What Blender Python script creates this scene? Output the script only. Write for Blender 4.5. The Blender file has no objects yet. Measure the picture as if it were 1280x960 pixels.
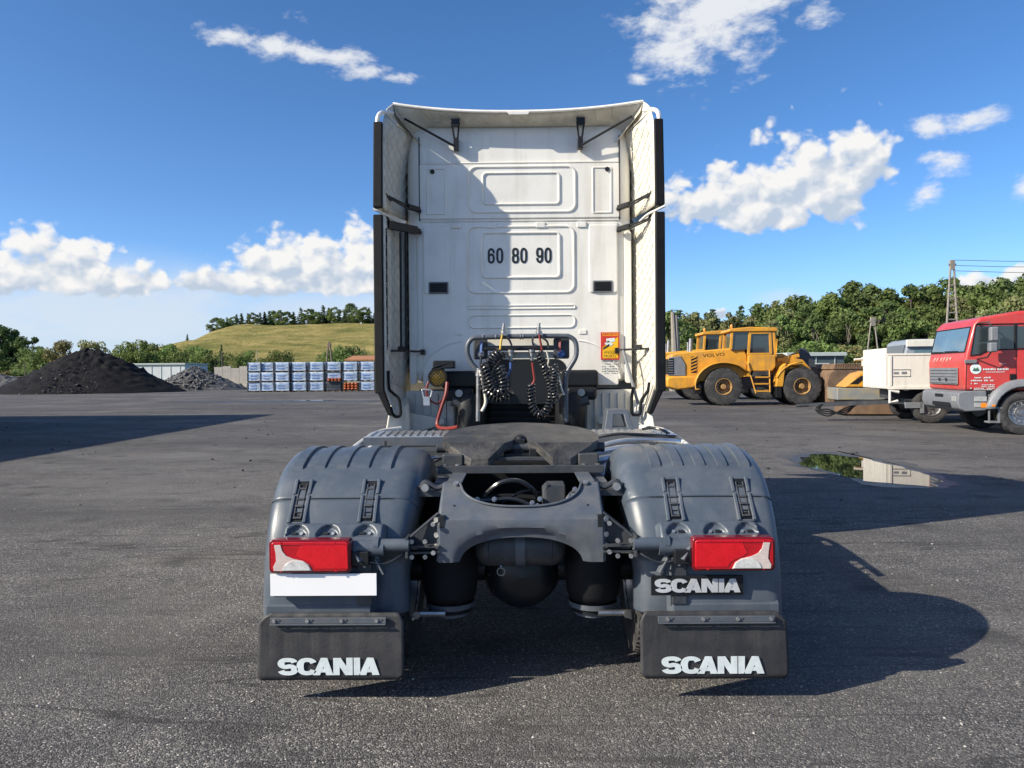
import bpy, bmesh, math, random
import numpy as np
from mathutils import Vector, Matrix, Euler, noise as mnoise
R = math.radians
S = bpy.context.scene
COL = S.collection

# ------------------------------------------------------------------ camera
CAM_H = 1.6
cam_data = bpy.data.cameras.new('camera'); cam = bpy.data.objects.new('camera', cam_data); COL.objects.link(cam)
cam_data.sensor_width = 36.0; cam_data.lens = 27.0; cam_data.clip_end = 6000; cam_data.clip_start = 0.05
CROT = (Matrix.Rotation(R(0.597), 3, 'Z') @ Matrix.Rotation(R(90 - 0.895), 3, 'X') @ Matrix.Rotation(R(-0.45), 3, 'Z'))
cam.matrix_world = Matrix.Translation((0, 0, CAM_H)) @ CROT.to_4x4()
S.camera = cam
def P(u, v, d):                       # a point of the place seen at photo position (u, v), d metres ahead
    r = CROT @ Vector(((u - 640) / 960.0, -(v - 480) / 960.0, -1.0))
    k = d / r.y
    return Vector((r.x * k, d, CAM_H + r.z * k))
def G(u, d): p = P(u, 480, d); return Vector((p.x, d, 0))      # ground point below

# ------------------------------------------------------------------ light and sky
SUN_EL = R(31.0); SUN_DIR = Vector((-0.916, -0.401, 0)).normalized()
S.view_settings.view_transform = 'Standard'; S.view_settings.look = 'None'
S.view_settings.gamma = 1.0; S.view_settings.use_curve_mapping = False
S.view_settings.exposure = 0.86
sun_d = bpy.data.lights.new('sun', 'SUN'); sun = bpy.data.objects.new('sun', sun_d); COL.objects.link(sun)
sun_d.energy = 4.1; sun_d.angle = R(0.53); sun_d.color = (1.0, 0.915, 0.76)
tosun = Vector((SUN_DIR.x * math.cos(SUN_EL), SUN_DIR.y * math.cos(SUN_EL), math.sin(SUN_EL)))
sun.rotation_euler = tosun.to_track_quat('Z', 'Y').to_euler(); sun.location = (-30, -15, 30)

W = bpy.data.worlds.new('World'); S.world = W; W.use_nodes = True
SKY_STRENGTH = 0.115
def build_world():
    nt = W.node_tree; nt.nodes.clear(); N = nt.nodes.new; L = nt.links.new
    def setin(sock, v):
        if hasattr(v, 'is_output') or isinstance(v, bpy.types.NodeSocket): L(v, sock)
        else: sock.default_value = v
    def m(op, a, b=0.0, c=0.0, clamp=False):
        n = N('ShaderNodeMath'); n.operation = op; n.use_clamp = clamp
        for i, x in enumerate((a, b, c)): setin(n.inputs[i], x)
        return n.outputs[0]
    def vm(op, a, b=None, c=None):
        n = N('ShaderNodeVectorMath'); n.operation = op
        for i, x in enumerate((a, b, c)):
            if x is not None: setin(n.inputs[i], x)
        return n.outputs['Value'] if op in ('LENGTH', 'DOT_PRODUCT') else n.outputs[0]
    def sstep(x, lo, hi):
        n = N('ShaderNodeMapRange'); n.interpolation_type = 'SMOOTHSTEP'
        setin(n.inputs[0], x); n.inputs[1].default_value = lo; n.inputs[2].default_value = hi
        return n.outputs[0]
    def mixc(f, a, b):
        n = N('ShaderNodeMix'); n.data_type = 'RGBA'
        setin(n.inputs[0], f); setin(n.inputs[6], a); setin(n.inputs[7], b); return n.outputs[2]
    def noise(vec, sc, det, rough=0.55, dist=0.0):
        n = N('ShaderNodeTexNoise'); n.noise_dimensions = '2D'; setin(n.inputs['Vector'], vec); n.inputs['Scale'].default_value = sc
        n.inputs['Detail'].default_value = det; n.inputs['Roughness'].default_value = rough; n.inputs['Distortion'].default_value = dist
        return n.outputs['Fac']
    sky = N('ShaderNodeTexSky'); sky.sky_type = 'NISHITA'; sky.sun_disc = False
    sky.sun_elevation = SUN_EL; sky.sun_rotation = math.atan2(SUN_DIR.x, SUN_DIR.y)
    sky.altitude = 250; sky.air_density = 0.6; sky.dust_density = 0.75; sky.ozone_density = 2.4
    hs = N('ShaderNodeHueSaturation'); hs.inputs['Saturation'].default_value = 1.2; hs.inputs['Value'].default_value = 1.0
    L(sky.outputs[0], hs.inputs['Color']); skyc = hs.outputs[0]
    tc = N('ShaderNodeTexCoord'); d = tc.outputs['Generated']
    sx = N('ShaderNodeSeparateXYZ'); L(d, sx.inputs[0])
    az = m('ARCTAN2', sx.outputs[0], sx.outputs[1]); el = m('ARCSINE', sx.outputs[2])
    cv = N('ShaderNodeCombineXYZ'); L(az, cv.inputs[0]); L(el, cv.inputs[1]); v0 = cv.outputs[0]
    def warp(sc, amp):
        w1 = N('ShaderNodeTexNoise'); w1.noise_dimensions = '2D'; L(v0, w1.inputs['Vector']); w1.inputs['Scale'].default_value = sc; w1.inputs['Detail'].default_value = 2
        return vm('MULTIPLY_ADD', vm('SUBTRACT', w1.outputs['Color'], (0.5, 0.5, 0.5)), amp, v0)
    def ell(vec, u, vv, ru, rv):
        r = CROT @ Vector(((u - 640) / 960.0, -(vv - 480) / 960.0, -1.0)); r.normalize()
        a = math.atan2(r.x, r.y); e = math.asin(r.z); ia = 960.0 * (1 + ((u - 650) / 960) ** 2) / ru; ie = 960.0 / rv
        return vm('MULTIPLY_ADD', vec, (ia, ie, 0), (-a * ia, -e * ie, 0))
    # heaped clouds: (u, v of the widest line, half width, height above it, depth below it)
    cumulus = [(930,270,125,62,20),(985,262,85,92,26),(1040,240,62,86,44),(1078,212,48,62,40),(868,270,62,46,17),(905,262,50,62,22),
               (55,350,130,58,16),(102,344,56,52,16),(150,358,66,34,13),(5,350,70,58,16),
               (385,356,125,72,16),(432,350,66,72,18),(300,362,58,32,11),(252,356,34,26,10),(335,346,50,46,12),(475,354,70,66,18),(560,360,90,60,16),(640,365,80,40,14),
               (1235,368,40,30,12),(1282,364,48,36,12),(900,392,20,10,6),(1350,360,60,40,14)]
    v = warp(16, (0.026, 0.018, 0)); g = None; h = None
    for (u, vb, ru, up, dn) in cumulus:
        q = ell(v, u, vb, ru, up); sp = N('ShaderNodeSeparateXYZ'); L(q, sp.inputs[0])
        yy = m('MAXIMUM', sp.outputs[1], m('MULTIPLY', sp.outputs[1], -up / dn))
        r2 = m('MULTIPLY_ADD', sp.outputs[0], sp.outputs[0], m('MULTIPLY', yy, yy)); gi = m('SUBTRACT', 1.0, m('SQRT', r2))
        if g is None: g, h = gi, sp.outputs[1]
        else:
            sel = m('GREATER_THAN', gi, g); h = m('MULTIPLY_ADD', m('SUBTRACT', sp.outputs[1], h), sel, h); g = m('MAXIMUM', g, gi)
    # the same kind of scattered cumulus goes on round the rest of the sky
    gen = sstep(noise(vm('MULTIPLY', v0, (1.0, 1.9, 1.0)), 3.1, 2), 0.56, 0.78)
    side = m('MAXIMUM', sstep(m('ABSOLUTE', az), 0.66, 0.85), sstep(el, 0.50, 0.66))
    gen = m('MULTIPLY', m('MULTIPLY', gen, side), sstep(el, 0.02, 0.12))
    g = m('MAXIMUM', m('MAXIMUM', g, -0.75), m('MULTIPLY_ADD', gen, 1.35, -0.75))
    def billow(vec, sc):
        n = N('ShaderNodeTexVoronoi'); n.voronoi_dimensions = '2D'; n.feature = 'F1'; n.inputs['Scale'].default_value = sc; n.inputs['Detail'].default_value = 2.0
        n.inputs['Roughness'].default_value = .5; L(vec, n.inputs['Vector']); return m('SUBTRACT', 1.0, n.outputs['Distance'])
    st = vm('MULTIPLY', warp(40, (0.012, 0.010, 0)), (1.0, 1.25, 1.0))
    b1 = billow(st, 25); b2 = billow(vm('ADD', st, (-0.008, 0.013, 0)), 25); n1 = noise(st, 26, 7, .6)
    dens = m('ADD', g, m('ADD', m('MULTIPLY', m('SUBTRACT', b1, 0.26), 0.62), m('MULTIPLY', m('SUBTRACT', n1, 0.5), 0.8)))
    alpha = m('MULTIPLY', sstep(dens, 0.04, 0.40), 0.97)
    lit = m('ADD', m('MULTIPLY', m('SUBTRACT', b1, b2), 1.3), m('ADD', m('MULTIPLY_ADD', h, 1.0, 0.36), m('MULTIPLY', m('SUBTRACT', n1, .5), .55)))
    lit = m('MINIMUM', m('MAXIMUM', lit, 0.0), 1.0)
    k = 0.53 / SKY_STRENGTH
    ccol = mixc(lit, (0.55 * k, 0.64 * k, 0.77 * k, 1), (1.0 * k, 0.985 * k, 0.96 * k, 1))
    # thin fibrous clouds and low haze banks: (u, v, half width, half height, opacity)
    wisps = [(875,30,92,58,.88),(832,64,52,30,.8),(915,0,100,44,.9),(1018,15,34,15,.6),(290,46,44,13,.75),(345,60,62,14,.85),(405,72,56,12,.8),(455,92,46,10,.75),(495,99,34,8,.65),(372,17,20,6,.35),
             (1225,146,46,13,.85),(1160,160,30,14,.8),(1183,201,40,15,.75),(1162,246,22,13,.8),(1278,234,20,16,.8),(800,97,18,9,.75)]
    haze = [(150,388,330,80,.75),(420,396,260,60,.65),(20,395,200,70,.65),(240,368,130,50,.55),(1130,440,300,60,.25),(980,375,60,14,.4)]
    vw = warp(9, (0.03, 0.016, 0)); w = None
    for (u, vv, ru, rv, op) in wisps:
        gi = m('MULTIPLY_ADD', vm('LENGTH', ell(vw, u, vv, ru * 1.2, rv * 1.2)), -op, op); w = gi if w is None else m('MAXIMUM', w, gi)
    mpw = N('ShaderNodeMapping'); mpw.inputs['Scale'].default_value = (1, 2.0, 1); mpw.inputs['Rotation'].default_value = (0, 0, R(18)); L(vw, mpw.inputs['Vector'])
    wn = noise(mpw.outputs[0], 22, 6, .62)
    wd = sstep(m('MULTIPLY_ADD', m('SUBTRACT', wn, .5), 1.7, w), 0.04, 0.80)
    hz = None
    for (u, vv, ru, rv, op) in haze:
        gi = m('MULTIPLY', sstep(m('SUBTRACT', 1.0, vm('LENGTH', ell(vw, u, vv, ru, rv))), 0.0, 0.9), op); hz = gi if hz is None else m('MAXIMUM', hz, gi)
    hz = m('MULTIPLY', hz, m('MULTIPLY_ADD', wn, 1.0, .65))
    band = N('ShaderNodeMapRange'); band.interpolation_type = 'SMOOTHSTEP'; L(el, band.inputs[0]); band.inputs[1].default_value = 0.15; band.inputs[2].default_value = -0.01; band.inputs[3].default_value = 0.0; band.inputs[4].default_value = 0.62
    skyc = mixc(band.outputs[0], skyc, (0.44 * k, 0.60 * k, 0.82 * k, 1))
    wcol = (0.90 * k, 0.92 * k, 0.95 * k, 1)
    out = mixc(m('MINIMUM', hz, .8), skyc, (0.74 * k, 0.82 * k, 0.92 * k, 1)); out = mixc(m('MULTIPLY', wd, .92), out, wcol); out = mixc(alpha, out, ccol)
    bg = N('ShaderNodeBackground'); bg.inputs[1].default_value = SKY_STRENGTH; L(out, bg.inputs[0])
    wo = N('ShaderNodeOutputWorld'); L(bg.outputs[0], wo.inputs[0])
    W.cycles.sampling_method = 'MANUAL'; W.cycles.sample_map_resolution = 512
build_world()
S.cycles.max_bounces = 8; S.cycles.diffuse_bounces = 3; S.cycles.glossy_bounces = 3; S.cycles.transmission_bounces = 4; S.cycles.transparent_max_bounces = 6
S.cycles.caustics_reflective = False; S.cycles.caustics_refractive = False

# ------------------------------------------------------------------ materials
MATS = {}
def mat(name, col, rough=0.5, metal=0.0, var=0.12, vs=6.0, bump=0.0, bs=80.0, coat=0.0, dirt=None, spec=0.5, trans=0.0, emit=None, rand=0.0, streak=None):
    m_ = bpy.data.materials.new(name); m_.use_nodes = True; nt = m_.node_tree; N = nt.nodes.new; L = nt.links.new
    b = nt.nodes['Principled BSDF']
    tc = N('ShaderNodeTexCoord'); vec = tc.outputs['Object']
    if rand:
        oi = N('ShaderNodeObjectInfo'); ml = N('ShaderNodeMath'); ml.operation = 'MULTIPLY'; ml.inputs[1].default_value = rand; L(oi.outputs['Random'], ml.inputs[0])
        va = N('ShaderNodeVectorMath'); va.operation = 'ADD'; L(vec, va.inputs[0]); L(ml.outputs[0], va.inputs[1]); vec = va.outputs[0]
    n = N('ShaderNodeTexNoise'); n.inputs['Scale'].default_value = vs; n.inputs['Detail'].default_value = 5; n.inputs['Roughness'].default_value = .6
    L(vec, n.inputs['Vector'])
    mr = N('ShaderNodeMapRange'); mr.inputs[1].default_value = .3; mr.inputs[2].default_value = .7; L(n.outputs['Fac'], mr.inputs[0])
    mx = N('ShaderNodeMix'); mx.data_type = 'RGBA'; L(mr.outputs[0], mx.inputs[0])
    mx.inputs[6].default_value = tuple(max(0, c * (1 - var)) for c in col) + (1,); mx.inputs[7].default_value = tuple(min(1, c * (1 + var)) for c in col) + (1,)
    c_out = mx.outputs[2]
    if dirt:
        dc, amt, ds = dirt
        n2 = N('ShaderNodeTexNoise'); n2.inputs['Scale'].default_value = ds; n2.inputs['Detail'].default_value = 7; n2.inputs['Roughness'].default_value = .65
        L(vec, n2.inputs['Vector'])
        r2 = N('ShaderNodeMapRange'); r2.inputs[1].default_value = .45; r2.inputs[2].default_value = .75; r2.inputs[4].default_value = amt; L(n2.outputs['Fac'], r2.inputs[0])
        m2 = N('ShaderNodeMix'); m2.data_type = 'RGBA'; L(r2.outputs[0], m2.inputs[0]); L(c_out, m2.inputs[6]); m2.inputs[7].default_value = tuple(dc) + (1,)
        c_out = m2.outputs[2]
    if streak:
        sc_, amt_, scol = streak
        mp_ = N('ShaderNodeMapping'); mp_.inputs['Scale'].default_value = (sc_, sc_, sc_ * .09); L(vec, mp_.inputs['Vector'])
        n5 = N('ShaderNodeTexNoise'); n5.inputs['Scale'].default_value = 1.0; n5.inputs['Detail'].default_value = 6; n5.inputs['Roughness'].default_value = .62; L(mp_.outputs[0], n5.inputs['Vector'])
        r5 = N('ShaderNodeMapRange'); r5.inputs[1].default_value = .50; r5.inputs[2].default_value = .74; r5.inputs[4].default_value = amt_; L(n5.outputs['Fac'], r5.inputs[0])
        m5 = N('ShaderNodeMix'); m5.data_type = 'RGBA'; L(r5.outputs[0], m5.inputs[0]); L(c_out, m5.inputs[6]); m5.inputs[7].default_value = tuple(scol) + (1,)
        c_out = m5.outputs[2]
    L(c_out, b.inputs['Base Color'])
    rr = N('ShaderNodeMapRange'); rr.inputs[1].default_value = .25; rr.inputs[2].default_value = .75
    rr.inputs[3].default_value = max(.02, rough * .8); rr.inputs[4].default_value = min(1, rough * 1.2); L(n.outputs['Fac'], rr.inputs[0]); L(rr.outputs[0], b.inputs['Roughness'])
    b.inputs['Metallic'].default_value = metal; b.inputs['Coat Weight'].default_value = coat; b.inputs['Coat Roughness'].default_value = .08
    b.inputs['Specular IOR Level'].default_value = spec; b.inputs['Transmission Weight'].default_value = trans
    if bump:
        n3 = N('ShaderNodeTexNoise'); n3.inputs['Scale'].default_value = bs; n3.inputs['Detail'].default_value = 3; L(tc.outputs['Object'], n3.inputs['Vector'])
        bp = N('ShaderNodeBump'); bp.inputs['Strength'].default_value = bump; bp.inputs['Distance'].default_value = .01; L(n3.outputs['Fac'], bp.inputs['Height']); L(bp.outputs[0], b.inputs['Normal'])
    MATS[name] = m_; return m_
dust = (.24, .23, .21)
M_white = mat('white_paint', (.77, .755, .70), .36, var=.03, vs=2, coat=.2, bump=.02, bs=5, dirt=((.50, .46, .38), .30, 3.2), streak=(9, .38, (.46, .42, .34)))
M_cream = mat('cream_paint', (.68, .645, .55), .45, var=.06, vs=3, dirt=((.40, .35, .26), .5, 4), streak=(11, .45, (.36, .31, .22)))
M_dirtywhite = mat('dirty_white_paint', (.66, .64, .57), .5, var=.08, vs=4, dirt=((.22, .20, .16), .5, 4))
M_guard = mat('grey_plastic', (.066, .084, .108), .36, var=.14, vs=4, bump=.10, bs=420, dirt=((.18, .185, .19), .38, 4.5), streak=(16, .26, (.17, .175, .18)))
M_frame = mat('grey_chassis_paint', (.078, .093, .116), .38, var=.14, vs=6, bump=.06, bs=200, dirt=((.19, .18, .16), .42, 7), streak=(14, .30, (.16, .15, .13)))
M_frame_dk = mat('dark_chassis_paint', (.036, .041, .049), .5, var=.15, vs=7, bump=.08, bs=160, dirt=((.15, .14, .12), .35, 8))
M_black = mat('black_plastic', (.012, .013, .015), .45, var=.2, vs=12, bump=.05, bs=200, spec=.3)
M_rubber = mat('black_rubber', (.010, .0105, .012), .62, var=.2, vs=9, bump=.1, bs=240, dirt=((.035, .035, .036), .20, 7), spec=.18)
M_flap = mat('mudflap_rubber', (.027, .027, .030), .60, var=.18, vs=14, bump=.12, bs=90, dirt=((.085, .083, .08), .35, 5), streak=(22, .45, (.085, .083, .078)))
M_tyre = mat('tyre_rubber', (.030, .030, .031), .8, var=.2, vs=8, bump=.15, bs=120, dirt=((.14, .13, .12), .5, 4))
M_steel = mat('bare_steel', (.36, .36, .36), .4, metal=.9, var=.2, vs=12, dirt=((.18, .15, .12), .4, 14))
M_alu = mat('aluminium', (.62, .63, .64), .36, metal=.85, var=.1, vs=10, dirt=((.34, .32, .28), .35, 9))
M_bolt = mat('zinc_bolt', (.48, .48, .47), .38, metal=.8, var=.2, vs=30)
M_grease = mat('greasy_plate', (.060, .060, .062), .42, metal=.35, var=.40, vs=8, bump=.45, bs=50, dirt=((.20, .18, .145), .55, 9))
M_red = mat('red_lens', (.46, .003, .010), .28, var=.12, vs=16, coat=.6, spec=.6)
M_redbright = mat('bright_red_lens', (.62, .005, .014), .28, var=.1, vs=18, coat=.6)
M_reddark = mat('dark_red_lens', (.16, .003, .008), .2, var=.12, vs=18, coat=.5)
M_lensclear = mat('clear_lens', (.62, .52, .48), .15, var=.12, vs=30, coat=.6)
M_lensref = mat('lens_reflector', (.60, .60, .58), .18, var=.2, vs=60, coat=.6)
def flute(m_, s1, s2):                # moulded optics of lamp lenses
    nt = m_.node_tree; N = nt.nodes.new; L = nt.links.new; tc = N('ShaderNodeTexCoord'); hs_ = []
    for ax_, sc_ in (('X', s1), ('Z', s2)):
        w_ = N('ShaderNodeTexWave'); w_.bands_direction = ax_; w_.inputs['Scale'].default_value = sc_; w_.inputs['Distortion'].default_value = 0; L(tc.outputs['Object'], w_.inputs['Vector']); hs_.append(w_.outputs['Fac'])
    ad = N('ShaderNodeMath'); ad.operation = 'ADD'; L(hs_[0], ad.inputs[0]); L(hs_[1], ad.inputs[1])
    bp = N('ShaderNodeBump'); bp.inputs['Strength'].default_value = .14; bp.inputs['Distance'].default_value = .002; L(ad.outputs[0], bp.inputs['Height']); L(bp.outputs[0], nt.nodes['Principled BSDF'].inputs['Normal'])
flute(M_red, 36, 26); flute(M_redbright, 30, 40); flute(M_lensclear, 60, 22); flute(M_lensref, 55, 55)
M_letter = mat('white_print', (.66, .73, .73), .5, var=.05, vs=20, dirt=((.42, .45, .45), .45, 26))
M_plate = mat('plate_white', (.88, .88, .88), .4, var=.01)
M_ink = mat('black_print', (.012, .014, .016), .4, var=.1)
M_yellowsign = mat('yellow_print', (.80, .46, .01), .4, var=.05)
M_redsign = mat('red_print', (.50, .035, .02), .4, var=.05)
M_hose = mat('black_hose', (.020, .022, .026), .26, var=.1, vs=20, coat=.3)
M_bluehose = mat('blue_hose', (.03, .085, .26), .4)
M_redhose = mat('red_cable', (.20, .022, .018), .45)
M_yelhose = mat('yellow_hose', (.62, .40, .05), .4)
M_amber = mat('yellow_lamp_glass', (.72, .42, .02), .2, coat=.4)
M_loader = mat('yellow_machine_paint', (.64, .30, .022), .46, var=.14, vs=2.2, dirt=((.26, .17, .08), .6, 2.0), streak=(5, .45, (.24, .16, .08)))
M_glass = mat('dark_window_glass', (.030, .042, .046), .06, var=.2, vs=1.5, spec=.8, coat=.4)
M_glassblue = mat('blue_tinted_window_glass', (.10, .17, .21), .06, var=.2, vs=1.3, spec=.9, coat=.5)
M_rimrust = mat('rusty_rim', (.34, .20, .075), .6, var=.3, vs=6, dirt=((.12, .08, .05), .6, 6))
M_rust = mat('rusty_steel', (.17, .105, .062), .75, var=.35, vs=3, bump=.2, bs=30, dirt=((.075, .055, .045), .6, 2.5))
M_redcab = mat('red_truck_paint', (.52, .040, .036), .36, var=.06, vs=2, coat=.3, dirt=((.34, .16, .13), .35, 3), streak=(6, .35, (.28, .12, .10)))
M_greybump = mat('grey_bumper', (.17, .182, .20), .55, var=.1, vs=4, dirt=((.13, .12, .11), .4, 5))
M_chrome = mat('lamp_glass', (.70, .70, .68), .12, metal=.6, var=.15, vs=20)
M_orange = mat('orange_lens', (.75, .24, .02), .2)
M_greycab = mat('grey_blue_cab_paint', (.24, .27, .31), .4, var=.1, vs=3)
M_concrete = mat('pole_concrete', (.24, .215, .185), .85, var=.2, vs=4, bump=.2, bs=30)
M_wood = mat('weathered_wood', (.17, .13, .10), .85, var=.3, vs=6, bump=.3, bs=40)
M_shed = mat('dark_green_cladding', (.060, .085, .095), .6, var=.12, vs=1.5)
M_shedroof = mat('pale_roof_edge', (.42, .46, .44), .6, var=.1)
M_wall = mat('concrete_panel', (.40, .375, .33), .85, var=.15, vs=.8, bump=.2, bs=10, dirt=((.22, .20, .17), .5, .7))
M_tarp = mat('white_hall_cladding', (.56, .58, .60), .6, var=.1, vs=.6)
M_wire = mat('overhead_wire', (.05, .05, .055), .5)
M_film = mat('blue_white_film', (.32, .41, .54), .30, var=.45, vs=3.0, bump=.7, bs=9, dirt=((.60, .64, .68), .90, 2.6), spec=.6, rand=40)
M_filmdark = mat('dark_film', (.040, .045, .055), .35, var=.3, vs=5, bump=.3, bs=12)
M_filmorange = mat('orange_film', (.42, .12, .05), .4, var=.25, vs=5, bump=.4, bs=10)
M_palletwood = mat('pallet_wood', (.13, .105, .08), .85, var=.3, vs=9)
M_filmprint = mat('blue_print', (.09, .18, .42), .4, var=.3, vs=6)

def leafmat(name, c1, c2, c3):
    m_ = bpy.data.materials.new(name); m_.use_nodes = True; nt = m_.node_tree; N = nt.nodes.new; L = nt.links.new
    b = nt.nodes['Principled BSDF']; tc = N('ShaderNodeTexCoord'); oi = N('ShaderNodeObjectInfo')
    n = N('ShaderNodeTexNoise'); n.inputs['Scale'].default_value = .9; n.inputs['Detail'].default_value = 6; n.inputs['Roughness'].default_value = .75
    L(tc.outputs['Object'], n.inputs['Vector'])
    cr = N('ShaderNodeValToRGB'); e = cr.color_ramp.elements
    e[0].position = .32; e[0].color = c1 + (1,); e[1].position = .7; e[1].color = c3 + (1,)
    x = e.new(.5); x.color = c2 + (1,); L(n.outputs['Fac'], cr.inputs[0])
    hs = N('ShaderNodeHueSaturation'); mr = N('ShaderNodeMapRange'); mr.inputs[3].default_value = 1.15; mr.inputs[4].default_value = 1.9
    L(oi.outputs['Random'], mr.inputs[0]); L(mr.outputs[0], hs.inputs['Value'])
    mh = N('ShaderNodeMapRange'); mh.inputs[3].default_value = .480; mh.inputs[4].default_value = .515
    L(oi.outputs['Random'], mh.inputs[0]); L(mh.outputs[0], hs.inputs['Hue']); L(cr.outputs[0], hs.inputs['Color'])
    L(hs.outputs[0], b.inputs['Base Color']); b.inputs['Roughness'].default_value = .65; b.inputs['Specular IOR Level'].default_value = .25
    hs.inputs['Saturation'].default_value = .95
    tr = N('ShaderNodeBsdfTranslucent'); L(hs.outputs[0], tr.inputs[0]); ad = N('ShaderNodeMixShader'); ad.inputs[0].default_value = .34
    L(b.outputs[0], ad.inputs[1]); L(tr.outputs[0], ad.inputs[2]); L(ad.outputs[0], nt.nodes['Material Output'].inputs[0])
    return m_
M_leaf_dark = leafmat('dark_leaves', (.040, .066, .020), (.066, .100, .028), (.096, .130, .042))
M_leaf_mid = leafmat('mid_green_leaves', (.058, .088, .022), (.090, .125, .032), (.130, .160, .050))
M_leaf_pale = leafmat('pale_willow_leaves', (.095, .112, .040), (.140, .155, .060), (.190, .195, .085))
M_leaf_olive = leafmat('olive_leaves', (.110, .110, .038), (.155, .148, .055), (.205, .185, .075))
M_leaf_bright = leafmat('bright_shrub_leaves', (.075, .115, .026), (.105, .155, .038), (.150, .195, .060))
M_needle = leafmat('conifer_needles', (.034, .056, .024), (.054, .082, .032), (.080, .108, .042))
M_bark = mat('bark', (.10, .085, .07), .9, var=.3, vs=5, bump=.4, bs=20)
M_birch = mat('pale_bark', (.36, .33, .29), .85, var=.25, vs=5)
# ------------------------------------------------------------------ mesh library
OFF = Vector((0, 0, 0))
class MB:
    def __init__(s): s.v = []; s.f = []; s.sm = []
    def add(s, vs, fs, smooth=False):
        o = len(s.v); s.v += [tuple(p) for p in vs]
        for f in fs: s.f.append([i + o for i in f]); s.sm.append(smooth)
        return s
    def box(s, x0, x1, y0, y1, z0, z1, M=None):
        vs = [Vector((x, y, z)) for z in (z0, z1) for y in (y0, y1) for x in (x0, x1)]
        if M is not None: vs = [M @ p for p in vs]
        return s.add(vs, [(0, 2, 3, 1), (4, 5, 7, 6), (0, 1, 5, 4), (2, 6, 7, 3), (0, 4, 6, 2), (1, 3, 7, 5)])
    def hexa(s, lo, hi):              # two quads
        n = len(lo); vs = list(lo) + list(hi)
        fs = [list(range(n))[::-1], [n + i for i in range(n)]] + [(i, (i + 1) % n, n + (i + 1) % n, n + i) for i in range(n)]
        return s.add(vs, fs)
    def prism(s, poly, fn0, fn1):     # fn maps (a, b) to a point; two ends
        return s.hexa([fn0(a, b) for a, b in poly], [fn1(a, b) for a, b in poly])
    def ring(s, outer, inner, fn0, fn1):
        n = len(outer); vs = [fn0(*p) for p in outer] + [fn0(*p) for p in inner] + [fn1(*p) for p in outer] + [fn1(*p) for p in inner]
        fs = []
        for i in range(n):
            j = (i + 1) % n
            fs += [(i, n + i, n + j, j), (2 * n + i, 2 * n + j, 3 * n + j, 3 * n + i), (i, j, 2 * n + j, 2 * n + i), (n + i, 3 * n + i, 3 * n + j, n + j)]
        return s.add(vs, fs)
    def grid(s, rows, smooth=True, closed=False):
        n = len(rows[0]); vs = [p for r in rows for p in r]; fs = []
        for i in range(len(rows) - 1):
            for j in range(n if closed else n - 1):
                k = (j + 1) % n; fs.append((i * n + j, i * n + k, (i + 1) * n + k, (i + 1) * n + j))
        return s.add(vs, fs, smooth)
    def tube(s, pts, r, seg=8, caps=True, closed=False):
        pts = [Vector(p) for p in pts]; n = len(pts)
        rs = r if isinstance(r, (list, tuple)) else [r] * n
        T = []
        for i in range(n):
            a = pts[(i - 1) % n] if (closed or i > 0) else pts[i]; b = pts[(i + 1) % n] if (closed or i < n - 1) else pts[i]
            t = b - a; T.append(t.normalized() if t.length > 1e-9 else Vector((0, 0, 1)))
        up = Vector((0, 0, 1)) if abs(T[0].z) < .9 else Vector((1, 0, 0))
        nrm = (up - T[0] * up.dot(T[0])).normalized(); rows = []
        for i in range(n):
            nrm = (nrm - T[i] * nrm.dot(T[i]))
            nrm = nrm.normalized() if nrm.length > 1e-6 else T[i].orthogonal().normalized()
            bi = T[i].cross(nrm)
            rows.append([pts[i] + (nrm * math.cos(2 * math.pi * k / seg) + bi * math.sin(2 * math.pi * k / seg)) * rs[i] for k in range(seg)])
        if closed: rows.append(rows[0])
        s.grid(rows, True, True)
        if caps and not closed:
            s.add(rows[0], [list(range(seg))[::-1]]); s.add(rows[-1], [list(range(seg))])
        return s
    def rod(s, a, b, r, seg=8): return s.tube([a, b], r, seg)
    def bar(s, a, b, w, h, up=(0, 0, 1)):
        a = Vector(a); b = Vector(b); t = (b - a).normalized(); u = Vector(up)
        sd = t.cross(u)
        if sd.length < 1e-4: sd = t.cross(Vector((1, 0, 0)))
        sd.normalize(); u = sd.cross(t)
        q = [(-w / 2, -h / 2), (w / 2, -h / 2), (w / 2, h / 2), (-w / 2, h / 2)]
        return s.hexa([a + sd * x + u * y for x, y in q], [b + sd * x + u * y for x, y in q])
    def lathe(s, prof, c, ax, seg=24, closed=False):
        c = Vector(c); ax = Vector(ax).normalized(); e1 = ax.orthogonal().normalized(); e2 = ax.cross(e1)
        rows = [[c + ax * h + (e1 * math.cos(2 * math.pi * k / seg) + e2 * math.sin(2 * math.pi * k / seg)) * r for k in range(seg)] for r, h in prof]
        if closed: rows.append(rows[0])
        return s.grid(rows, True, True)
    def disc(s, c, ax, r, t, seg=16):
        return s.lathe([(0.0005, 0), (r, 0), (r, t), (0.0005, t)], c, ax, seg)
    def ball(s, c, rx, ry, rz, nu=14, nv=9):
        c = Vector(c); rows = []
        for i in range(nv + 1):
            a = -math.pi / 2 + math.pi * i / nv
            rows.append([c + Vector((rx * math.cos(a) * math.cos(2 * math.pi * k / nu), ry * math.cos(a) * math.sin(2 * math.pi * k / nu), rz * math.sin(a))) for k in range(nu)])
        return s.grid(rows, True, True)
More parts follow.
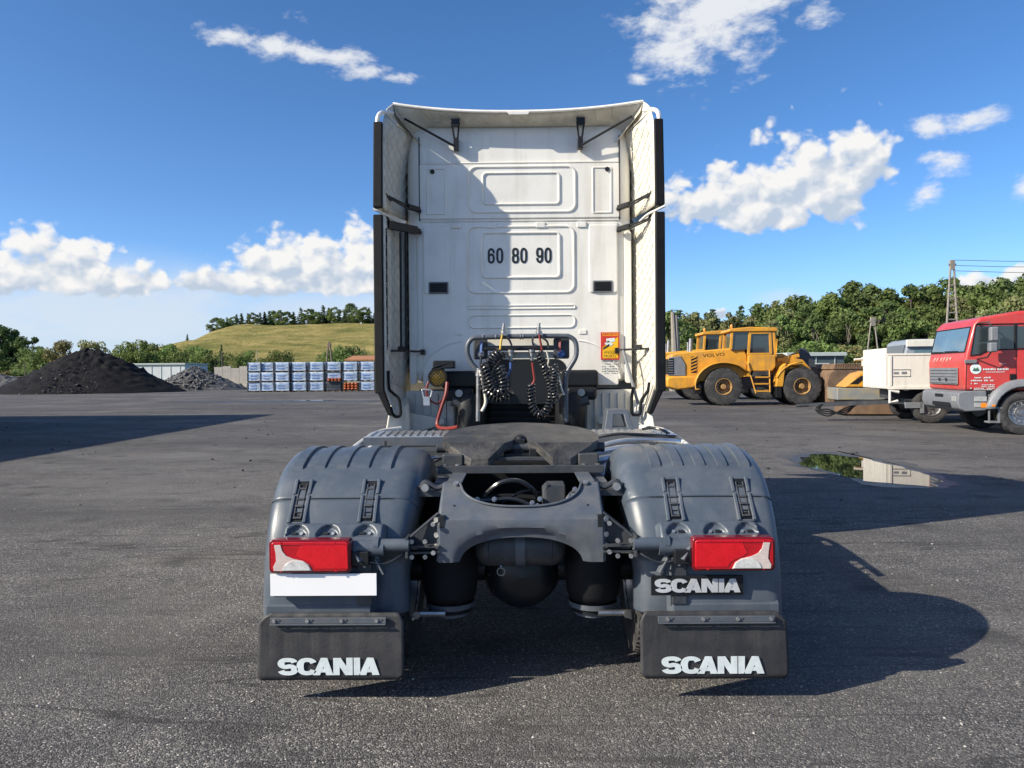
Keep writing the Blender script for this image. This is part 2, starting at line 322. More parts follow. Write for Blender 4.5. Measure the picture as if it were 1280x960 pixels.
    def build(s, name, m_, parent=None, bevel=0.0, seg=2, solid=0.0, angle=35, **props):
        me = bpy.data.meshes.new(name); off = OFF if parent is not None else Vector((0, 0, 0))
        me.from_pydata([(p[0] - off.x, p[1] - off.y, p[2] - off.z) for p in s.v], [], s.f)
        bm = bmesh.new(); bm.from_mesh(me); bmesh.ops.remove_doubles(bm, verts=bm.verts, dist=1e-5)
        bmesh.ops.recalc_face_normals(bm, faces=bm.faces); bm.to_mesh(me); bm.free()
        me.materials.append(m_); me.polygons.foreach_set('use_smooth', [True] * len(me.polygons)); me.set_sharp_from_angle(angle=R(angle))
        o = bpy.data.objects.new(name, me); COL.objects.link(o)
        if parent is not None: o.parent = parent
        if solid:
            md = o.modifiers.new('shell', 'SOLIDIFY'); md.thickness = solid; md.offset = 0
        if bevel:
            md = o.modifiers.new('edge', 'BEVEL'); md.width = bevel; md.segments = seg; md.limit_method = 'ANGLE'; md.angle_limit = R(angle); md.harden_normals = True
        for k, val in props.items(): o[k] = val
        return o
def tag(o, label=None, category=None, group=None, kind=None):
    if 'group' in o: del o['group']
    if label: o['label'] = label
    if category: o['category'] = category
    if group: o['group'] = group
    if kind: o['kind'] = kind
    return o
def thing(name, loc, label, category, group=None, rz=0.0):
    o = bpy.data.objects.new(name, None); COL.objects.link(o); o.location = loc; o.rotation_euler = (0, 0, rz); o.empty_display_size = .3
    return tag(o, label, category, group)
def copy_tree(o, parent=None):
    c = o.copy(); COL.objects.link(c); c.parent = parent
    for ch in o.children: copy_tree(ch, c)
    return c
def rrect(x0, y0, x1, y1, r, n=5):
    pts = []
    for cx, cy, a0 in ((x1 - r, y1 - r, 0), (x0 + r, y1 - r, 90), (x0 + r, y0 + r, 180), (x1 - r, y0 + r, 270)):
        for i in range(n + 1):
            a = R(a0 + 90 * i / n); pts.append((cx + r * math.cos(a), cy + r * math.sin(a)))
    return pts
def catmull(pts, per=6):
    pts = [Vector(p) for p in pts]; out = []
    for i in range(len(pts) - 1):
        p0 = pts[max(i - 1, 0)]; p1 = pts[i]; p2 = pts[i + 1]; p3 = pts[min(i + 2, len(pts) - 1)]
        for k in range(per):
            t = k / per
            out.append(.5 * ((2 * p1) + (p2 - p0) * t + (2 * p0 - 5 * p1 + 4 * p2 - p3) * t * t + (3 * p1 - p0 - 3 * p2 + p3) * t ** 3))
    out.append(pts[-1]); return out
def text_geo(body, size):
    cu = bpy.data.curves.new('t', 'FONT'); cu.body = body; cu.size = size; cu.align_x = 'LEFT'; cu.resolution_u = 3
    ob = bpy.data.objects.new('t', cu); COL.objects.link(ob); bpy.context.view_layer.update()
    me = ob.to_mesh(); v = [tuple(p.co) for p in me.vertices]; f = [list(p.vertices) for p in me.polygons]
    ob.to_mesh_clear(); bpy.data.objects.remove(ob); bpy.data.curves.remove(cu)
    if v:
        x0 = min(p[0] for p in v); x1 = max(p[0] for p in v); y0 = min(p[1] for p in v); y1 = max(p[1] for p in v)
        v = [((p[0] - x0) / (x1 - x0 or 1), (p[1] - y0) / (y1 - y0 or 1)) for p in v]
    return v, f
def text_on(mb, body, fn):            # fn maps unit (x, y) to a point
    v, f = text_geo(body, 1.0); mb.add([fn(x, y) for x, y in v], f)
def ribbon(pts, tx, ty, closed=False):
    n = len(pts); o = []; i_ = []
    for k in range(n):
        a = pts[(k - 1) % n] if (closed or k > 0) else pts[k]; b = pts[(k + 1) % n] if (closed or k < n - 1) else pts[k]
        dx, dy = b[0] - a[0], b[1] - a[1]; l = math.hypot(dx, dy) or 1; nx, ny = -dy / l, dx / l
        o.append((pts[k][0] + nx * tx / 2, pts[k][1] + ny * ty / 2)); i_.append((pts[k][0] - nx * tx / 2, pts[k][1] - ny * ty / 2))
    return o, i_
def ribbon_add(mb, pts, tx, ty, fn0, fn1, closed=False):
    o, i_ = ribbon(pts, tx, ty, closed)
    if closed: mb.ring(o, i_, fn0, fn1)
    else:
        n = len(pts); poly = o + i_[::-1]; vs = [fn0(*p) for p in o] + [fn0(*p) for p in i_] + [fn1(*p) for p in o] + [fn1(*p) for p in i_]
        fs = []
        for k in range(n - 1):
            fs += [(k, n + k, n + k + 1, k + 1), (2 * n + k, 2 * n + k + 1, 3 * n + k + 1, 3 * n + k), (k, k + 1, 2 * n + k + 1, 2 * n + k), (n + k, 3 * n + k, 3 * n + k + 1, n + k + 1)]
        fs += [(0, 2 * n, 3 * n, n), (n - 1, 2 * n - 1, 4 * n - 1, 3 * n - 1)]
        mb.add(vs, fs)
def wordmark(mb, place):
    """place(x, y, e): x in 0..1 along the word, y 0..1 up, e how far it stands proud (0..1). Heavy extended capitals, tightly set."""
    Wd = 5.76; x = 0.0
    def put(poly, e): mb.prism(poly, lambda a, b: place(a / Wd, b, 0), lambda a, b: place(a / Wd, b, e))
    def arc(cx, cy, rx, ry, a0, a1, n=14, p=2.5):
        out = []
        for i in range(n + 1):
            a = R(a0 + (a1 - a0) * i / n); c, s_ = math.cos(a), math.sin(a)
            out.append((cx + rx * math.copysign(abs(c) ** (2 / p), c), cy + ry * math.copysign(abs(s_) ** (2 / p), s_)))
        return out
    f0 = lambda a, b: place(a / Wd, b, 0); f1 = lambda a, b: place(a / Wd, b, 1.0)
    tx, ty = .40, .23
    pth = arc(.56, .68, .38, .205, 12, 262, 16) + [(.56, .495)] + arc(.56, .315, .38, .205, 82, -168, 16)
    ribbon_add(mb, pth, tx, ty, f0, f1)
    ribbon_add(mb, arc(1.66, .5, .40, .385, 28, 332, 26), tx, ty, f0, f1)
    x = 1.98
    put([(x, 0), (x + .40, 0), (x + .80, 1), (x + .46, 1)], 1.0)
    put([(x + .82, 1), (x + 1.16, 0), (x + .76, 0), (x + .56, .62), (x + .70, 1)], .9)
    put([(x + .34, .16), (x + .80, .16), (x + .72, .38), (x + .42, .38)], .8)
    x = 3.14
    put([(x, 0), (x + .36, 0), (x + .36, 1), (x, 1)], 1.0)
    put([(x + .74, 0), (x + 1.10, 0), (x + 1.10, 1), (x + .74, 1)], 1.0)
    put([(x + .02, 1), (x + .42, 1), (x + 1.08, 0), (x + .68, 0)], .9)
    x = 4.30
    put([(x, 0), (x + .36, 0), (x + .36, 1), (x, 1)], 1.0)
    x = 4.60
    put([(x, 0), (x + .40, 0), (x + .80, 1), (x + .46, 1)], 1.0)
    put([(x + .82, 1), (x + 1.16, 0), (x + .76, 0), (x + .56, .62), (x + .70, 1)], .9)
    put([(x + .34, .16), (x + .80, .16), (x + .72, .38), (x + .42, .38)], .8)
def digit(mb, ch, place):             # narrow bold figure in a unit box
    f0 = lambda a, b: place(a, b, 0); f1 = lambda a, b: place(a, b, 1)
    def loop(x0, y0, x1, y1, r):
        k = []
        for (a, b) in rrect(x0, y0, x1, y1, r, 5): k.append((a, b))
        return k
    tx, ty = .33, .150
    if ch == '0': ribbon_add(mb, rrect(.135, .068, .865, .932, .30), tx, ty, f0, f1, True)
    if ch == '8':
        ribbon_add(mb, rrect(.135, .068, .865, .505, .20), tx, ty, f0, f1, True)
        ribbon_add(mb, rrect(.165, .515, .835, .932, .19), tx, ty, f0, lambda a, b: place(a, b, .9), True)
    if ch in '69':
        fl = (lambda a, b: (a, b)) if ch == '6' else (lambda a, b: (1 - a, 1 - b))
        ribbon_add(mb, [fl(a, b) for a, b in rrect(.135, .068, .865, .57, .22)], tx, ty, f0, f1, True)
        up = [(.135, .40), (.135, .68)] + [(.50 - .365 * math.cos(R(a)), .70 + .232 * math.sin(R(a))) for a in range(0, 181, 18)] + [(.865, .66)]
        ribbon_add(mb, [fl(a, b) for a, b in up], tx, ty, f0, lambda a, b: place(a, b, .9))
def wheel(parent, c, ax, r, w, rimr, rim_mat, lugs=26, hub=True, bolts=10, name='wheel', dish=.05):
    """tyre and rim; ax points outwards"""
    c = Vector(c); ax = Vector(ax).normalized(); h = w / 2
    mb = MB()
    mb.lathe([(rimr, -h * .8), (rimr * 1.08, -h * .92), (r * .80, -h), (r * .93, -h * .93), (r * .985, -h * .72), (r, -h * .3), (r, h * .3), (r * .985, h * .72), (r * .93, h * .93), (r * .80, h), (rimr * 1.08, h * .92), (rimr, h * .8)], c, ax, 40)
    e1 = ax.orthogonal().normalized(); e2 = ax.cross(e1)
    for k in range(lugs):
        a = 2 * math.pi * k / lugs
        for sd in (-1, 1):
            aa = a + (0.5 * 2 * math.pi / lugs if sd > 0 else 0); ra = e1 * math.cos(aa) + e2 * math.sin(aa); ta = ax.cross(ra)
            wd = 2 * math.pi * r / lugs * .30
            lo = []; hi = []
            for (q, z_) in ((.06, 0.0), (.94, -.055)):
                for tt in (-1, 1): lo.append(c + ra * (r * (.965 + z_ * .6)) + ax * sd * h * q + ta * wd * tt); hi.append(c + ra * (r * (1.018 + z_)) + ax * sd * h * q + ta * wd * tt * .9)
            lo = [lo[0], lo[1], lo[3], lo[2]]; hi = [hi[0], hi[1], hi[3], hi[2]]
            mb.hexa(lo, hi)
    t = mb.build('tyre', M_tyre, parent)
    rb = MB(); rb.lathe([(rimr * 1.05, h * .90), (rimr * 1.03, h * .98), (rimr * .97, h * .97), (rimr * .93, h * .70), (rimr * .86, h * .5 - dish), (rimr * .55, h * .5 - dish), (rimr * .50, h * .62 - dish), (rimr * .32, h * .7), (rimr * .30, h * .86), (0.001, h * .88)], c, ax, 36)
    rb.lathe([(rimr * 1.05, -h * .9), (rimr * .9, -h * .5), (rimr * .9, h * .4)], c, ax, 24)
    rm = rb.build('rim', rim_mat, t)
    if bolts:
        bb = MB()
        for k in range(bolts):
            a = 2 * math.pi * k / bolts; p = c + (e1 * math.cos(a) + e2 * math.sin(a)) * rimr * .68 + ax * (h * .5 - dish)
            bb.disc(p, ax, rimr * .065, .035, 6)
        bb.build('wheel_nuts', M_bolt, t)
    return t
# ------------------------------------------------------------------ ground
rnd = random.Random(7)
def ground_material():
    m_ = bpy.data.materials.new('worn_asphalt'); m_.use_nodes = True; nt = m_.node_tree; N = nt.nodes.new; L = nt.links.new
    b = nt.nodes['Principled BSDF']; tc = N('ShaderNodeTexCoord'); o = tc.outputs['Object']
    def noise(sc, det, rough=.6, vec=o):
        n = N('ShaderNodeTexNoise'); n.inputs['Scale'].default_value = sc; n.inputs['Detail'].default_value = det; n.inputs['Roughness'].default_value = rough; L(vec, n.inputs['Vector']); return n.outputs['Fac']
    def rng(x, a, b_, c=0., d=1.):
        r = N('ShaderNodeMapRange'); L(x, r.inputs[0]); r.inputs[1].default_value = a; r.inputs[2].default_value = b_; r.inputs[3].default_value = c; r.inputs[4].default_value = d; return r.outputs[0]
    def mix(f, a, b_, mode='MIX'):
        n = N('ShaderNodeMix'); n.data_type = 'RGBA'; n.blend_type = mode
        for s_, x in ((0, f), (6, a), (7, b_)):
            if isinstance(x, (int, float, tuple)): n.inputs[s_].default_value = x
            else: L(x, n.inputs[s_])
        return n.outputs[2]
    def ramp(x, stops):
        r = N('ShaderNodeValToRGB'); e = r.color_ramp.elements; L(x, r.inputs[0])
        e[0].position, e[0].color = stops[0][0], stops[0][1] + (1,); e[1].position, e[1].color = stops[-1][0], stops[-1][1] + (1,)
        for p_, c_ in stops[1:-1]: q = e.new(p_); q.color = c_ + (1,)
        return r.outputs[0]
    # binder, aggregate grains, sweepings
    binder = ramp(noise(2.6, 6, .65), [(.30, (.112, .109, .107)), (.5, (.148, .144, .140)), (.72, (.196, .188, .178))])
    vor = N('ShaderNodeTexVoronoi'); vor.voronoi_dimensions = '2D'; vor.inputs['Scale'].default_value = 118; L(o, vor.inputs['Vector'])
    vor2 = N('ShaderNodeTexVoronoi'); vor2.voronoi_dimensions = '2D'; vor2.inputs['Scale'].default_value = 290; L(o, vor2.inputs['Vector'])
    sepc = N('ShaderNodeSeparateColor'); L(vor.outputs['Color'], sepc.inputs[0])
    sepd = N('ShaderNodeSeparateColor'); L(vor2.outputs['Color'], sepd.inputs[0])
    g1 = ramp(sepc.outputs[0], [(0., (.28, .28, .29)), (.42, (.72, .72, .73)), (.78, (1.28, 1.26, 1.24)), (.92, (1.9, 1.85, 1.8)), (.985, (2.6, 2.5, 2.4)), (1., (5.2, 5.0, 4.7))])
    g2 = ramp(sepd.outputs[0], [(0., (.5, .5, .5)), (.6, (1., 1., 1.)), (1., (1.7, 1.68, 1.65))])
    c = mix(.92, binder, g1, 'MULTIPLY'); c = mix(.75, c, g2, 'MULTIPLY')
    # coal dust lies thicker farther into the yard, in drive streaks
    mp = N('ShaderNodeMapping'); mp.inputs['Scale'].default_value = (.05, .32, 1); mp.inputs['Rotation'].default_value = (0, 0, R(-14)); L(o, mp.inputs['Vector'])
    st = noise(1.0, 6, .62, mp.outputs[0])
    sep = N('ShaderNodeSeparateXYZ'); L(o, sep.inputs[0])
    far = rng(sep.outputs[1], 7, 26, 0, .55)
    add = N('ShaderNodeMath'); add.operation = 'MULTIPLY_ADD'; L(rng(st, .38, .68, 0., 1.), add.inputs[0]); add.inputs[1].default_value = .42; L(far, add.inputs[2]); add.use_clamp = True
    c = mix(add.outputs[0], c, (.068, .065, .068, 1))
    # thin drag lines left by blades and tyres
    mpl = N('ShaderNodeMapping'); mpl.inputs['Scale'].default_value = (.22, 2.3, 1); mpl.inputs['Rotation'].default_value = (0, 0, R(-17)); L(o, mpl.inputs['Vector'])
    ln = noise(1.0, 3, .55, mpl.outputs[0]); ab = N('ShaderNodeMath'); ab.operation = 'SUBTRACT'; L(ln, ab.inputs[0]); ab.inputs[1].default_value = .5
    ab2 = N('ShaderNodeMath'); ab2.operation = 'ABSOLUTE'; L(ab.outputs[0], ab2.inputs[0])
    lm = N('ShaderNodeMath'); lm.operation = 'MULTIPLY'; L(rng(ab2.outputs[0], 0., .016, .85, 0.), lm.inputs[0]); L(rng(noise(.9, 4, .6), .40, .56, 0, 1), lm.inputs[1])
    c = mix(lm.outputs[0], c, (.040, .038, .038, 1))
    # brown sweepings near the truck, pale dust patches
    c = mix(rng(noise(.55, 6, .65), .52, .72, 0, .42), c, (.142, .122, .102, 1))
    c = mix(rng(noise(.24, 6, .65), .48, .66, 0, .60), c, (.200, .190, .176, 1))
    c = mix(rng(noise(.5, 6, .65, mp.outputs[0]), .50, .63, 0, .60), c, (.064, .061, .061, 1))
    # tyre sweeps: pairs of darker bands curving across the yard
    dist = N('ShaderNodeVectorMath'); dist.operation = 'DISTANCE'; L(o, dist.inputs[0]); dist.inputs[1].default_value = (-46, -30, 0)
    wob = N('ShaderNodeMath'); wob.operation = 'MULTIPLY_ADD'; L(noise(.35, 3, .5), wob.inputs[0]); wob.inputs[1].default_value = .9; L(dist.outputs['Value'], wob.inputs[2])
    sn = N('ShaderNodeMath'); sn.operation = 'SINE'; ml = N('ShaderNodeMath'); ml.operation = 'MULTIPLY'; L(wob.outputs[0], ml.inputs[0]); ml.inputs[1].default_value = 2.6; L(ml.outputs[0], sn.inputs[0])
    tm = N('ShaderNodeMath'); tm.operation = 'MULTIPLY'; L(rng(sn.outputs[0], .55, .95, 0, .42), tm.inputs[0]); L(rng(noise(.16, 5, .6), .47, .60, 0, 1), tm.inputs[1])
    c = mix(tm.outputs[0], c, (.075, .070, .067, 1))
    # oil drips
    vo = N('ShaderNodeTexVoronoi'); vo.voronoi_dimensions = '2D'; vo.inputs['Scale'].default_value = .55; vo.inputs['Randomness'].default_value = 1; L(o, vo.inputs['Vector'])
    ov = N('ShaderNodeMath'); ov.operation = 'MULTIPLY_ADD'; L(noise(7, 4, .6), ov.inputs[0]); ov.inputs[1].default_value = .16; L(vo.outputs['Distance'], ov.inputs[2])
    c = mix(rng(ov.outputs[0], .10, .20, .55, 0.), c, (.035, .034, .034, 1))
    L(c, b.inputs['Base Color']); b.inputs['Roughness'].default_value = .88; b.inputs['Specular IOR Level'].default_value = .3
    h = N('ShaderNodeMath'); h.operation = 'MULTIPLY_ADD'; L(vor.outputs['Distance'], h.inputs[0]); h.inputs[1].default_value = -.8; L(noise(38, 4, .7), h.inputs[2])
    h2 = N('ShaderNodeMath'); h2.operation = 'MULTIPLY_ADD'; L(vor2.outputs['Distance'], h2.inputs[0]); h2.inputs[1].default_value = -.35; L(h.outputs[0], h2.inputs[2])
    bp = N('ShaderNodeBump'); bp.inputs['Strength'].default_value = 1.0; bp.inputs['Distance'].default_value = .009; L(h2.outputs[0], bp.inputs['Height']); L(bp.outputs[0], b.inputs['Normal'])
    return m_
gm = MB()
xs = [-2500, -400, -60, -20, 0, 20, 60, 400, 2500]; ys = [-200, -20, 0, 10, 30, 80, 300, 1000, 4000]
gm.grid([[Vector((x, y, 0)) for x in xs] for y in ys])
ground = gm.build('yard_ground', ground_material()); tag(ground, 'worn grey asphalt yard dusted with coal', 'ground', kind='structure')

# loose grit on the asphalt
M_stone = mat('grit_stone', (.17, .165, .155), .85, var=.5, vs=30)
def stones(name, n, region, smin, smax, seed, m_, label, kindname='gravel'):
    r = random.Random(seed); mb = MB()
    base = [Vector(p) for p in ((1, 0, 0), (-1, 0, 0), (0, 1, 0), (0, -1, 0), (0, 0, 1), (0, 0, -.6))]
    fs = [(0, 2, 4), (2, 1, 4), (1, 3, 4), (3, 0, 4), (2, 0, 5), (1, 2, 5), (3, 1, 5), (0, 3, 5)]
    for _ in range(n):
        x, y, z = region(r); s_ = smin + (smax - smin) * r.random() ** 3; q = Euler((r.uniform(-.4, .4), r.uniform(-.4, .4), r.uniform(0, 6.3))).to_matrix()
        sc = Vector((r.uniform(.6, 1.3), r.uniform(.6, 1.2), r.uniform(.35, .8)))
        mb.add([q @ Vector((p.x * sc.x, p.y * sc.y, p.z * sc.z)) * s_ * r.uniform(.8, 1.2) + Vector((x, y, z + s_ * .2)) for p in base], fs)
    me = bpy.data.meshes.new(name); me.from_pydata(mb.v, [], mb.f); me.materials.append(m_)
    o = bpy.data.objects.new(name, me); COL.objects.link(o); tag(o, label, kindname, kind='stuff'); return o
def near(r):
    y = 1.7 + 9 * r.random() ** 1.7; return r.uniform(-.85, .85) * y * .85, y, 0
stones('loose_grit', 9500, near, .0014, .0075, 3, M_stone, 'small loose stones scattered over the asphalt near the truck')
def farst(r): return r.uniform(-16, 16), r.uniform(9, 40), 0
def whites(r):
    y = 2.2 + 12 * r.random() ** 1.4; return r.uniform(-.8, .8) * y * .85, y, 0
stones('pale_stones', 900, whites, .003, .011, 13, mat('pale_stone', (.42, .40, .37), .85, var=.3, vs=30), 'scattered pale chips lying on the dark asphalt')
stones('coal_crumbs', 900, farst, .01, .05, 5, mat('coal_crumb', (.035, .035, .037), .7, var=.4, vs=20), 'dark coal crumbs lying about the yard farther off', 'coal')

# ------------------------------------------------------------------ puddles
M_water = mat('puddle_water', (.012, .013, .010), .015, var=.1, spec=.9)
M_wet = mat('wet_asphalt', (.040, .039, .038), .40, var=.3, vs=3, bump=.5, bs=60, spec=.35)
def blob(cx, cy, rx, ry, seed, rough=.16, n=72, lean=0.0):
    out = []
    for i in range(n):
        a = 2 * math.pi * i / n
        k = 1 + rough * 2 * mnoise.noise(Vector((math.cos(a) * 1.7 + seed, math.sin(a) * 1.7, seed * 1.3))) + rough * mnoise.noise(Vector((math.cos(a) * 5 + seed, math.sin(a) * 5, 3)))
        x, y = rx * k * math.cos(a), ry * k * math.sin(a); out.append((cx + x + lean * y, cy + y))
    return out
def sheet(poly, z, name, m_, label, cat, parent=None, kind='structure'):
    mb = MB(); mb.add([Vector((x, y, z)) for x, y in poly], [list(range(len(poly)))]); o = mb.build(name, m_, parent)
    if parent is None: tag(o, label, cat, kind=kind)
    return o
def gp(u, v):                          # where the photo ray through (u, v) meets the ground
    r = CROT @ Vector(((u - 640) / 960.0, -(v - 480) / 960.0, -1.0)); k = -CAM_H / r.z; return r.x * k, r.y * k
def smooth_poly(pts, jitter, seed):
    c = catmull([Vector((x, y, 0)) for x, y in pts + pts[:1]], 7)[:-1]
    return [(p.x + jitter * mnoise.noise(Vector((p.x * 3, p.y * 3, seed))), p.y + jitter * 1.6 * mnoise.noise(Vector((p.x * 3 + 9, p.y * 3, seed)))) for p in c]
PUD = [gp(*q) for q in ((1000, 575), (1012, 569.5), (1045, 569), (1080, 574), (1115, 581), (1150, 590), (1168, 597), (1178, 604), (1165, 609), (1120, 606), (1085, 603), (1060, 596), (1030, 588), (1005, 582))]
cxp = sum(p[0] for p in PUD) / len(PUD); cyp = sum(p[1] for p in PUD) / len(PUD)
sheet(smooth_poly([(cxp + (x - cxp) * 1.40 + .1, cyp + (y - cyp) * 1.35) for x, y in PUD], .30, 7.3), .003, 'damp_ground', mat('damp_asphalt', (.082, .078, .074), .7, var=.35, vs=4, bump=.5, bs=60), 'faintly damp asphalt spreading round the puddle', 'ground')
wet = sheet(smooth_poly([(cxp + (x - cxp) * 1.16, cyp + (y - cyp) * 1.14) for x, y in PUD], .16, 2.3), .006, 'wet_ground', M_wet, 'damp dark rim of asphalt round the puddle', 'ground')
sheet(smooth_poly(PUD, .14, 5.1), .009, 'puddle', M_water, 'rain puddle on the asphalt mirroring the white trailer', 'puddle')
pd = P(395, 498, 46)
sheet(blob(pd.x, 45.5, 1.1, .5, 1.7, .3), .008, 'puddle', M_water, 'thin far puddle before the stacked blue pallets', 'puddle')
sheet(blob(pd.x - .6, 43.6, 6.0, .9, 8.7, .35), .004, 'wet_ground', M_wet, 'long damp dark patch before the stacked blue pallets', 'ground')

# ------------------------------------------------------------------ spoil hill on the left
def hill_material():
    m_ = bpy.data.materials.new('dry_meadow'); m_.use_nodes = True; nt = m_.node_tree; N = nt.nodes.new; L = nt.links.new
    b = nt.nodes['Principled BSDF']; tc = N('ShaderNodeTexCoord')
    mp = N('ShaderNodeMapping'); mp.inputs['Scale'].default_value = (.06, .06, .42); L(tc.outputs['Object'], mp.inputs['Vector'])
    n = N('ShaderNodeTexNoise'); n.inputs['Scale'].default_value = 1.6; n.inputs['Detail'].default_value = 9; n.inputs['Roughness'].default_value = .66; L(mp.outputs[0], n.inputs['Vector'])
    r = N('ShaderNodeValToRGB'); e = r.color_ramp.elements; L(n.outputs['Fac'], r.inputs[0])
    e[0].position = .30; e[0].color = (.135, .145, .045, 1); e[1].position = .70; e[1].color = (.460, .370, .165, 1)
    for p_, c_ in ((.42, (.205, .200, .064)), (.50, (.290, .255, .090)), (.59, (.370, .305, .115))): q = e.new(p_); q.color = c_ + (1,)
    n2 = N('ShaderNodeTexNoise'); n2.inputs['Scale'].default_value = .7; n2.inputs['Detail'].default_value = 8; n2.inputs['Roughness'].default_value = .8; L(tc.outputs['Object'], n2.inputs['Vector'])
    mx = N('ShaderNodeMix'); mx.data_type = 'RGBA'; mx.blend_type = 'MULTIPLY'; mx.inputs[0].default_value = .7; L(r.outputs[0], mx.inputs[6])
    r2 = N('ShaderNodeMapRange'); r2.inputs[1].default_value = .3; r2.inputs[2].default_value = .7; r2.inputs[3].default_value = .55; r2.inputs[4].default_value = 1.35; L(n2.outputs['Fac'], r2.inputs[0]); L(r2.outputs[0], mx.inputs[7])
    L(mx.outputs[2], b.inputs['Base Color']); b.inputs['Roughness'].default_value = .95; b.inputs['Specular IOR Level'].default_value = .1
    bp = N('ShaderNodeBump'); bp.inputs['Strength'].default_value = 1; bp.inputs['Distance'].default_value = 1.2; L(n2.outputs['Fac'], bp.inputs['Height']); L(bp.outputs[0], b.inputs['Normal'])
    return m_
def hill_z(x, y):
    # terraced heap: foot at y=170, crest from y=262
    t = (y - 165) / 100.0
    t = max(0, min(1, t)); prof = 0
    for a, b_, h_ in ((0, .30, .30), (.36, .62, .36), (.70, 1.0, .34)):
        k = max(0, min(1, (t - a) / (b_ - a))); prof += h_ * k * k * (3 - 2 * k) * .6 + h_ * k * .4
    lx = (x + 137) / 42.0; lx = max(0, min(1, lx)); side = lx * lx * (3 - 2 * lx)
    rx = max(0, min(1, (60 - x) / 50.0)); rs = rx * rx * (3 - 2 * rx)
    z = 18.6 * prof * side * (.25 + .75 * rs)
    return z + 1.1 * mnoise.noise(Vector((x * .035, y * .035, 0))) * prof + .35 * mnoise.noise(Vector((x * .16, y * .16, 4))) * min(1, prof * 3) - .25 * (1 - min(1, prof * 12))
hb = MB(); hx = [-150 + 2.6 * i for i in range(86)]; hy = [160 + 2.4 * i for i in range(80)]
hb.grid([[Vector((x, y, hill_z(x, y))) for x in hx] for y in hy])
tag(hb.build('grassy_hill', hill_material()), 'terraced hill of dry yellow green grass', 'hill', kind='structure')
# verge of rough meadow behind the yard on both sides
M_meadow = mat('rough_grass', (.085, .105, .034), .95, var=.4, vs=.5, bump=.6, bs=3, spec=.1)
vb = MB(); vb.grid([[Vector((x, y, .05 + (.5 + .5 * mnoise.noise(Vector((x * .1, y * .1, 1)))) * min(1, (y - 80) / 12) * .9)) for x in [-240 + 4 * i for i in range(140)]] for y in [80 + 5 * i for i in range(20)] + [200, 300, 600]])
tag(vb.build('rough_meadow', M_meadow), 'rough grass beyond the edge of the yard', 'grass', kind='structure')
vb = MB(); vb.grid([[Vector((x, y, .02 + .25 * min(1, (y - 60) / 6) * (.6 + .4 * mnoise.noise(Vector((x * .2, y * .2, 5)))))) for x in [14 + 4 * i for i in range(26)]] for y in [60 + 2.5 * i for i in range(9)]])
tag(vb.build('wood_verge', M_meadow), 'rough grass verge along the foot of the wood', 'grass', kind='structure')

# ------------------------------------------------------------------ trees
def leaf_cloud(pts, nrm, size, rs, squash=.8):
    """pts, nrm: numpy arrays; one bent leaf clump per point"""
    n = len(pts); q = rs.normal(size=(n, 3)); nn = nrm + .75 * q; nn /= np.linalg.norm(nn, axis=1, keepdims=True) + 1e-9
    t = np.cross(nn, rs.normal(size=(n, 3))); t /= np.linalg.norm(t, axis=1, keepdims=True) + 1e-9
    b_ = np.cross(nn, t); s_ = size * (.55 + .9 * rs.random((n, 1)))
    c0 = pts - t * s_; c1 = pts + b_ * s_ * squash * .75 - nn * s_ * .15; c2 = pts + t * s_; c3 = pts - b_ * s_ * squash * .75 - nn * s_ * .15
    v = np.stack([c0, c1, c2, c3], axis=1).reshape(-1, 3); return v
def mesh_quads(name, v, m_):
    me = bpy.data.meshes.new(name); n = len(v) // 4
    me.vertices.add(len(v)); me.vertices.foreach_set('co', v.astype(np.float32).ravel())
    me.loops.add(n * 4); me.loops.foreach_set('vertex_index', np.arange(n * 4, dtype=np.int32))
    me.polygons.add(n); me.polygons.foreach_set('loop_start', np.arange(0, n * 4, 4, dtype=np.int32)); me.polygons.foreach_set('loop_total', np.full(n, 4, dtype=np.int32))
    me.update(calc_edges=True); me.materials.append(m_); return me
def broadleaf(seed, h=10.0, rx=3.2, base=.18, lobes=36, per=150, size=.21, droop=0.0):
    rs = np.random.RandomState(seed); P_ = []; N_ = []; limbs = []
    for i in range(lobes):
        f = rs.random() ** .8; z = h * (base + (1 - base) * f)
        prof = math.sin(math.pi * (.12 + .84 * ((z / h - base) / (1 - base)))) ** .7
        a = rs.random() * 2 * math.pi; rr = rx * prof * (.35 + .65 * rs.random() ** .6)
        c = np.array([rr * math.cos(a), rr * math.sin(a), z]); lr = rx * (.24 + .22 * rs.random()) * (1.1 - .45 * f)
        limbs.append(c)
        k = int(per * (lr / (rx * .35)) ** 2) + 20
        d_ = rs.normal(size=(k, 3)); d_ /= np.linalg.norm(d_, axis=1, keepdims=True)
        rad = lr * (.55 + .5 * rs.random((k, 1)) ** .6); p = c + d_ * rad * np.array([1, 1, .78])
        if droop: p[:, 2] -= droop * rad[:, 0] * rs.random(k) * 1.6
        P_.append(p); N_.append(d_ + np.array([0, 0, .45]))
    return leaf_cloud(np.concatenate(P_), np.concatenate(N_), size, rs), limbs
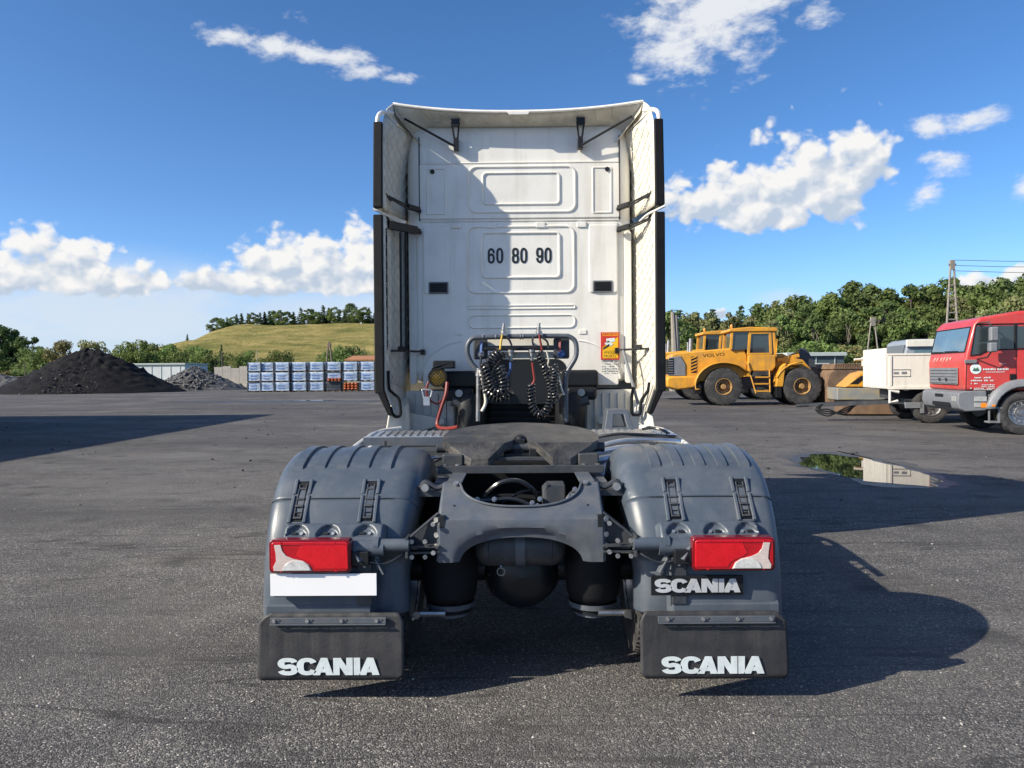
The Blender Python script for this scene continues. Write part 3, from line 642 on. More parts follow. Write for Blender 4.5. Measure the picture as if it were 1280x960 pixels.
def conifer(seed, h=10.0, rx=2.0, tiers=24, size=.26):
    rs = np.random.RandomState(seed); P_ = []; N_ = []; limbs = []
    for i in range(tiers):
        f = i / (tiers - 1); z = h * (.08 + .90 * f); r0 = rx * (1 - f) ** .85 * (.8 + .4 * rs.random()) + .12
        nb = max(3, int(9 * (1 - f)) + 2)
        for b_ in range(nb):
            a = rs.random() * 6.283; L_ = r0 * (.65 + .5 * rs.random()); k = int(12 + 26 * L_ / rx)
            t = rs.random((k, 1)) ** .6
            p = np.concatenate([np.cos(a) * L_ * t, np.sin(a) * L_ * t, z - .28 * L_ * t * t + 0 * t], axis=1) + rs.normal(size=(k, 3)) * np.array([.16, .16, .10])
            P_.append(p); N_.append(np.tile([np.cos(a) * .5, np.sin(a) * .5, .8], (k, 1)))
    return leaf_cloud(np.concatenate(P_), np.concatenate(N_), size, rs), limbs
def make_tree(kind, seed, h, rx, leaf, bark, name, size=.21, **kw):
    v, limbs = (broadleaf if kind == 'broad' else conifer)(seed, h, rx, size=size, **kw)
    root = bpy.data.objects.new(name, None); COL.objects.link(root)
    cr = bpy.data.objects.new('crown', mesh_quads('crown', v, leaf)); COL.objects.link(cr); cr.parent = root
    r = random.Random(seed); tb = MB(); bend = [Vector((r.uniform(-.15, .15) * k, r.uniform(-.15, .15) * k, h * .9 * k / 5)) for k in range(6)]
    tb.tube(bend, [h * .022 * (1 - .16 * k) for k in range(6)], 7)
    for c in limbs[::3]:
        z0 = max(h * .15, c[2] * .62); tb.tube([Vector((0, 0, z0)), Vector((c[0] * .55, c[1] * .55, z0 + (c[2] - z0) * .6)), Vector(c)], [h * .010, h * .006, h * .002], 5)
    tb.build('trunk', bark, root)
    return root
BROAD = [make_tree('broad', 11, 10, 3.3, M_leaf_dark, M_bark, 'broadleaf_tree'),
         make_tree('broad', 12, 10, 2.9, M_leaf_mid, M_bark, 'broadleaf_tree', lobes=30),
         make_tree('broad', 13, 10, 3.0, M_leaf_pale, M_birch, 'willow_tree', droop=.9, per=130),
         make_tree('broad', 14, 10, 3.5, M_leaf_mid, M_bark, 'broadleaf_tree', base=.10, lobes=40),
         make_tree('broad', 15, 10, 2.5, M_leaf_dark, M_bark, 'broadleaf_tree', lobes=28),
         make_tree('broad', 16, 10, 2.2, M_leaf_pale, M_birch, 'birch_tree', droop=.5, per=115, lobes=26)]
FIR = [make_tree('fir', 21, 10, 2.1, M_needle, M_bark, 'conifer_tree'), make_tree('fir', 22, 10, 2.8, M_needle, M_bark, 'conifer_tree', tiers=20)]
BUSH = [make_tree('broad', 31, 3, 2.1, M_leaf_bright, M_bark, 'shrub', base=.02, lobes=26, per=150, size=.10),
        make_tree('broad', 32, 3, 1.8, M_leaf_olive, M_bark, 'shrub', base=.02, lobes=24, per=150, size=.10),
        make_tree('broad', 33, 3, 2.3, M_leaf_mid, M_bark, 'shrub', base=.02, lobes=28, per=150, size=.10)]
USED = set()
def plant(proto, loc, h, sw, label, cat, group, h0=10.0):
    if proto.name in USED: o = copy_tree(proto)
    else: USED.add(proto.name); o = proto
    k = h / h0; o.location = loc; o.scale = (k * sw, k * sw * rnd.uniform(.9, 1.1), k); o.rotation_euler = (0, 0, rnd.uniform(0, 6.28)); return tag(o, label, cat, group)
def tone(p):
    i = BROAD.index(p) if p in BROAD else 9
    return {0: 'dark green broad tree', 1: 'mid green slender tree', 2: 'pale drooping tree', 3: 'wide mid green tree', 4: 'narrow dark green tree', 5: 'pale thin tree', 9: 'dark pointed conifer'}[i]
def landmark(u):
    for lim, s_ in ((870, 'right beside the white cab'), (905, 'behind the second yellow loader'), (950, 'behind the loader cab'), (1000, 'behind the loader front axle'), (1060, 'behind the low dark shed'), (1110, 'behind the small trestle pole'), (1165, 'behind the white trailer'), (1200, 'behind the tall lattice pole'), (1250, 'behind the red cab window')):
        if u < lim: return s_
    return 'behind the red cab roof'
skyline = [(820, 392), (850, 391), (900, 390), (950, 383), (1000, 374), (1040, 368), (1075, 360), (1100, 352), (1130, 360), (1165, 357), (1200, 364), (1240, 350), (1280, 352), (1340, 350), (1400, 352)]
def sky_v(u):
    for (a, b_), (c, d_) in zip(skyline, skyline[1:]):
        if a <= u <= c: return b_ + (d_ - b_) * (u - a) / (c - a)
    return skyline[-1][1]
row_def = [(69, 'front row', .80, 28), (75, 'middle row', .95, 31), (82, 'back row', 1.02, 28)]
for d_, rowname, hk, n in row_def:
    for i in range(n):
        u = 826 + (1352 - 826) * (i + rnd.uniform(.2, .8)) / n; d2 = d_ + rnd.uniform(-2.2, 2.2)
        top = P(u, sky_v(u), d2).z
        if u < 985: p = BROAD[rnd.choice([0, 1, 2, 5, 5, 1, 3])]
        elif u < 1150: p = BROAD[rnd.choice([0, 0, 4, 3, 0, 1])]
        else: p = BROAD[rnd.choice([0, 2, 1, 4, 2, 3])]
        if rowname[0] == 'b' and u < 930 and rnd.random() < .3: p = FIR[i % 2]
        hgt = top * hk * rnd.uniform(.80, 1.07)
        plant(p, G(u, d2), hgt, rnd.uniform(.80, 1.15), f'{tone(p)} {rowname}, {landmark(u)}', 'tree', 'trees of the wood on the right')
for i in range(26):
    u = 828 + (1340 - 828) * (i + rnd.uniform(.1, .9)) / 26; p = BUSH[rnd.choice([0, 2, 2, 1])]
    plant(p, G(u, rnd.uniform(62.5, 65.5)), rnd.uniform(2.0, 3.8), rnd.uniform(.9, 1.3), f"{['bright green', 'olive', 'mid green'][BUSH.index(p)]} shrub at the wood edge, {landmark(u)}", 'shrub', 'shrubs at the edge of the wood', 3.0)
# trees on the crest of the hill
hill_trees = [(352, 388), (360, 391), (368, 390), (377, 385), (385, 387), (392, 388), (398, 390), (405, 382), (412, 385), (418, 384), (425, 388), (432, 389), (440, 381), (447, 386), (455, 384), (462, 385), (470, 388), (478, 386), (332, 390), (326, 391), (338, 389), (344, 390), (318, 391), (311, 392), (303, 392), (297, 393), (292, 396), (285, 397), (278, 398), (272, 399), (500, 385), (520, 384), (545, 383), (575, 385), (610, 386), (850, 388), (870, 391), (890, 387)]
for i, (u, v) in enumerate(hill_trees):
    d_ = 268 + rnd.uniform(-2, 10); g_ = G(u, d_); z0 = hill_z(g_.x, d_); p = FIR[i % 2] if rnd.random() < .45 else BROAD[rnd.choice([0, 1, 4, 1])]
    hh = max(2.2, (P(u, v, d_).z - z0)) + .3
    w_ = 'its left end' if u < 305 else ('its left half' if u < 400 else ('its right half' if u < 480 else 'behind the white cab'))
    plant(p, (g_.x, d_, z0 - .9), hh + .7, (1.35 if p in FIR else 1.3) if hh > 4 else 1.4, f'{tone(p)} on the hill crest, {w_}', 'tree', 'small trees along the hill crest')
g_ = G(235, 235); plant(FIR[0], (g_.x, 235, hill_z(g_.x, 235) - .2), 3.2, 1.1, 'lone small conifer on the left slope of the hill', 'tree', None)
# shrubs and trees at the foot of the hill and beyond the coal heap
for u, v, d_, k, lab in ((212, 436, 150, 0, 'round'), (228, 438, 148, 2, 'broad'), (243, 438, 150, 0, 'bright green'), (258, 441, 146, 0, 'leafy'), (268, 443, 144, 2, 'low'), (200, 433, 152, 2, 'tall'), (188, 435, 150, 0, 'green'),
                         (312, 444, 140, 0, 'small bright'), (296, 443, 140, 2, 'small'), (350, 440, 140, 2, 'dark round')):
    plant(BUSH[k], G(u, d_), P(u, v, d_).z + .3, .75, f'{lab} shrub at the foot of the hill behind the grey stone heap', 'shrub', 'shrubs at the foot of the hill', 3.0)
for u, v, k in ((432, 432, 2), (440, 436, 1), (422, 438, 2), (448, 438, 2)):
    plant(BUSH[k], G(u, 130), P(u, v, 130).z, .8, 'grey green shrub above the right end of the stacked pallets', 'shrub', 'shrubs behind the pallets', 3.0)
for u, v, k, lab in ((80, 430, 1, 'olive'), (116, 430, 1, 'yellowish olive'), (60, 437, 2, 'dark green'), (162, 433, 0, 'green'), (178, 431, 0, 'bright green'), (45, 436, 2, 'dark')):
    plant(BUSH[k], G(u, 140), P(u, v, 140).z + .2, .72, f'{lab} rounded bush showing over the black coal heap', 'bush', None, 3.0)
for u, v, p in ((3, 411, 0), (14, 414, 4), (-12, 408, 3), (40, 423, 4), (26, 424, 0)):
    plant(BROAD[p], G(u, 170), P(u, v, 170).z, 1.1, 'dark distant tree at the far left edge of the yard', 'tree', 'dark trees at the far left')
pp = G(277, 128); plant(FIR[0], pp, P(277, 431, 128).z, .55, 'slim dark conifer standing behind the grey stone heap', 'tree', None)
for i in range(10):
    u = -8 + i * 4.6; plant(BUSH[i % 3], G(u, 100 + (i % 4) * 3), rnd.uniform(1.2, 2.4), 1.3, 'low weedy bush at the left end of the coal heap', 'bush', 'weedy bushes left of the coal heap', 3.0)

# things that would share a label are told apart by their order from the left
def spell_out():
    by = {}
    for o in COL.objects:
        if o.parent is None and 'label' in o and 'group' in o: by.setdefault((o['group'], o['label']), []).append(o)
    num = ['first', 'second', 'third', 'fourth', 'fifth', 'sixth', 'seventh', 'eighth', 'ninth', 'tenth']
    for (g_, l_), os_ in by.items():
        if len(os_) < 2: continue
        os_.sort(key=lambda o: o.location.x / o.location.y)
        for i, o in enumerate(os_):
            w_ = (('left', 'right')[i] + ' one') if len(os_) == 2 else num[min(i, 9)] + ' from left'
            if len((l_ + ' ' + w_).split()) <= 16: o['label'] = l_ + ', ' + w_
spell_out()
# ------------------------------------------------------------------ heaps
def heap(name, cx, cy, rx, ry, h, seed, m_, label, cat, power=1.15, rough=.10, n=90, peaks=()):
    mb = MB(); rows = []
    for i in range(46):
        f = i / 45.0; row = []
        for k in range(n):
            a = 2 * math.pi * k / n; e = 1 + .10 * mnoise.noise(Vector((math.cos(a) * 1.5, math.sin(a) * 1.5, seed)))
            x, y = rx * e * f * math.cos(a), ry * e * f * math.sin(a)
            z = h * (1 - f ** power) * (1 + .1 * mnoise.noise(Vector((x * .35, y * .35, seed))))
            for px_, py_, pw, ph in peaks: z += ph * math.exp(-((x - px_) ** 2 + (y - py_) ** 2) / pw ** 2) * (1 - f)
            z += rough * (mnoise.noise(Vector((x * 1.9, y * 1.9, seed + 3))) + .6 * mnoise.noise(Vector((x * 4.3, y * 4.3, seed + 5)))) * min(1, (1 - f) * 8)
            row.append(Vector((cx + x, cy + y, max(z, -.05) - (.05 if i == 45 else 0))))
        rows.append(row)
    mb.grid(rows, True, True); o = mb.build(name, m_, angle=180); tag(o, label, cat); return o
M_coal = mat('fine_coal', (.0065, .0065, .0085), .9, var=.5, vs=2.5, bump=1.0, bs=9, spec=.2)
M_slag = mat('dark_stone', (.072, .072, .076), .85, var=.6, vs=5, bump=1.0, bs=6, dirt=((.16, .155, .15), .5, 9))
a = P(95, 437, 71)
heap('coal_heap', a.x + .5, 72, 8.6, 7.2, a.z - .15, 4.0, M_coal, 'big black heap of fine coal on the left of the yard', 'coal heap', 1.12, .26, peaks=((2.0, 0, 1.6, .55), (-1.6, 0, 1.8, .45), (4.2, 1, 2.0, .35)))
b_ = P(240, 458, 80)
heap('stone_heap', b_.x + .35, 80, 5.0, 4.0, b_.z, 9.0, M_slag, 'grey heap of coarse broken stone beside the coal heap', 'stone heap', 1.0, .22, peaks=((-3, 1.5, 1.6, .35),))
cc = P(-18, 462, 82)
heap('stone_heap', cc.x, 84, 6.5, 4.0, 1.9, 2.0, M_slag, 'low grey stone heap at the far left behind the coal', 'stone heap', 1.1, .2)
def onheap(cx, cy, rx, ry, h):
    def f(r):
        a_ = r.uniform(0, 6.28); q = r.random() ** .5; return cx + rx * q * math.cos(a_), cy + ry * q * math.sin(a_), h * (1 - q) * 1.03
    return f
stones('stone_lumps', 1500, onheap(b_.x + .35, 80, 4.9, 3.9, b_.z), .06, .26, 8, mat('stone_lump', (.11, .11, .112), .85, var=.6, vs=3), 'lumps of broken stone covering the grey heap', 'stone')
stones('coal_lumps', 2600, onheap(a.x + .5, 72, 8.4, 7.0, a.z - .1), .04, .17, 18, mat('coal_lump', (.016, .016, .019), .6, var=.5, vs=4), 'small lumps of coal covering the black heap', 'coal')

# ------------------------------------------------------------------ pallets wrapped in film
def pallet(kind):
    root = bpy.data.objects.new('wrapped_pallet', None); COL.objects.link(root)
    mb = MB()
    for y in (-.5, 0, .5): mb.box(-.60, .60, y - .06, y + .06, 0, .022)
    for y in (-.5, 0, .5):
        for x in (-.52, 0, .52): mb.box(x - .08, x + .08, y - .055, y + .055, .022, .10)
    for k in range(5): mb.box(-.60 + .26 * k, -.60 + .26 * k + .15, -.58, .58, .10, .125)
    mb.build('pallet_base', M_palletwood, root)
    r = random.Random(hash(kind) % 99 if False else len(kind)); body = MB()
    m_ = {'film': M_film, 'dark': M_filmdark, 'orange': M_filmorange}[kind]
    if kind == 'orange':
        for lay in range(3):
            for k in range(4): body.ball((-.43 + .287 * k, -.30, .25 + .21 * lay), .155, .30, .12, 10, 6); body.ball((-.43 + .287 * k, .30, .25 + .21 * lay), .155, .30, .12, 10, 6)
        body.build('bag_load', m_, root)
    else:
        rows = []
        for i in range(9):
            z = .13 + .70 * i / 8; row = []
            for (x, y) in rrect(-.60, -.57, .60, .57, .07, 3):
                # straight sides subdivided by the corner points; bulge of the bag layers
                bl = .018 * math.sin(i * 2.1) + .02 * mnoise.noise(Vector((x * 3, y * 3, z * 6 + len(kind)))); row.append(Vector((x * (1 + bl), y * (1 + bl), z)))
            rows.append(row)
        top = [Vector((p.x * .96, p.y * .96, .86)) for p in rows[-1]]; rows.append(top); body.grid(rows, True, True); body.add(top, [list(range(len(top)))])
        body.build('bag_load', m_, root, angle=60)
        if kind == 'film':
            for (x0, x1) in ((-.60, -.545), (.545, .60)):
                e_ = MB(); e_.box(x0 - .012 if x0 < 0 else x0 + .004, x1 + .02 if x0 < 0 else x1 + .012, -.61, -.50, .10, .85); e_.build('dark_edge_board', M_filmdark, root, bevel=.006)
            pr = MB()
            for z0 in (.27, .52):
                pr.box(-.36, .20, -.604, -.596, z0, z0 + .07); pr.box(-.30, .34, -.604, -.596, z0 + .095, z0 + .115)
            pr.build('printed_band', M_filmprint, root)
    return root
PAL = {k: pallet(k) for k in ('film', 'dark', 'orange')}; usedp = set()
cols = [(320.5, 17), (336.5, 17), (355, 19), (376, 19), (397.5, 19), (419, 19), (439.5, 19), (460.5, 19), (481, 19)]
nth = ['first', 'second', 'third', 'fourth', 'fifth', 'sixth', 'seventh', 'eighth', 'ninth']
for ci, (u, wpx) in enumerate(cols):
    for lv in range(3):
        kind = 'film'
        if ci == 5 and lv == 0: kind = 'dark'
        if ci == 5 and lv == 1: kind = 'film'
        if ci == 6 and lv == 0: kind = 'orange'
        if kind in usedp: o = copy_tree(PAL[kind])
        else: usedp.add(kind); o = PAL[kind]
        d_ = 67.6 + rnd.uniform(-.08, .08); g_ = G(u, d_); w_ = wpx / 960 * d_ / 1.20
        o.location = (g_.x, d_, lv * .87); o.scale = (w_, 1, 1); o.rotation_euler = (0, 0, rnd.uniform(-.02, .02))
        lvn = ['bottom', 'middle', 'top'][lv]
        if kind == 'film': lab = f'pallet in blue and white film, {lvn} of the {nth[ci]} stack from the left'
        elif kind == 'dark': lab = 'dark wrapped pallet at the bottom of the sixth stack'
        else: lab = 'pallet of orange bags at the bottom of the seventh stack'
        tag(o, lab, 'pallet', 'stacked pallets of bagged goods')
o = copy_tree(PAL['orange']); g_ = G(419, 67.4); o.location = (g_.x, 67.3, .87); o.scale = (1.05, .7, .42); tag(o, 'flat layer of orange bags on the dark wrapped pallet', 'pallet', 'stacked pallets of bagged goods')

# ------------------------------------------------------------------ walls, halls, poles on the left
def hall(name, u0, u1, v0, d_, depth, z0, m_, roofm, label, cat, roofh=.25):
    A = P(u0, v0, d_); B = P(u1, v0, d_); root = thing(name, (A.x, d_, 0), label, cat)
    w = B.x - A.x; mb = MB(); mb.box(0, w, 0, depth, z0, A.z); mb.build('wall', m_, root)
    rb = MB(); rb.box(-.15, w + .15, -.2, depth + .2, A.z + .003, A.z + roofh); rb.build('roof', roofm, root, bevel=.03)
    k = max(2, int(w / 1.2)); 
    for i in range(k): sb = MB(); x = w * (i + .5) / k; sb.box(x - .03, x + .03, -.05, -.004, z0 + .05, A.z - .05); sb.build('panel_joint', roofm, root)
    return root
hall('storage_hall', 160, 231, 456.5, 110, 8, 0, M_tarp, M_shedroof, 'long low white hall behind the stone heap', 'hall')
wr = thing('concrete_wall', (P(268, 475, 84).x, 84, 0), 'pale stained concrete wall between the stone heap and pallets', 'wall')
wz = P(268, 459, 84).z
for i in range(5):
    mb = MB(); mb.box(i * .92, i * .92 + .91, 0, .22, .0, wz + .12 * math.sin(i * 2.3)); mb.build('concrete_panel', M_wall, wr, bevel=.02)
mb = MB(); mb.box(0, 4.6, -1.0, -.05, 0, .35); mb.build('footing', M_wall, wr, bevel=.03)
hr = thing('tin_hut', (P(432, 470, 90).x, 90, 0), 'low hut with a rust orange roof behind the pallets', 'hut')
hz = P(440, 451, 90).z; mb = MB(); mb.box(.2, 5.2, 0, 4, 0, hz); mb.build('wall', M_wall, hr)
mb = MB(); mb.hexa([Vector((0, -.5, hz)), Vector((5.4, -.5, hz)), Vector((5.4, 4.4, hz + .5)), Vector((0, 4.4, hz + .5))], [Vector((0, -.5, hz + .15)), Vector((5.4, -.5, hz + .15)), Vector((5.4, 4.4, hz + .7)), Vector((0, 4.4, hz + .7))]); mb.build('roof', mat('rust_roof', (.36, .16, .07), .8, var=.3, vs=2), hr)
def simple_pole(u, vtop, d_, r, m_, label, arm=True):
    g_ = G(u, d_); root = thing('utility_pole', g_, label, 'pole'); h = P(u, vtop, d_).z
    mb = MB(); mb.tube([(0, 0, 0), (0, 0, h)], [r, r * .7], 8); mb.build('post', m_, root)
    if arm:
        mb = MB(); mb.box(-.6, .6, -.05, .05, h - .35, h - .25)
        for x in (-.5, .5): mb.tube([(x, 0, h - .25), (x, 0, h - .05)], .05, 6)
        mb.build('crossarm', M_wood, root)
    return root
def trestle(u, vtop, d_, half, r, m_, label, rungs=0, name='trestle_pole'):
    g_ = G(u, d_); root = thing(name, g_, label, 'pole'); h = P(u, vtop, d_).z
    for s_ in (-1, 1):
        mb = MB(); mb.tube([(s_ * half, 0, 0), (s_ * .10, 0, h)], [r, r * .75], 8); mb.build('leg', m_, root)
    if rungs:
        for i in range(rungs):
            z = h * (.12 + .80 * i / rungs); x = half + (.10 - half) * z / h; mb = MB(); mb.box(-x, x, -r * .5, r * .5, z - r * .5, z + r * .5); mb.build('rung', m_, root)
    mb = MB(); mb.box(-.28, .28, -.06, .06, h - .32, h - .22); mb.box(-.17, .17, -.1, .1, h - .65, h + .05); mb.build('pole_head', m_, root)
    return root, h, g_
trestle(412, 428, 96, .55, .13, M_wood, 'leaning wooden trestle pole behind the stacked pallets')
simple_pole(322, 437, 100, .06, M_birch, 'thin pale post standing behind the first pallet stack', False)
simple_pole(455.5, 427, 100, .05, M_wood, 'thin dark post near the rust roofed hut', False)
simple_pole(278, 440, 90, .07, M_wood, 'dark post standing behind the stone heap', False)
simple_pole(31, 452, 95, .07, M_wood, 'short dark post left of the coal heap', False)
# fence and a low white wall at far left
fr = thing('wire_fence', (P(-5, 470, 96).x, 96, 0), 'low rail fence at the far left of the yard', 'fence')
for i in range(8): mb = MB(); mb.tube([(i * 1.9, 0, 0), (i * 1.9, 0, 1.55)], .05, 6); mb.build('post', M_concrete, fr)
for z in (.6, 1.05, 1.5): mb = MB(); mb.tube([(0, 0, z), (13.3, 0, z)], .03, 5); mb.build('rail', M_concrete, fr)

# ------------------------------------------------------------------ right side: shed, poles, dead tree
hall('dark_shed', 985, 1055, 445.5, 57, 4, 0, M_shed, M_shedroof, 'low dark blue green shed with a pale flat roof edge', 'shed', .28)
hall('site_container', 1003, 1033, 456, 51, 2.5, 0, M_tarp, M_shedroof, 'small pale container in front of the dark shed', 'container', .1)
tr, th, tg = trestle(1190, 326, 58, .68, .10, M_concrete, 'tall tapering concrete lattice pole above the red truck', rungs=15, name='lattice_pole')
for k, zz in enumerate((.05, -.35, -.75)):
    for sgn in (0,):
        mb = MB(); A = Vector((tg.x + .2, 58, th + zz)); B = Vector((tg.x + 42, 47, th + zz + 1.0 - .1 * k))
        mb.tube([A + (B - A) * t + Vector((0, 0, -1.1 * 4 * t * (1 - t))) for t in [i / 14 for i in range(15)]], .020, 5)
        o = mb.build('overhead_wire', M_wire); tag(o, ['topmost', 'middle', 'lowest'][k] + ' of the three wires running right from the lattice pole', 'wire', 'overhead wires')
trestle(1091, 397, 60, .75, .07, M_concrete, 'small pale trestle pole behind the white trailer')
dt = thing('dead_tree', G(842, 60), 'bare grey dead tree trunk beside the white cab', 'tree')
hh = P(842, 390, 60).z; mb = MB(); mb.tube([(0, 0, 0), (.1, 0, hh * .5), (-.05, 0, hh)], [.34, .27, .16], 9); mb.tube([(.38, 0, 0), (.30, 0, hh * .55), (.22, 0, hh * .96)], [.2, .2, .12], 8)
mb.build('trunk', M_concrete, dt)
for a0, a1 in (((0, 0, hh * .45), (-1.5, 0, hh * .62)), ((0, 0, hh * .6), (1.0, .2, hh * .8)), ((0, 0, hh * .3), (-1.1, .2, hh * .5))):
    mb = MB(); mb.tube([a0, a1], [.08, .03], 6); mb.build('branch', M_wood, dt)
# hall standing left of the picture, whose shadow lies across the yard
eh = thing('warehouse', (-26.4, 6, 0), 'grey warehouse standing left of the camera, throwing its shadow over the yard', 'warehouse')
mb = MB(); mb.box(-8, 8, -9, 20.2, 0, 5.4); mb.build('wall', M_tarp, eh)
mb = MB(); mb.box(-8.2, 8.15, -9.2, 20.4, 5.403, 5.65); mb.build('roof', M_shedroof, eh)
for i in range(5): mb = MB(); mb.box(8.0, 8.06, -6 + i * 5, -3 + i * 5, 0, 3.6); mb.build('roller_door', M_greybump, eh)
# ------------------------------------------------------------------ the white tractor unit
def X(u, d): return (u - 650) / 960 * d
def Z(v, d): return CAM_H - (v - 465) / 960 * d
OFF = Vector((0, 4.35, 0))
TR = thing('tractor_unit', OFF, 'white road tractor unit seen from behind, grey mudguards and open fifth wheel', 'truck')
V3 = lambda x, y, z: Vector((x, y, z))
# mudguard side profile (y, z)
prof = [(3.716, .40), (3.722, .50), (3.738, .62), (3.768, .74), (3.818, .86), (3.898, .972), (4.0, 1.062), (4.12, 1.122), (4.27, 1.158), (4.43, 1.163), (4.58, 1.14), (4.72, 1.085), (4.84, 1.0), (4.93, .88), (4.98, .74), (5.0, .58)]
arc_pts = [(p.x, p.y) for p in catmull([V3(a, b, 0) for a, b in prof], 8)]
def arc_at(i):
    a = arc_pts[max(i - 1, 0)]; b = arc_pts[min(i + 1, len(arc_pts) - 1)]; t = Vector((b[0] - a[0], b[1] - a[1])).normalized()
    return arc_pts[i], t, Vector((-t.y, t.x))      # outward normal: up and back
def arc_z(z):                                       # index on the rear half at height z
    return min(range(len(arc_pts) // 2 + 6), key=lambda i: abs(arc_pts[i][1] - z) + (10 if arc_pts[i][0] > 4.3 else 0))
SEAM = arc_z(.962)
def guard_pt(s, i, x, off=0.0):
    (y, z), t, n = arc_at(i); return V3(s * x, y + n.x * off, z + n.y * off)
def guard_section(s, i):
    (y, z), t, n = arc_at(i); k = max(0, min(1, (z - .62) / .45)) if y < 4.6 else 1
    xi = .575 - .055 * k; sk = .05 + .085 * k
    rc = .085 * max(0, min(1, (.735 - z) / .05)) if y < 4.2 else 0
    sec = [(1.278, -.10), (1.276, -.06), (1.268, -.032), (1.250, -.012), (1.222, -.002), (1.18, 0), (1.0, .004), (.82, .004), (.738, .002), (.722, -rc), (xi + .12, -rc), (xi + .065, -.006 - rc), (xi + .028, -.026 - rc), (xi + .008, -.055 - rc), (xi, -.055 - sk * .5 - rc), (xi - .002, -.055 - sk - rc)]
    return [V3(s * a, y + n.x * o, z + n.y * o) for a, o in sec]
for s, sd in ((-1, 'left'), (1, 'right')):
    lid = MB(); lid.grid([guard_section(s, i) for i in range(SEAM, len(arc_pts))])
    lid_o = lid.build('mudguard_cover', M_guard, TR, solid=.008, angle=60)
    low = MB(); low.grid([guard_section(s, i) for i in range(0, SEAM + 1)])
    low_o = low.build('mudguard_rear_panel', M_guard, TR, solid=.008, angle=60)
    # lips either side of the seam
    mb = MB(); mb.tube([guard_pt(s, SEAM, x, o_) for x, o_ in ((1.272, -.03), (1.250, -.008), (1.2, .003), (1.0, .007), (.8, .007), (.66, .003), (.60, -.008), (.565, -.04))], .0042, 6); mb.build('seam_gap', M_ink, lid_o)
    r0 = arc_z(1.078); r1 = min(range(len(arc_pts)), key=lambda i: abs(arc_pts[i][0] - 4.70))
    for k in range(5):
        xa = 1.203 - .1168 * k; rb = MB(); rows = []
        for i in range(r0, r1):
            e = 1 if r0 + 1 < i < r1 - 2 else .2
            rows.append([guard_pt(s, i, xa + .004, -.002), guard_pt(s, i, xa, .017 * e), guard_pt(s, i, xa - .05, .017 * e), guard_pt(s, i, xa - .054, -.002)])
        rb.grid(rows); rb.build('rib', M_guard, lid_o, angle=30)
    # two over-centre latches straddling the seam
    for cx in (1.118, .768):
        a = arc_at(arc_z(.845)); b = arc_at(arc_z(1.045)); A = V3(0, a[0][0], a[0][1]); B = V3(0, b[0][0], b[0][1])
        t = (B - A).normalized(); n = V3(0, -t.z, t.y); L_ = (B - A).length; lean = -.022 * s * 0
        def F(x, l, h): return A + t * l + n * h + V3(s * cx + x, 0, 0)
        def fbox(mb, x0, x1, l0, l1, h0, h1): mb.hexa([F(x0, l0, h0), F(x1, l0, h0), F(x1, l1, h0), F(x0, l1, h0)], [F(x0 + .002, l0 + .002, h1), F(x1 - .002, l0 + .002, h1), F(x1 - .002, l1 - .002, h1), F(x0 + .002, l1 - .002, h1)])
        mb = MB(); fbox(mb, -.030, .030, .012, L_ - .012, -.012, .014); lt = mb.build('latch', M_black, low_o, bevel=.002)
        mb = MB()
        for sg in (-1, 1):
            x0, x1 = sorted((sg * .027, sg * .048)); fbox(mb, x0, x1, 0, L_ * .62, -.02, .026); fbox(mb, x0, x1, L_ * .64, L_, -.02, .024)
        fbox(mb, -.0435, .0435, L_ - .016, L_ + .002, -.02, .018); fbox(mb, -.0435, .0435, -.004, .012, -.02, .018)
        mb.build('latch_frame', M_guard, low_o, bevel=.004)
        mb = MB()
        for l0, l1, h in ((.02, .034, .026), (.085, .100, .030), (.055, .062, .024), (.128, .140, .026), (.19, .205, .022)): fbox(mb, -.022, .022, l0, l1, .0, h)
        for sg in (-1, 1): x0, x1 = sorted((sg * .013, sg * .022)); fbox(mb, x0, x1, .03, L_ - .03, .0, .022)
        mb.build('latch_strap', M_frame_dk, low_o, bevel=.002)
    # bracket plate with three pockets above the round cross bar
    zt, zb = .862, .785
    def BP(x, f, h=0.0):      # f 0 at bottom, 1 at top of the plate
        y = 3.722 + .070 * max(0, f) ** 1.2; z = zb + (zt - zb) * f; return V3(s * x, y - h * .85, z + h * .5)
    rows = []
    for j in range(15):
        f = -.15 + 1.15 * j / 14; row = []
        for i in range(71):
            x = 1.172 - .51 * i / 70; e = min(1, (1.172 - x) / .02, (x - .662) / .02, (1.0 - f) / .10 + .02); e = max(0, e); h = -.03 + .040 * min(1, e)
            if f > .80: h -= .03 * max(0, (abs(x - .917) - .20) / .05) * (f - .80) / .2
            for cx in (1.10, .945, .765):
                rr = ((x - cx) / .060) ** 2 + ((f - .12) / .70) ** 2
                if f > .12 and rr < 1: h -= .024 * min(1, (1 - rr) * 5) * min(1, (f - .12) / .25)
            row.append(BP(x, f, h))
        rows.append(row)
    mb = MB(); mb.grid(rows); bp = mb.build('bracket_plate', M_guard, low_o, angle=70)
    for cx in (1.10, .945, .765):
        mb = MB(); mb.hexa([BP(cx + .030, .36, -.010), BP(cx + .004, .36, -.010), BP(cx + .004, .50, -.010), BP(cx + .030, .50, -.010)], [BP(cx + .030, .36, -.006), BP(cx + .004, .36, -.006), BP(cx + .004, .50, -.006), BP(cx + .030, .50, -.006)]); mb.build('pocket_slot', M_ink, low_o)
        mb = MB(); mb.disc(BP(cx - .02, .42, -.012), V3(0, -.86, .5), .009, .008, 6); mb.build('pocket_bolt', M_bolt, low_o)
    mb = MB(); mb.tube([V3(s * 1.165, 3.716, .748), V3(s * .665, 3.716, .748)], .040, 16); mb.tube([V3(s * .70, 3.716, .763), V3(s * .545, 3.716, .763)], .031, 16)
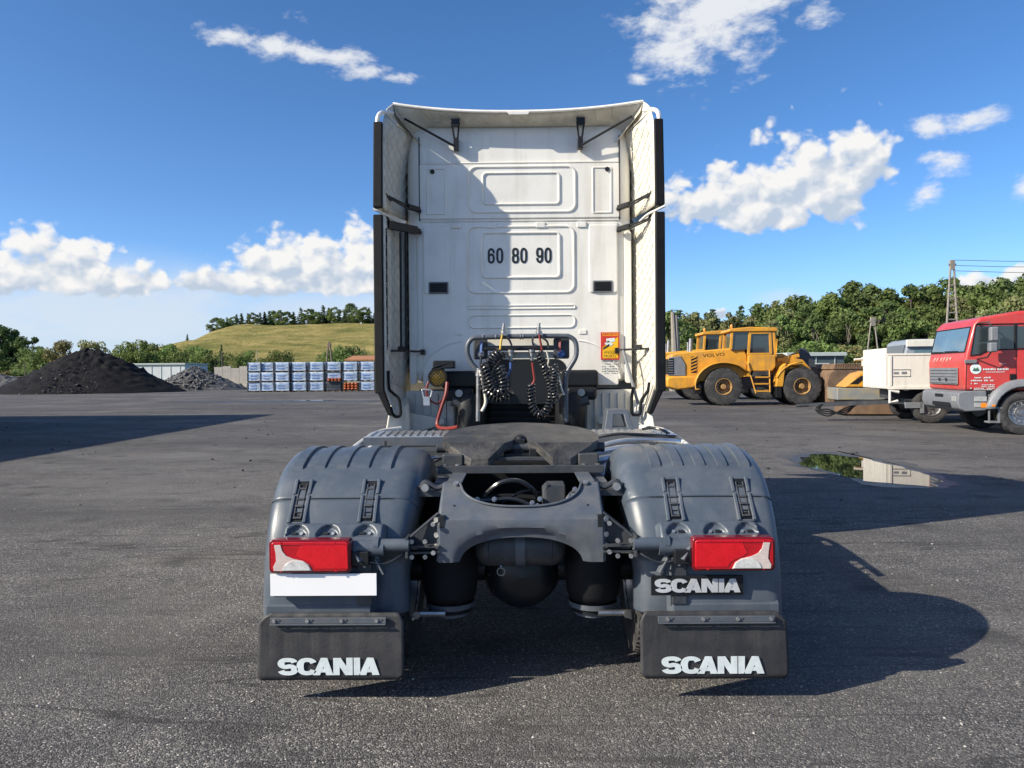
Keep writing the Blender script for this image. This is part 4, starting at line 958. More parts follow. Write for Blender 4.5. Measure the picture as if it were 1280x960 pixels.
    mb.tube([V3(s * .715, 3.716, .763), V3(s * .690, 3.716, .763)], .040, 16)
    mb.build('mudguard_cross_bar', M_guard, TR)
    mb = MB(); mb.hexa([V3(s * .715, 3.70, .73), V3(s * .69, 3.70, .73), V3(s * .692, 3.70, .645), V3(s * .70, 3.70, .645)], [V3(s * .715, 3.735, .73), V3(s * .69, 3.735, .73), V3(s * .692, 3.735, .645), V3(s * .70, 3.735, .645)])
    mb.build('bar_clip', M_frame, TR, bevel=.003)
    mb = MB(); mb.tube(catmull([V3(s * .78, 3.69, .70), V3(s * .735, 3.68, .690), V3(s * .66, 3.69, .68), V3(s * .60, 3.70, .705), V3(s * .545, 3.74, .735)], 5), .006, 7); mb.build('lamp_cable', M_hose, TR)
    # lower panel recess: a flat stepped plate inside the guard
    mb = MB(); mb.box(min(s * .80, s * .725), max(s * .80, s * .725), 3.700, 3.714, .47, .70); mb.build('lamp_backing', M_frame_dk, low_o, bevel=.006)
    mb = MB()
    for kx in (.76,): mb.disc(V3(s * kx, 3.7005, .665 if kx != .73 else .505), V3(0, -1, 0), .008, .006, 6)
    mb.build('backing_bolt', M_bolt, low_o)
    mb = MB(); mb.hexa([V3(s * 1.245, 3.708, .395), V3(s * .735, 3.708, .395), V3(s * .735, 3.708, .47), V3(s * 1.245, 3.708, .47)], [V3(s * 1.245, 3.716, .395), V3(s * .735, 3.716, .395), V3(s * .735, 3.728, .485), V3(s * 1.245, 3.728, .485)])
    mb.build('lower_band', M_guard, low_o, bevel=.004)
    # mud flap
    nx, nz = 46, 14; z0, z1 = .116, .438; rows = []
    for j in range(nz + 1):
        f = j / nz; z = z0 + (z1 - z0) * f; row = []
        xo, xi_ = 1.288 - .012 * f, .572
        if f > .88: xo -= (f - .88) / .12 * .055; xi_ += (f - .88) / .12 * .025
        if f < .10: c = (1 - f / .10); xo -= .022 * c * c; xi_ += .022 * c * c
        for i in range(nx + 1):
            g = i / nx; x = xo + (xi_ - xo) * g
            wv = .0011 * math.sin(g * 44 + 1.3 * s) * min(1, f * 2.2) * (1 - g * .5) + .0016 * math.sin(g * 7 + s) * (1 - f) + .0012 * mnoise.noise(V3(g * 9, f * 3, s))
            row.append(V3(s * x, 3.690 + .012 * f + wv, z))
        rows.append(row)
    fm = MB(); fm.grid(rows); fl = fm.build('mud_flap', M_flap, TR, solid=.010, angle=60)
    mb = MB(); cxm = -.935 if s < 0 else .918
    def wplace(x, y, e): return V3(cxm - .246 + .492 * x, 3.6812 - .0016 * e, .142 + .084 * y)
    wordmark(mb, wplace); mb.build('lettering', M_letter, fl)
    mb = MB(); mb.box(min(s * 1.215, s * .655), max(s * 1.215, s * .655), 3.676, 3.690, .392, .420); mb.box(min(s * 1.215, s * .655), max(s * 1.215, s * .655), 3.664, 3.675, .388, .393)
    mb.build('clamp_strip', M_frame, fl, bevel=.002)
    for kx in (1.195, 1.035, .87, .70):
        mb = MB(); mb.disc(V3(s * kx, 3.676, .408), V3(0, -1, 0), .009, .008, 8); mb.build('clamp_bolt', M_bolt, fl)
        mb = MB(); mb.disc(V3(s * kx + .028, 3.6763, .408), V3(0, -1, 0), .005, .0006, 8); mb.build('bolt_hole', M_ink, fl)
    # tail lamp
    xo, xi_, zt_, zb_ = 1.205, .812, .808, .648
    mb = MB(); pl = rrect(xi_, zb_, xo, zt_, .022, 5); mb.prism(pl, lambda a, b: V3(s * a, 3.700, b), lambda a, b: V3(s * a, 3.640, b)); tl = mb.build('tail_light', M_reddark, TR, bevel=.006, seg=3)
    mb = MB(); mb.prism(rrect(xi_ + .011, zb_ + .010, xo - .011, zt_ - .010, .018, 5), lambda a, b: V3(s * a, 3.650, b), lambda a, b: V3(s * a, 3.634, b)); mb.build('red_lens', M_red, tl, bevel=.004, seg=3)
    def LP(x, y, e=0.0): return V3(s * (xo - (xo - xi_) * x), 3.6338 - e, zt_ - (zt_ - zb_) * y)
    mb = MB(); q = [(.40, .16), (.96, .16), (.965, .86), (.58, .86), (.55, .74), (.49, .64), (.40, .56), (.34, .45)]; mb.prism(q, lambda a, b: LP(a, b), lambda a, b: LP(a, b, .0025)); mb.build('bright_red_lens', M_redbright, tl, bevel=.001)
    mb = MB(); q = [(.072, .15), (.15, .14), (.17, .32), (.215, .46), (.30, .555), (.42, .62), (.49, .73), (.53, .92), (.065, .92), (.058, .80), (.095, .62), (.09, .40)]; mb.prism(q, lambda a, b: LP(a, b), lambda a, b: LP(a, b, .004)); mb.build('clear_lens', M_lensclear, tl, bevel=.001)
    mb = MB(); q = [(.175, .905)] + [(.345 - .165 * math.cos(R(k)), .905 - .30 * math.sin(R(k))) for k in range(0, 181, 12)][1:-1] + [(.515, .905)]; mb.prism(q, lambda a, b: LP(a, b, .0035), lambda a, b: LP(a, b, .008)); mb.build('reversing_reflector', M_lensref, tl, bevel=.002)
    mb = MB()
    mb.rod(LP(.05, .13, .002), LP(.97, .13, .002), .002, 4); mb.build('lens_ridges', M_red, tl)
    mb = MB()
    for x, y in ((.15, .085), (.80, .085), (.15, .925), (.82, .925)): mb.disc(LP(x, y), V3(0, -1, 0), .005, .003, 6)
    mb.build('lens_screw', M_redbright, tl)
    mb = MB(); mb.box(min(s * .815, s * .73), max(s * .815, s * .73), 3.655, 3.70, .675, .745); mb.build('lamp_plug', M_black, TR, bevel=.006)
    mb = MB(); mb.bar(V3(s * .80, 3.69, .755), V3(s * .76, 3.66, .70), .05, .012); mb.bar(V3(s * .70, 3.70, .70), V3(s * .66, 3.69, .63), .04, .01); mb.build('lamp_bracket', M_frame, TR, bevel=.002)
    # stay from chassis to the cross bar
    mb = MB(); tri = [(.405, .90), (.405, .70), (.545, .73), (.555, .775), (.545, .79)]
    mb.prism(tri, lambda a, b: V3(s * a, 3.80, b), lambda a, b: V3(s * a, 3.808, b)); mb.bar(V3(s * .41, 3.795, .903), V3(s * .55, 3.76, .79), .03, .008, (0, 0, 1)); mb.box(min(s * .40, s * .56), max(s * .40, s * .56), 3.74, 3.80, .742, .752); mb.box(min(s * .40, s * .56), max(s * .40, s * .56), 3.745, 3.80, .712, .722)
    mb.box(min(s * .549, s * .562), max(s * .549, s * .562), 3.70, 3.80, .70, .80)
    st = mb.build('mudguard_stay', M_frame_dk, TR, bevel=.002)
    mb = MB()
    for x, z in ((.43, .86), (.43, .72), (.47, .775), (.535, .775), (.47, .70), (.535, .70)): mb.disc(V3(s * x, 3.74, z), V3(0, -1, 0), .012, .012, 6)
    mb.build('stay_bolt', M_bolt, st)
    mb = MB(); mb.disc(V3(s * .495, 3.98, 1.005), V3(0, -1, 0), .020, .03, 10); mb.build('shackle_pin', M_bolt, st)
    mb = MB(); mb.tube(catmull([V3(s * .40, 3.99, 1.01), V3(s * .44, 3.99, 1.0), V3(s * .495, 3.99, 1.03), V3(s * .52, 3.99, 1.0)], 4), .014, 7); mb.box(min(s * .38, s * .53), max(s * .38, s * .53), 3.98, 4.2, .955, .985); mb.build('shackle', M_frame_dk, st)
    # dual rear wheels
    for cx, nm in ((1.085, 'o'), (.745, 'i')):
        wheel(TR, (s * cx, 4.36, .492), (s, 0, 0), .478, .30, .28, M_alu, lugs=60, bolts=0)
    # air bellows
    mb = MB(); mb.lathe([(.001, .80), (.12, .80), (.135, .77), (.148, .72), (.152, .62), (.150, .50), (.142, .42), (.128, .385), (.10, .375), (.10, .355), (.115, .345), (.115, .32), (.001, .32)], V3(s * .385, 4.13, 0), V3(0, 0, 1), 30); bl = mb.build('air_bellows', M_rubber, TR, angle=50)
    mb = MB(); mb.lathe([(.13, .372), (.13, .345), (.10, .335), (.10, .30), (.05, .30)], V3(s * .385, 4.13, 0), V3(0, 0, 1), 24); mb.build('bellows_foot', M_frame, bl)
    mb = MB(); mb.rod(V3(s * .40, 4.0, .338), V3(s * .57, 4.0, .338), .016, 8); mb.disc(V3(s * .55, 3.99, .338), V3(0, -1, 0), .022, .02, 6); mb.build('bellows_bolt', M_steel, bl)
mb = MB()
def badge(x, y, e): return V3(.848 - .205 + .41 * x, 3.6965 - .004 - .004 * e, .532 + .066 * y)
mb.box(.625, 1.068, 3.6945, 3.705, .516, .612); bd = mb.build('name_badge', M_black, TR, bevel=.003)
mb = MB(); wordmark(mb, lambda x, y, e: badge(x, y, e)); mb.build('lettering', mat('silver_print', (.62, .64, .66), .3, metal=.3), bd)
mb = MB(); mb.box(-1.205, -.695, 3.655, 3.662, .535, .640); mb.build('number_plate', M_plate, TR, label='blank white number plate')
mb = MB(); mb.box(-1.19, -.70, 3.663, 3.70, .528, .545); mb.box(-1.0, -.96, 3.663, 3.71, .545, .63); mb.build('plate_bracket', M_frame_dk, TR)

# rear crossmember: sloped upper face with the half round cut-out, upright lower face with an arch
def slope(a, b, h=0.0): return V3(a, 3.765 + .235 * b - .64 * h, .872 + .158 * b + .77 * h)   # b 0 at the bend, 1 at the top
N_ = 40
def hump(x):                          # top edge of the sloped face
    k = abs(x)
    return .95 if k > .315 else (.95 - .62 * math.sqrt(max(0, 1 - (k / .315) ** 2.6)) if k > .02 else .33)
xs_ = [-.405 + .81 * i / 80 for i in range(81)]
mb = MB(); top = [(x, hump(x)) for x in xs_]
lo = [slope(x, b_, 0) for x, b_ in top]; bo = [slope(x, 0, 0) for x in xs_]
mb.grid([bo, [a.lerp(b, .5) for a, b in zip(bo, lo)], lo, [slope(x, b_ + .0, -.018) + V3(0, .03, -.012) for x, b_ in top], [slope(x, b_, -.06) + V3(0, .035, -.03) for x, b_ in top]])
def lowz(x):
    k = abs(x); return .668 if k > .30 else .668 + .118 * math.sqrt(max(0, 1 - (k / .30) ** 2.2))
def lowp(x, f, y=3.758): return V3(x * (1 + .012 * (1 - f)), y - .006 * (1 - f), lowz(x) + (.872 - lowz(x)) * f)
rows = []
for f in (1, .8, .6, .4, .2, 0):
    row = []
    for x in xs_:
        zz = lowz(x) + (.872 - lowz(x)) * f
        # pressed arch: the middle band stands back
        rr = math.hypot(x / .335, (zz - .655) / .185); e = max(0, min(1, (1.0 - rr) / .13)); row.append(V3(x * (1 + .012 * (1 - f)), 3.765 + (.0 if f == 1 else -.004) + .030 * e, zz))
    rows.append(row)
rows.append([p + V3(0, .05, .004) for p in rows[-1]])
mb.grid(rows)
cm = mb.build('rear_crossmember', M_frame, TR, solid=.008, angle=38)
for s in (-1, 1):
    mb = MB(); mb.hexa([V3(s * .405, 3.765, .872), V3(s * .41, 3.762, .668), V3(s * .395, 3.80, .668), V3(s * .395, 4.05, .90), V3(s * .40, 4.0, 1.02)], [V3(s * .413, 3.767, .872), V3(s * .418, 3.764, .668), V3(s * .403, 3.80, .668), V3(s * .403, 4.05, .90), V3(s * .408, 4.0, 1.02)]); mb.build('side_gusset', M_frame, cm, bevel=.004)
    mb = MB(); mb.disc(slope(s * .335, .35, .004), V3(0, -.55, .83), .006, .002, 8); mb.build('drilled_hole', M_ink, cm)
    mb = MB(); mb.disc(slope(s * .335, .90, .004), V3(0, -.5, .86), .014, .014, 8); mb.build('bolt', M_bolt, cm)
    mb = MB()
    for x, z in ((.412, .875), (.412, .80), (.412, .745)): mb.disc(V3(s * x, 3.775, z), V3(s * .5, -.86, 0), .014, .014, 8)
    mb.build('side_bolt', M_bolt, cm)
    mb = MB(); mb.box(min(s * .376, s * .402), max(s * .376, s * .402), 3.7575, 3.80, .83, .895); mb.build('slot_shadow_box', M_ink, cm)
mb = MB(); mb.tube([slope(x * .985, hump(x) - .03, .012) for x in xs_ if abs(x) < .33], .006, 8); mb.build('cutout_lip', M_frame, cm)
# chassis rails
for s in (-1, 1):
    mb = MB(); x0, x1 = sorted((s * .385, s * .377)); mb.box(x0, x1, 4.0, 8.6, .74, 1.03); x0, x1 = sorted((s * .385, s * .305)); mb.box(x0, x1, 3.99, 8.6, 1.022, 1.032); mb.box(x0, x1, 4.05, 8.6, .738, .748)
    mb.build('chassis_rail', M_frame, TR, bevel=.002)
    mb = MB(); mb.box(min(s * .39, s * .47), max(s * .39, s * .47), 4.15, 4.34, .985, 1.005); mb.build('side_step_plate', M_frame, TR, bevel=.004)
# gubbins between the rails
for y0 in (4.9, 5.8): mb = MB(); mb.box(-.376, .376, y0, y0 + .07, .55, 1.0); mb.build('inner_crossmember', M_black, TR)
mb = MB(); mb.box(.14, .235, 4.05, 4.22, .86, 1.0); mb.hexa([V3(.14, 4.05, .87), V3(.115, 4.06, .88), V3(.115, 4.06, .975), V3(.14, 4.05, 1.0)], [V3(.14, 4.2, .87), V3(.115, 4.2, .88), V3(.115, 4.2, .975), V3(.14, 4.2, 1.0)]); mb.build('valve_box', M_frame_dk, TR, bevel=.006)
for pts, r, m_ in (([(-.20, 4.15, .93), (-.12, 4.12, 1.0), (-.02, 4.12, 1.015), (.06, 4.14, .97), (.10, 4.2, .90)], .013, M_hose), ([(.17, 4.0, .86), (.22, 4.0, .90), (.26, 4.03, .955), (.30, 4.1, .97)], .009, M_steel),
                    ([(-.33, 4.1, .92), (-.2, 4.08, .915), (-.05, 4.1, .92), (.05, 4.1, .89)], .011, M_hose), ([(-.10, 4.2, .88), (.0, 4.15, .95), (.09, 4.2, .94), (.14, 4.25, .9)], .008, M_hose), ([(-.3, 4.2, .87), (-.1, 4.3, .9), (.2, 4.3, .88), (.33, 4.2, .9)], .018, M_rubber)):
    mb = MB(); mb.tube(catmull([V3(*p) for p in pts], 6), r, 8); mb.build('air_line', m_, TR)
for i, (x, z) in enumerate(((-.23, .925), (-.14, .925), (.06, .905), (.27, .945), (.285, .975), (.10, .925), (.085, .89))):
    mb = MB(); mb.disc(V3(x, 4.06, z), V3(0, -1, .2), .014, .03, 8); mb.disc(V3(x, 4.03, z + .006), V3(0, -1, .2), .009, .02, 8); mb.build('pipe_fitting', M_steel, TR)
# air tank with strap and drain ring
mb = MB(); mb.lathe([(.001, -.235), (.05, -.23), (.085, -.21), (.102, -.18), (.105, -.16), (.105, .16), (.102, .18), (.085, .21), (.05, .23), (.001, .235)], V3(-.005, 3.98, .70), V3(1, 0, 0), 28); at_ = mb.build('air_tank', M_frame_dk, TR)
mb = MB(); mb.lathe([(.107, -.025), (.110, -.025), (.110, .025), (.107, .025)], V3(-.005, 3.98, .70), V3(1, 0, 0), 28); mb.build('tank_strap', M_frame, at_)
for k in (-.16, .16): mb = MB(); mb.lathe([(.1045, -.004), (.108, 0), (.1045, .004)], V3(-.005 + k, 3.98, .70), V3(1, 0, 0), 28); mb.build('tank_weld', M_frame_dk, at_)
mb = MB(); mb.tube([V3(-.105 + .02 * math.cos(R(a)), 3.93, .575 + .02 * math.sin(R(a))) for a in range(0, 360, 30)], .004, 6, closed=True); mb.rod(V3(-.105, 3.94, .595), V3(-.105, 3.95, .625), .008, 6); mb.build('drain_ring', M_steel, at_)
# axle and differential
mb = MB(); mb.rod(V3(-.95, 4.36, .49), V3(.95, 4.36, .49), .075, 14); mb.ball((0, 4.36, .48), .225, .20, .205, 22, 14); mb.lathe([(.185, 0), (.185, .03), (.15, .07), (.10, .10), (.001, .11)], V3(0, 4.26, .48), V3(0, -1, 0), 24); ax_ = mb.build('rear_axle', M_ink, TR)
mb = MB()
for k in range(12): a = R(30 * k); mb.disc(V3(.17 * math.cos(a), 4.23, .48 + .17 * math.sin(a)), V3(0, -1, 0), .010, .010, 6)
mb.build('axle_bolt', M_frame_dk, ax_)

# fifth wheel: mounting plate, pedestals, tilted greasy coupling plate
mb = MB(); mb.box(-.47, .47, 4.36, 4.80, 1.040, 1.052); mb.box(-.47, .47, 4.34, 4.36, 1.025, 1.07); mp_ = mb.build('mounting_plate', M_frame_dk, TR, bevel=.004)
for s in (-1, 1):
    mb = MB(); mb.box(min(s * .33, s * .45), max(s * .33, s * .45), 4.40, 4.74, 1.053, 1.13); mb.build('pedestal', M_frame_dk, mp_, bevel=.01)
    mb = MB()
    for x, y in ((.44, 4.385), (.36, 4.385)): mb.disc(V3(s * x, y, 1.052), V3(0, 0, 1), .016, .022, 6)
    mb.build('plate_bolt', M_steel, mp_)
def FW(x, y, h=0.0):                  # local plate coordinates: y along the truck, h above plate
    t = R(8.5); c = V3(0, 4.60, 1.205); return c + V3(x, y * math.cos(t) - h * math.sin(t), y * math.sin(t) + h * math.cos(t))
outl = []
for k in range(0, 181, 9): a = R(k); outl.append((.47 * math.copysign(abs(math.cos(a)) ** .85, math.cos(a)), .03 + .40 * math.sin(a) ** .75))
outl = outl[:]                        # right -> front -> left
rear = [(-.47, -.05), (-.40, -.20), (-.34, -.34), (-.235, -.40), (-.13, -.20), (-.05, -.05), (-.035, .08), (0, .13), (.035, .08), (.05, -.05), (.13, -.20), (.235, -.40), (.34, -.34), (.40, -.20), (.47, -.05)]
poly = outl + rear
def fw_top(x, y):
    drop = 0
    if y < -.12: drop = (-.12 - y) * .62
    return FW(x, y, -drop)
mb = MB()
# tessellated top as strips so the ramps bend down
def fw_half(sg):
    L = []
    ys_ = [.43, .41, .37, .30, .20, .12, .06, .0, -.06, -.12, -.14, -.17, -.20, -.23]
    for y in ys_:
        if y >= .03: q = (y - .03) / .40; xo = .47 * (1 - q ** 2.4) ** .55 if q < 1 else .02
        else:
            pr = [(.03, .47), (-.06, .462), (-.13, .42), (-.23, .285), (-.4, .25)]
            for (a, b), (c, d_) in zip(pr, pr[1:]):
                if c <= y <= a: xo = b + (d_ - b) * (a - y) / (a - c)
        pi = [(.43, 0.0), (.06, 0.0), (.03, .032), (-.06, .045), (-.12, .09), (-.23, .185), (-.4, .2)]
        for (a, b), (c, d_) in zip(pi, pi[1:]):
            if c <= y <= a: xi_ = b + (d_ - b) * (a - y) / (a - c)
        L.append((y, max(xo, xi_ + .01), xi_))
    return L
for sg in (-1, 1):
    T_ = []; B_ = []
    for y, xo, xi_ in fw_half(sg):
        xsx = [xi_ + (xo - xi_) * k / 6 for k in range(7)]
        T_.append([fw_top(sg * x, y) for x in xsx]); B_.append([fw_top(sg * x, y) + V3(0, 0, -.05) for x in xsx])
    mb.grid(T_); mb.grid(B_)
    for e in (0, -1): mb.grid([[r[e] for r in T_], [r[e] for r in B_]])
    for e in (0, -1): mb.grid([T_[e], B_[e]])
fw = mb.build('fifth_wheel', M_grease, TR, bevel=.006, angle=28)
mb = MB(); mb.box(-.045, .03, 4.56, 4.66, 1.10, 1.20); mb.ball((.0, 4.62, 1.195), .035, .05, .03, 10, 7); mb.box(-.10, .10, 4.52, 4.62, 1.08, 1.12); mb.box(.05, .10, 4.48, 4.56, 1.09, 1.15); mb.build('locking_jaw', M_black, fw, bevel=.006)
mb = MB(); mb.box(-.30, .30, 4.45, 4.50, 1.085, 1.105); mb.rod(V3(-.5, 4.58, 1.15), V3(.5, 4.58, 1.15), .03, 12); mb.build('pivot_bar', M_frame_dk, fw, bevel=.003)
mb = MB(); mb.tube(catmull([V3(-.42, 4.55, 1.10), V3(-.50, 4.52, 1.10), V3(-.56, 4.5, 1.09)], 4), .010, 7); mb.build('release_handle', M_steel, fw)

# ------------------------------------------------------------------ deck behind the cab
DW = 7.20
for s in (-1, 1):
    mb = MB(); x0, x1 = sorted((s * .52, s * 1.17)); mb.box(x0, x1, 5.72, 6.25, 1.10, 1.125)
    dk = mb.build('tread_plate', M_alu, TR, bevel=.004)
    for k in range(11):
        mb = MB(); a = s * (.55 + k * .057); mb.hexa([V3(a, 5.74, 1.1255), V3(a + s * .022, 5.74, 1.1255), V3(a + s * .052, 6.2, 1.1255), V3(a + s * .03, 6.2, 1.1255)], [V3(a, 5.74, 1.134), V3(a + s * .022, 5.74, 1.134), V3(a + s * .052, 6.2, 1.134), V3(a + s * .03, 6.2, 1.134)]); mb.build('tread_bar', M_alu, dk)
    mb = MB(); mb.box(x0, x1, 5.70, 5.72, 1.06, 1.12); mb.build('tread_edge', M_frame, dk)
    # side skirt with pale upper edge, rear end lengthened to block sun underneath
    mb = MB(); x0, x1 = sorted((s * 1.20, s * 1.235)); mb.hexa([V3(s * 1.235, 4.865, .30), V3(s * 1.20, 4.865, .30), V3(s * 1.20, 4.865, .93), V3(s * 1.235, 4.865, .93)], [V3(s * 1.235, 7.5, .32), V3(s * 1.20, 7.5, .32), V3(s * 1.20, 7.5, 1.085), V3(s * 1.235, 7.5, 1.085)]); sk = mb.build('side_skirt', M_white, TR, bevel=.008)
    mb = MB(); mb.tube(catmull([V3(s * 1.205, 5.25, 1.035), V3(s * 1.205, 6.0, 1.085), V3(s * 1.19, 6.5, 1.10), V3(s * 1.05, 6.72, 1.11)], 5), .022, 8); mb.build('skirt_rail', M_white, sk)
    mb = MB(); mb.box(min(s * .45, s * 1.16), max(s * .45, s * 1.16), 5.35, 6.9, .45, 1.0 if s < 0 else .95); mb.build('fuel_tank' if s < 0 else 'silencer', M_alu if s < 0 else M_frame, TR, bevel=.09, seg=5)
    mb = MB(); mb.rod(V3(s * 1.0, 5.65, 1.0), V3(s * 1.0, 5.65, 1.10), .012, 6); mb.box(min(s * .60, s * 1.10), max(s * .60, s * 1.10), 5.60, 5.66, .90, 1.06); mb.build('deck_bracket', M_frame_dk, TR)
for s in (-1, 1): mb = MB(); mb.box(min(s * .45, s * 1.1), max(s * .45, s * 1.1), 4.93, 5.28, .34, .88); mb.build('sun_block_box', M_black, TR, bevel=.02)  # added boxes that keep sunlight off the ground under the chassis
# exhaust cover bits on the right
for pts, r, m_ in (([(.50, 5.1, 1.06), (.70, 5.12, 1.09), (.95, 5.2, 1.07), (1.12, 5.3, 1.03)], .022, M_alu), ([(.50, 5.3, 1.075), (.72, 5.32, 1.12), (1.0, 5.4, 1.11), (1.14, 5.5, 1.09)], .016, M_alu), ([(.52, 5.55, 1.12), (.7, 5.5, 1.15), (.9, 5.52, 1.14), (1.13, 5.6, 1.12)], .012, M_hose),
                   ([(.50, 4.98, 1.02), (.7, 4.98, 1.05), (.95, 5.06, 1.03)], .03, M_alu), ([(.95, 5.95, 1.15), (1.0, 5.8, 1.17), (1.08, 5.75, 1.15), (1.12, 5.9, 1.13)], .012, M_hose)):
    mb = MB(); mb.tube(catmull([V3(*p) for p in pts], 6), r, 8); mb.build('deck_pipe', m_, TR)
mb = MB(); mb.ball((.72, 5.0, .93), .26, .35, .12, 18, 10); mb.build('silencer_dome', M_alu, TR)
mb = MB(); mb.bar(V3(-.50, 4.95, 1.02), V3(-.42, 5.5, 1.06), .02, .031); mb.bar(V3(-.60, 4.98, 1.0), V3(-.45, 5.45, 1.05), .014, .014); mb.box(-.98, -.52, 5.3, 5.7, .95, 1.06); mb.build('battery_shelf', M_frame_dk, TR)
# wheel arch liners below the cab corners
for s in (-1, 1):
    mb = MB(); rows = []
    for k in range(13):
        a = R(200 - 15 * k * .75); rows.append([V3(s * x, 8.05 + .62 * math.cos(a) * (1.25), .62 + .66 * math.sin(a)) for x in (.58, .7, .85, 1.0, 1.15)])
    mb.grid(rows); al = mb.build('wheel_arch_liner', M_cream, TR, solid=.01)
    # liner rear face seen from the back
    pl = [(.55, .98), (.47, 1.15), (.50, 1.30), (.58, 1.385), (.72, 1.43), (1.08, 1.43), (1.10, .95), (.62, .95)]
    mb = MB(); mb.prism(pl, lambda a, b: V3(s * a, 7.20, b), lambda a, b: V3(s * a, 7.24, b)); mb.build('liner_back', M_dirtywhite, al, bevel=.012)
    for k in range(7):
        mb = MB(); x = .62 + .072 * k; mb.hexa([V3(s * x, 7.198, 1.0), V3(s * (x + .02), 7.198, 1.0), V3(s * (x + .02), 7.198, 1.40), V3(s * x, 7.198, 1.40)], [V3(s * (x + .004), 7.185, 1.01), V3(s * (x + .016), 7.185, 1.01), V3(s * (x + .016), 7.185, 1.39), V3(s * (x + .004), 7.185, 1.39)]); mb.build('liner_rib', M_dirtywhite, al)
    mb = MB(); mb.hexa([V3(s * 1.10, 7.0, 1.0), V3(s * .70, 7.1, 1.13), V3(s * .70, 7.1, 1.17), V3(s * 1.10, 7.0, 1.25)], [V3(s * 1.10, 7.03, 1.0), V3(s * .70, 7.13, 1.13), V3(s * .70, 7.13, 1.17), V3(s * 1.10, 7.03, 1.25)]); mb.build('liner_stay', M_cream, al, bevel=.004)
    wheel(TR, (s * 1.06, 8.1, .5), (s, 0, 0), .49, .30, .29, M_alu, lugs=40, bolts=0)
    # foot of the side flap: white end piece down to the skirt
    mb = MB(); mb.hexa([V3(s * 1.19, 6.72, 1.05), V3(s * .98, 6.85, 1.05), V3(s * 1.0, 6.9, 1.30), V3(s * 1.15, 6.75, 1.30)], [V3(s * 1.22, 7.3, 1.05), V3(s * 1.05, 7.3, 1.05), V3(s * 1.05, 7.3, 1.40), V3(s * 1.2, 7.3, 1.40)]); mb.build('flap_foot', M_cream, TR, bevel=.02, seg=3)
    # front-end cab mounts
    mb = MB(); mb.box(min(s * .36, s * .72), max(s * .36, s * .72), 7.02, 7.25, 1.45, 1.615); mb.box(min(s * .42, s * .70), max(s * .42, s * .70), 6.98, 7.10, 1.34, 1.46); mb.lathe([(.11, 0), (.14, .06), (.14, .34), (.11, .40)], V3(s * .46, 7.05, 1.0), V3(0, 0, 1), 18); cmn = mb.build('cab_suspension', M_black, TR, bevel=.035, seg=3)
    mb = MB(); mb.disc(V3(s * .555, 6.98, 1.41), V3(0, -1, 0), .034, .02, 14); mb.disc(V3(s * .555, 6.96, 1.41), V3(0, -1, 0), .018, .012, 8); mb.build('mount_bolt', M_steel, cmn)
    mb = MB(); mb.tube(catmull([V3(s * .62, 6.98, 1.34), V3(s * .52, 6.98, 1.30), V3(s * .44, 6.98, 1.18), V3(s * .42, 6.98, 1.02)], 5), .045, 10); mb.build('mount_arm', M_frame_dk, cmn)
mb = MB(); mb.box(-.95, .95, 7.25, 7.35, 1.34, 1.44); mb.box(-.60, .60, 7.6, 7.7, .6, 1.7); mb.build('cab_cross_beam', M_black, TR)
mb = MB(); mb.box(-.36, .36, 7.3, 8.4, .75, 1.42); mb.build('gearbox_hump', M_black, TR, bevel=.08)
for k in range(8):
    mb = MB(); z = 1.02 + .055 * k; mb.tube([V3(-.34, 7.27, z), V3(-.1, 7.25, z + .01), V3(.34, 7.27, z - .01)], .012, 6); mb.build('gearbox_pipe', M_rubber, TR)
# grey stowage tray on the right deck
mb = MB(); f = [(.68, 1.10), (.93, 1.10), (.885, 1.285), (.72, 1.285)]; g = [(.755, 1.14), (.875, 1.14), (.85, 1.245), (.77, 1.245)]
mb.ring(f, g, lambda a, b: V3(a, 6.25 + (b - 1.1) * .5, b), lambda a, b: V3(a, 6.45 + (b - 1.1) * .5, b)); mb.build('wheel_chock', M_frame, TR, bevel=.006)

# ------------------------------------------------------------------ cab
mb = MB(); mb.box(-1.055, 1.055, DW, 9.0, 1.50, 3.93); cab = mb.build('cab_rear_wall', M_white, TR, bevel=.13, seg=6)
mb = MB(); mb.box(-1.20, 1.20, 7.9, 9.3, .9, 3.2); mb.build('cab_front_body', M_white, TR, bevel=.1, seg=4)
def WP(u, v, h=0.0): return V3(X(u, DW), DW - h, Z(v, DW))
def wring(u0, v0, u1, v1, r, w, h, name='pressed_frame', m_=None, base=0.0):
    """half round bead along a rounded rectangle"""
    x0, x1 = X(u0, DW), X(u1, DW); z0, z1 = Z(v1, DW), Z(v0, DW); o_ = rrect(x0, z0, x1, z1, r, 6); i_ = rrect(x0 + w, z0 + w, x1 - w, z1 - w, max(.005, r - w), 6); m1 = rrect(x0 + w * .35, z0 + w * .35, x1 - w * .35, z1 - w * .35, max(.005, r - w * .35), 6); m2 = rrect(x0 + w * .65, z0 + w * .65, x1 - w * .65, z1 - w * .65, max(.005, r - w * .65), 6)
    mb = MB(); mb.grid([[V3(a, DW - base + .001, b) for a, b in o_], [V3(a, DW - base - h, b) for a, b in m1], [V3(a, DW - base - h, b) for a, b in m2], [V3(a, DW - base + .001, b) for a, b in i_]], True, True)
    return mb.build(name, m_ or M_white, cab)
def wplate(u0, v0, u1, v1, r, h, name='pressed_panel', base=0.0, bev=.008, m_=None):
    x0, x1 = X(u0, DW), X(u1, DW); z0, z1 = Z(v1, DW), Z(v0, DW); mb = MB()
    mb.prism(rrect(x0, z0, x1, z1, r, 5), lambda a, b: V3(a, DW - base + .01, b), lambda a, b: V3(a, DW - base - h, b)); return mb.build(name, m_ or M_white, cab, bevel=min(bev, h * .9), seg=3, angle=50)
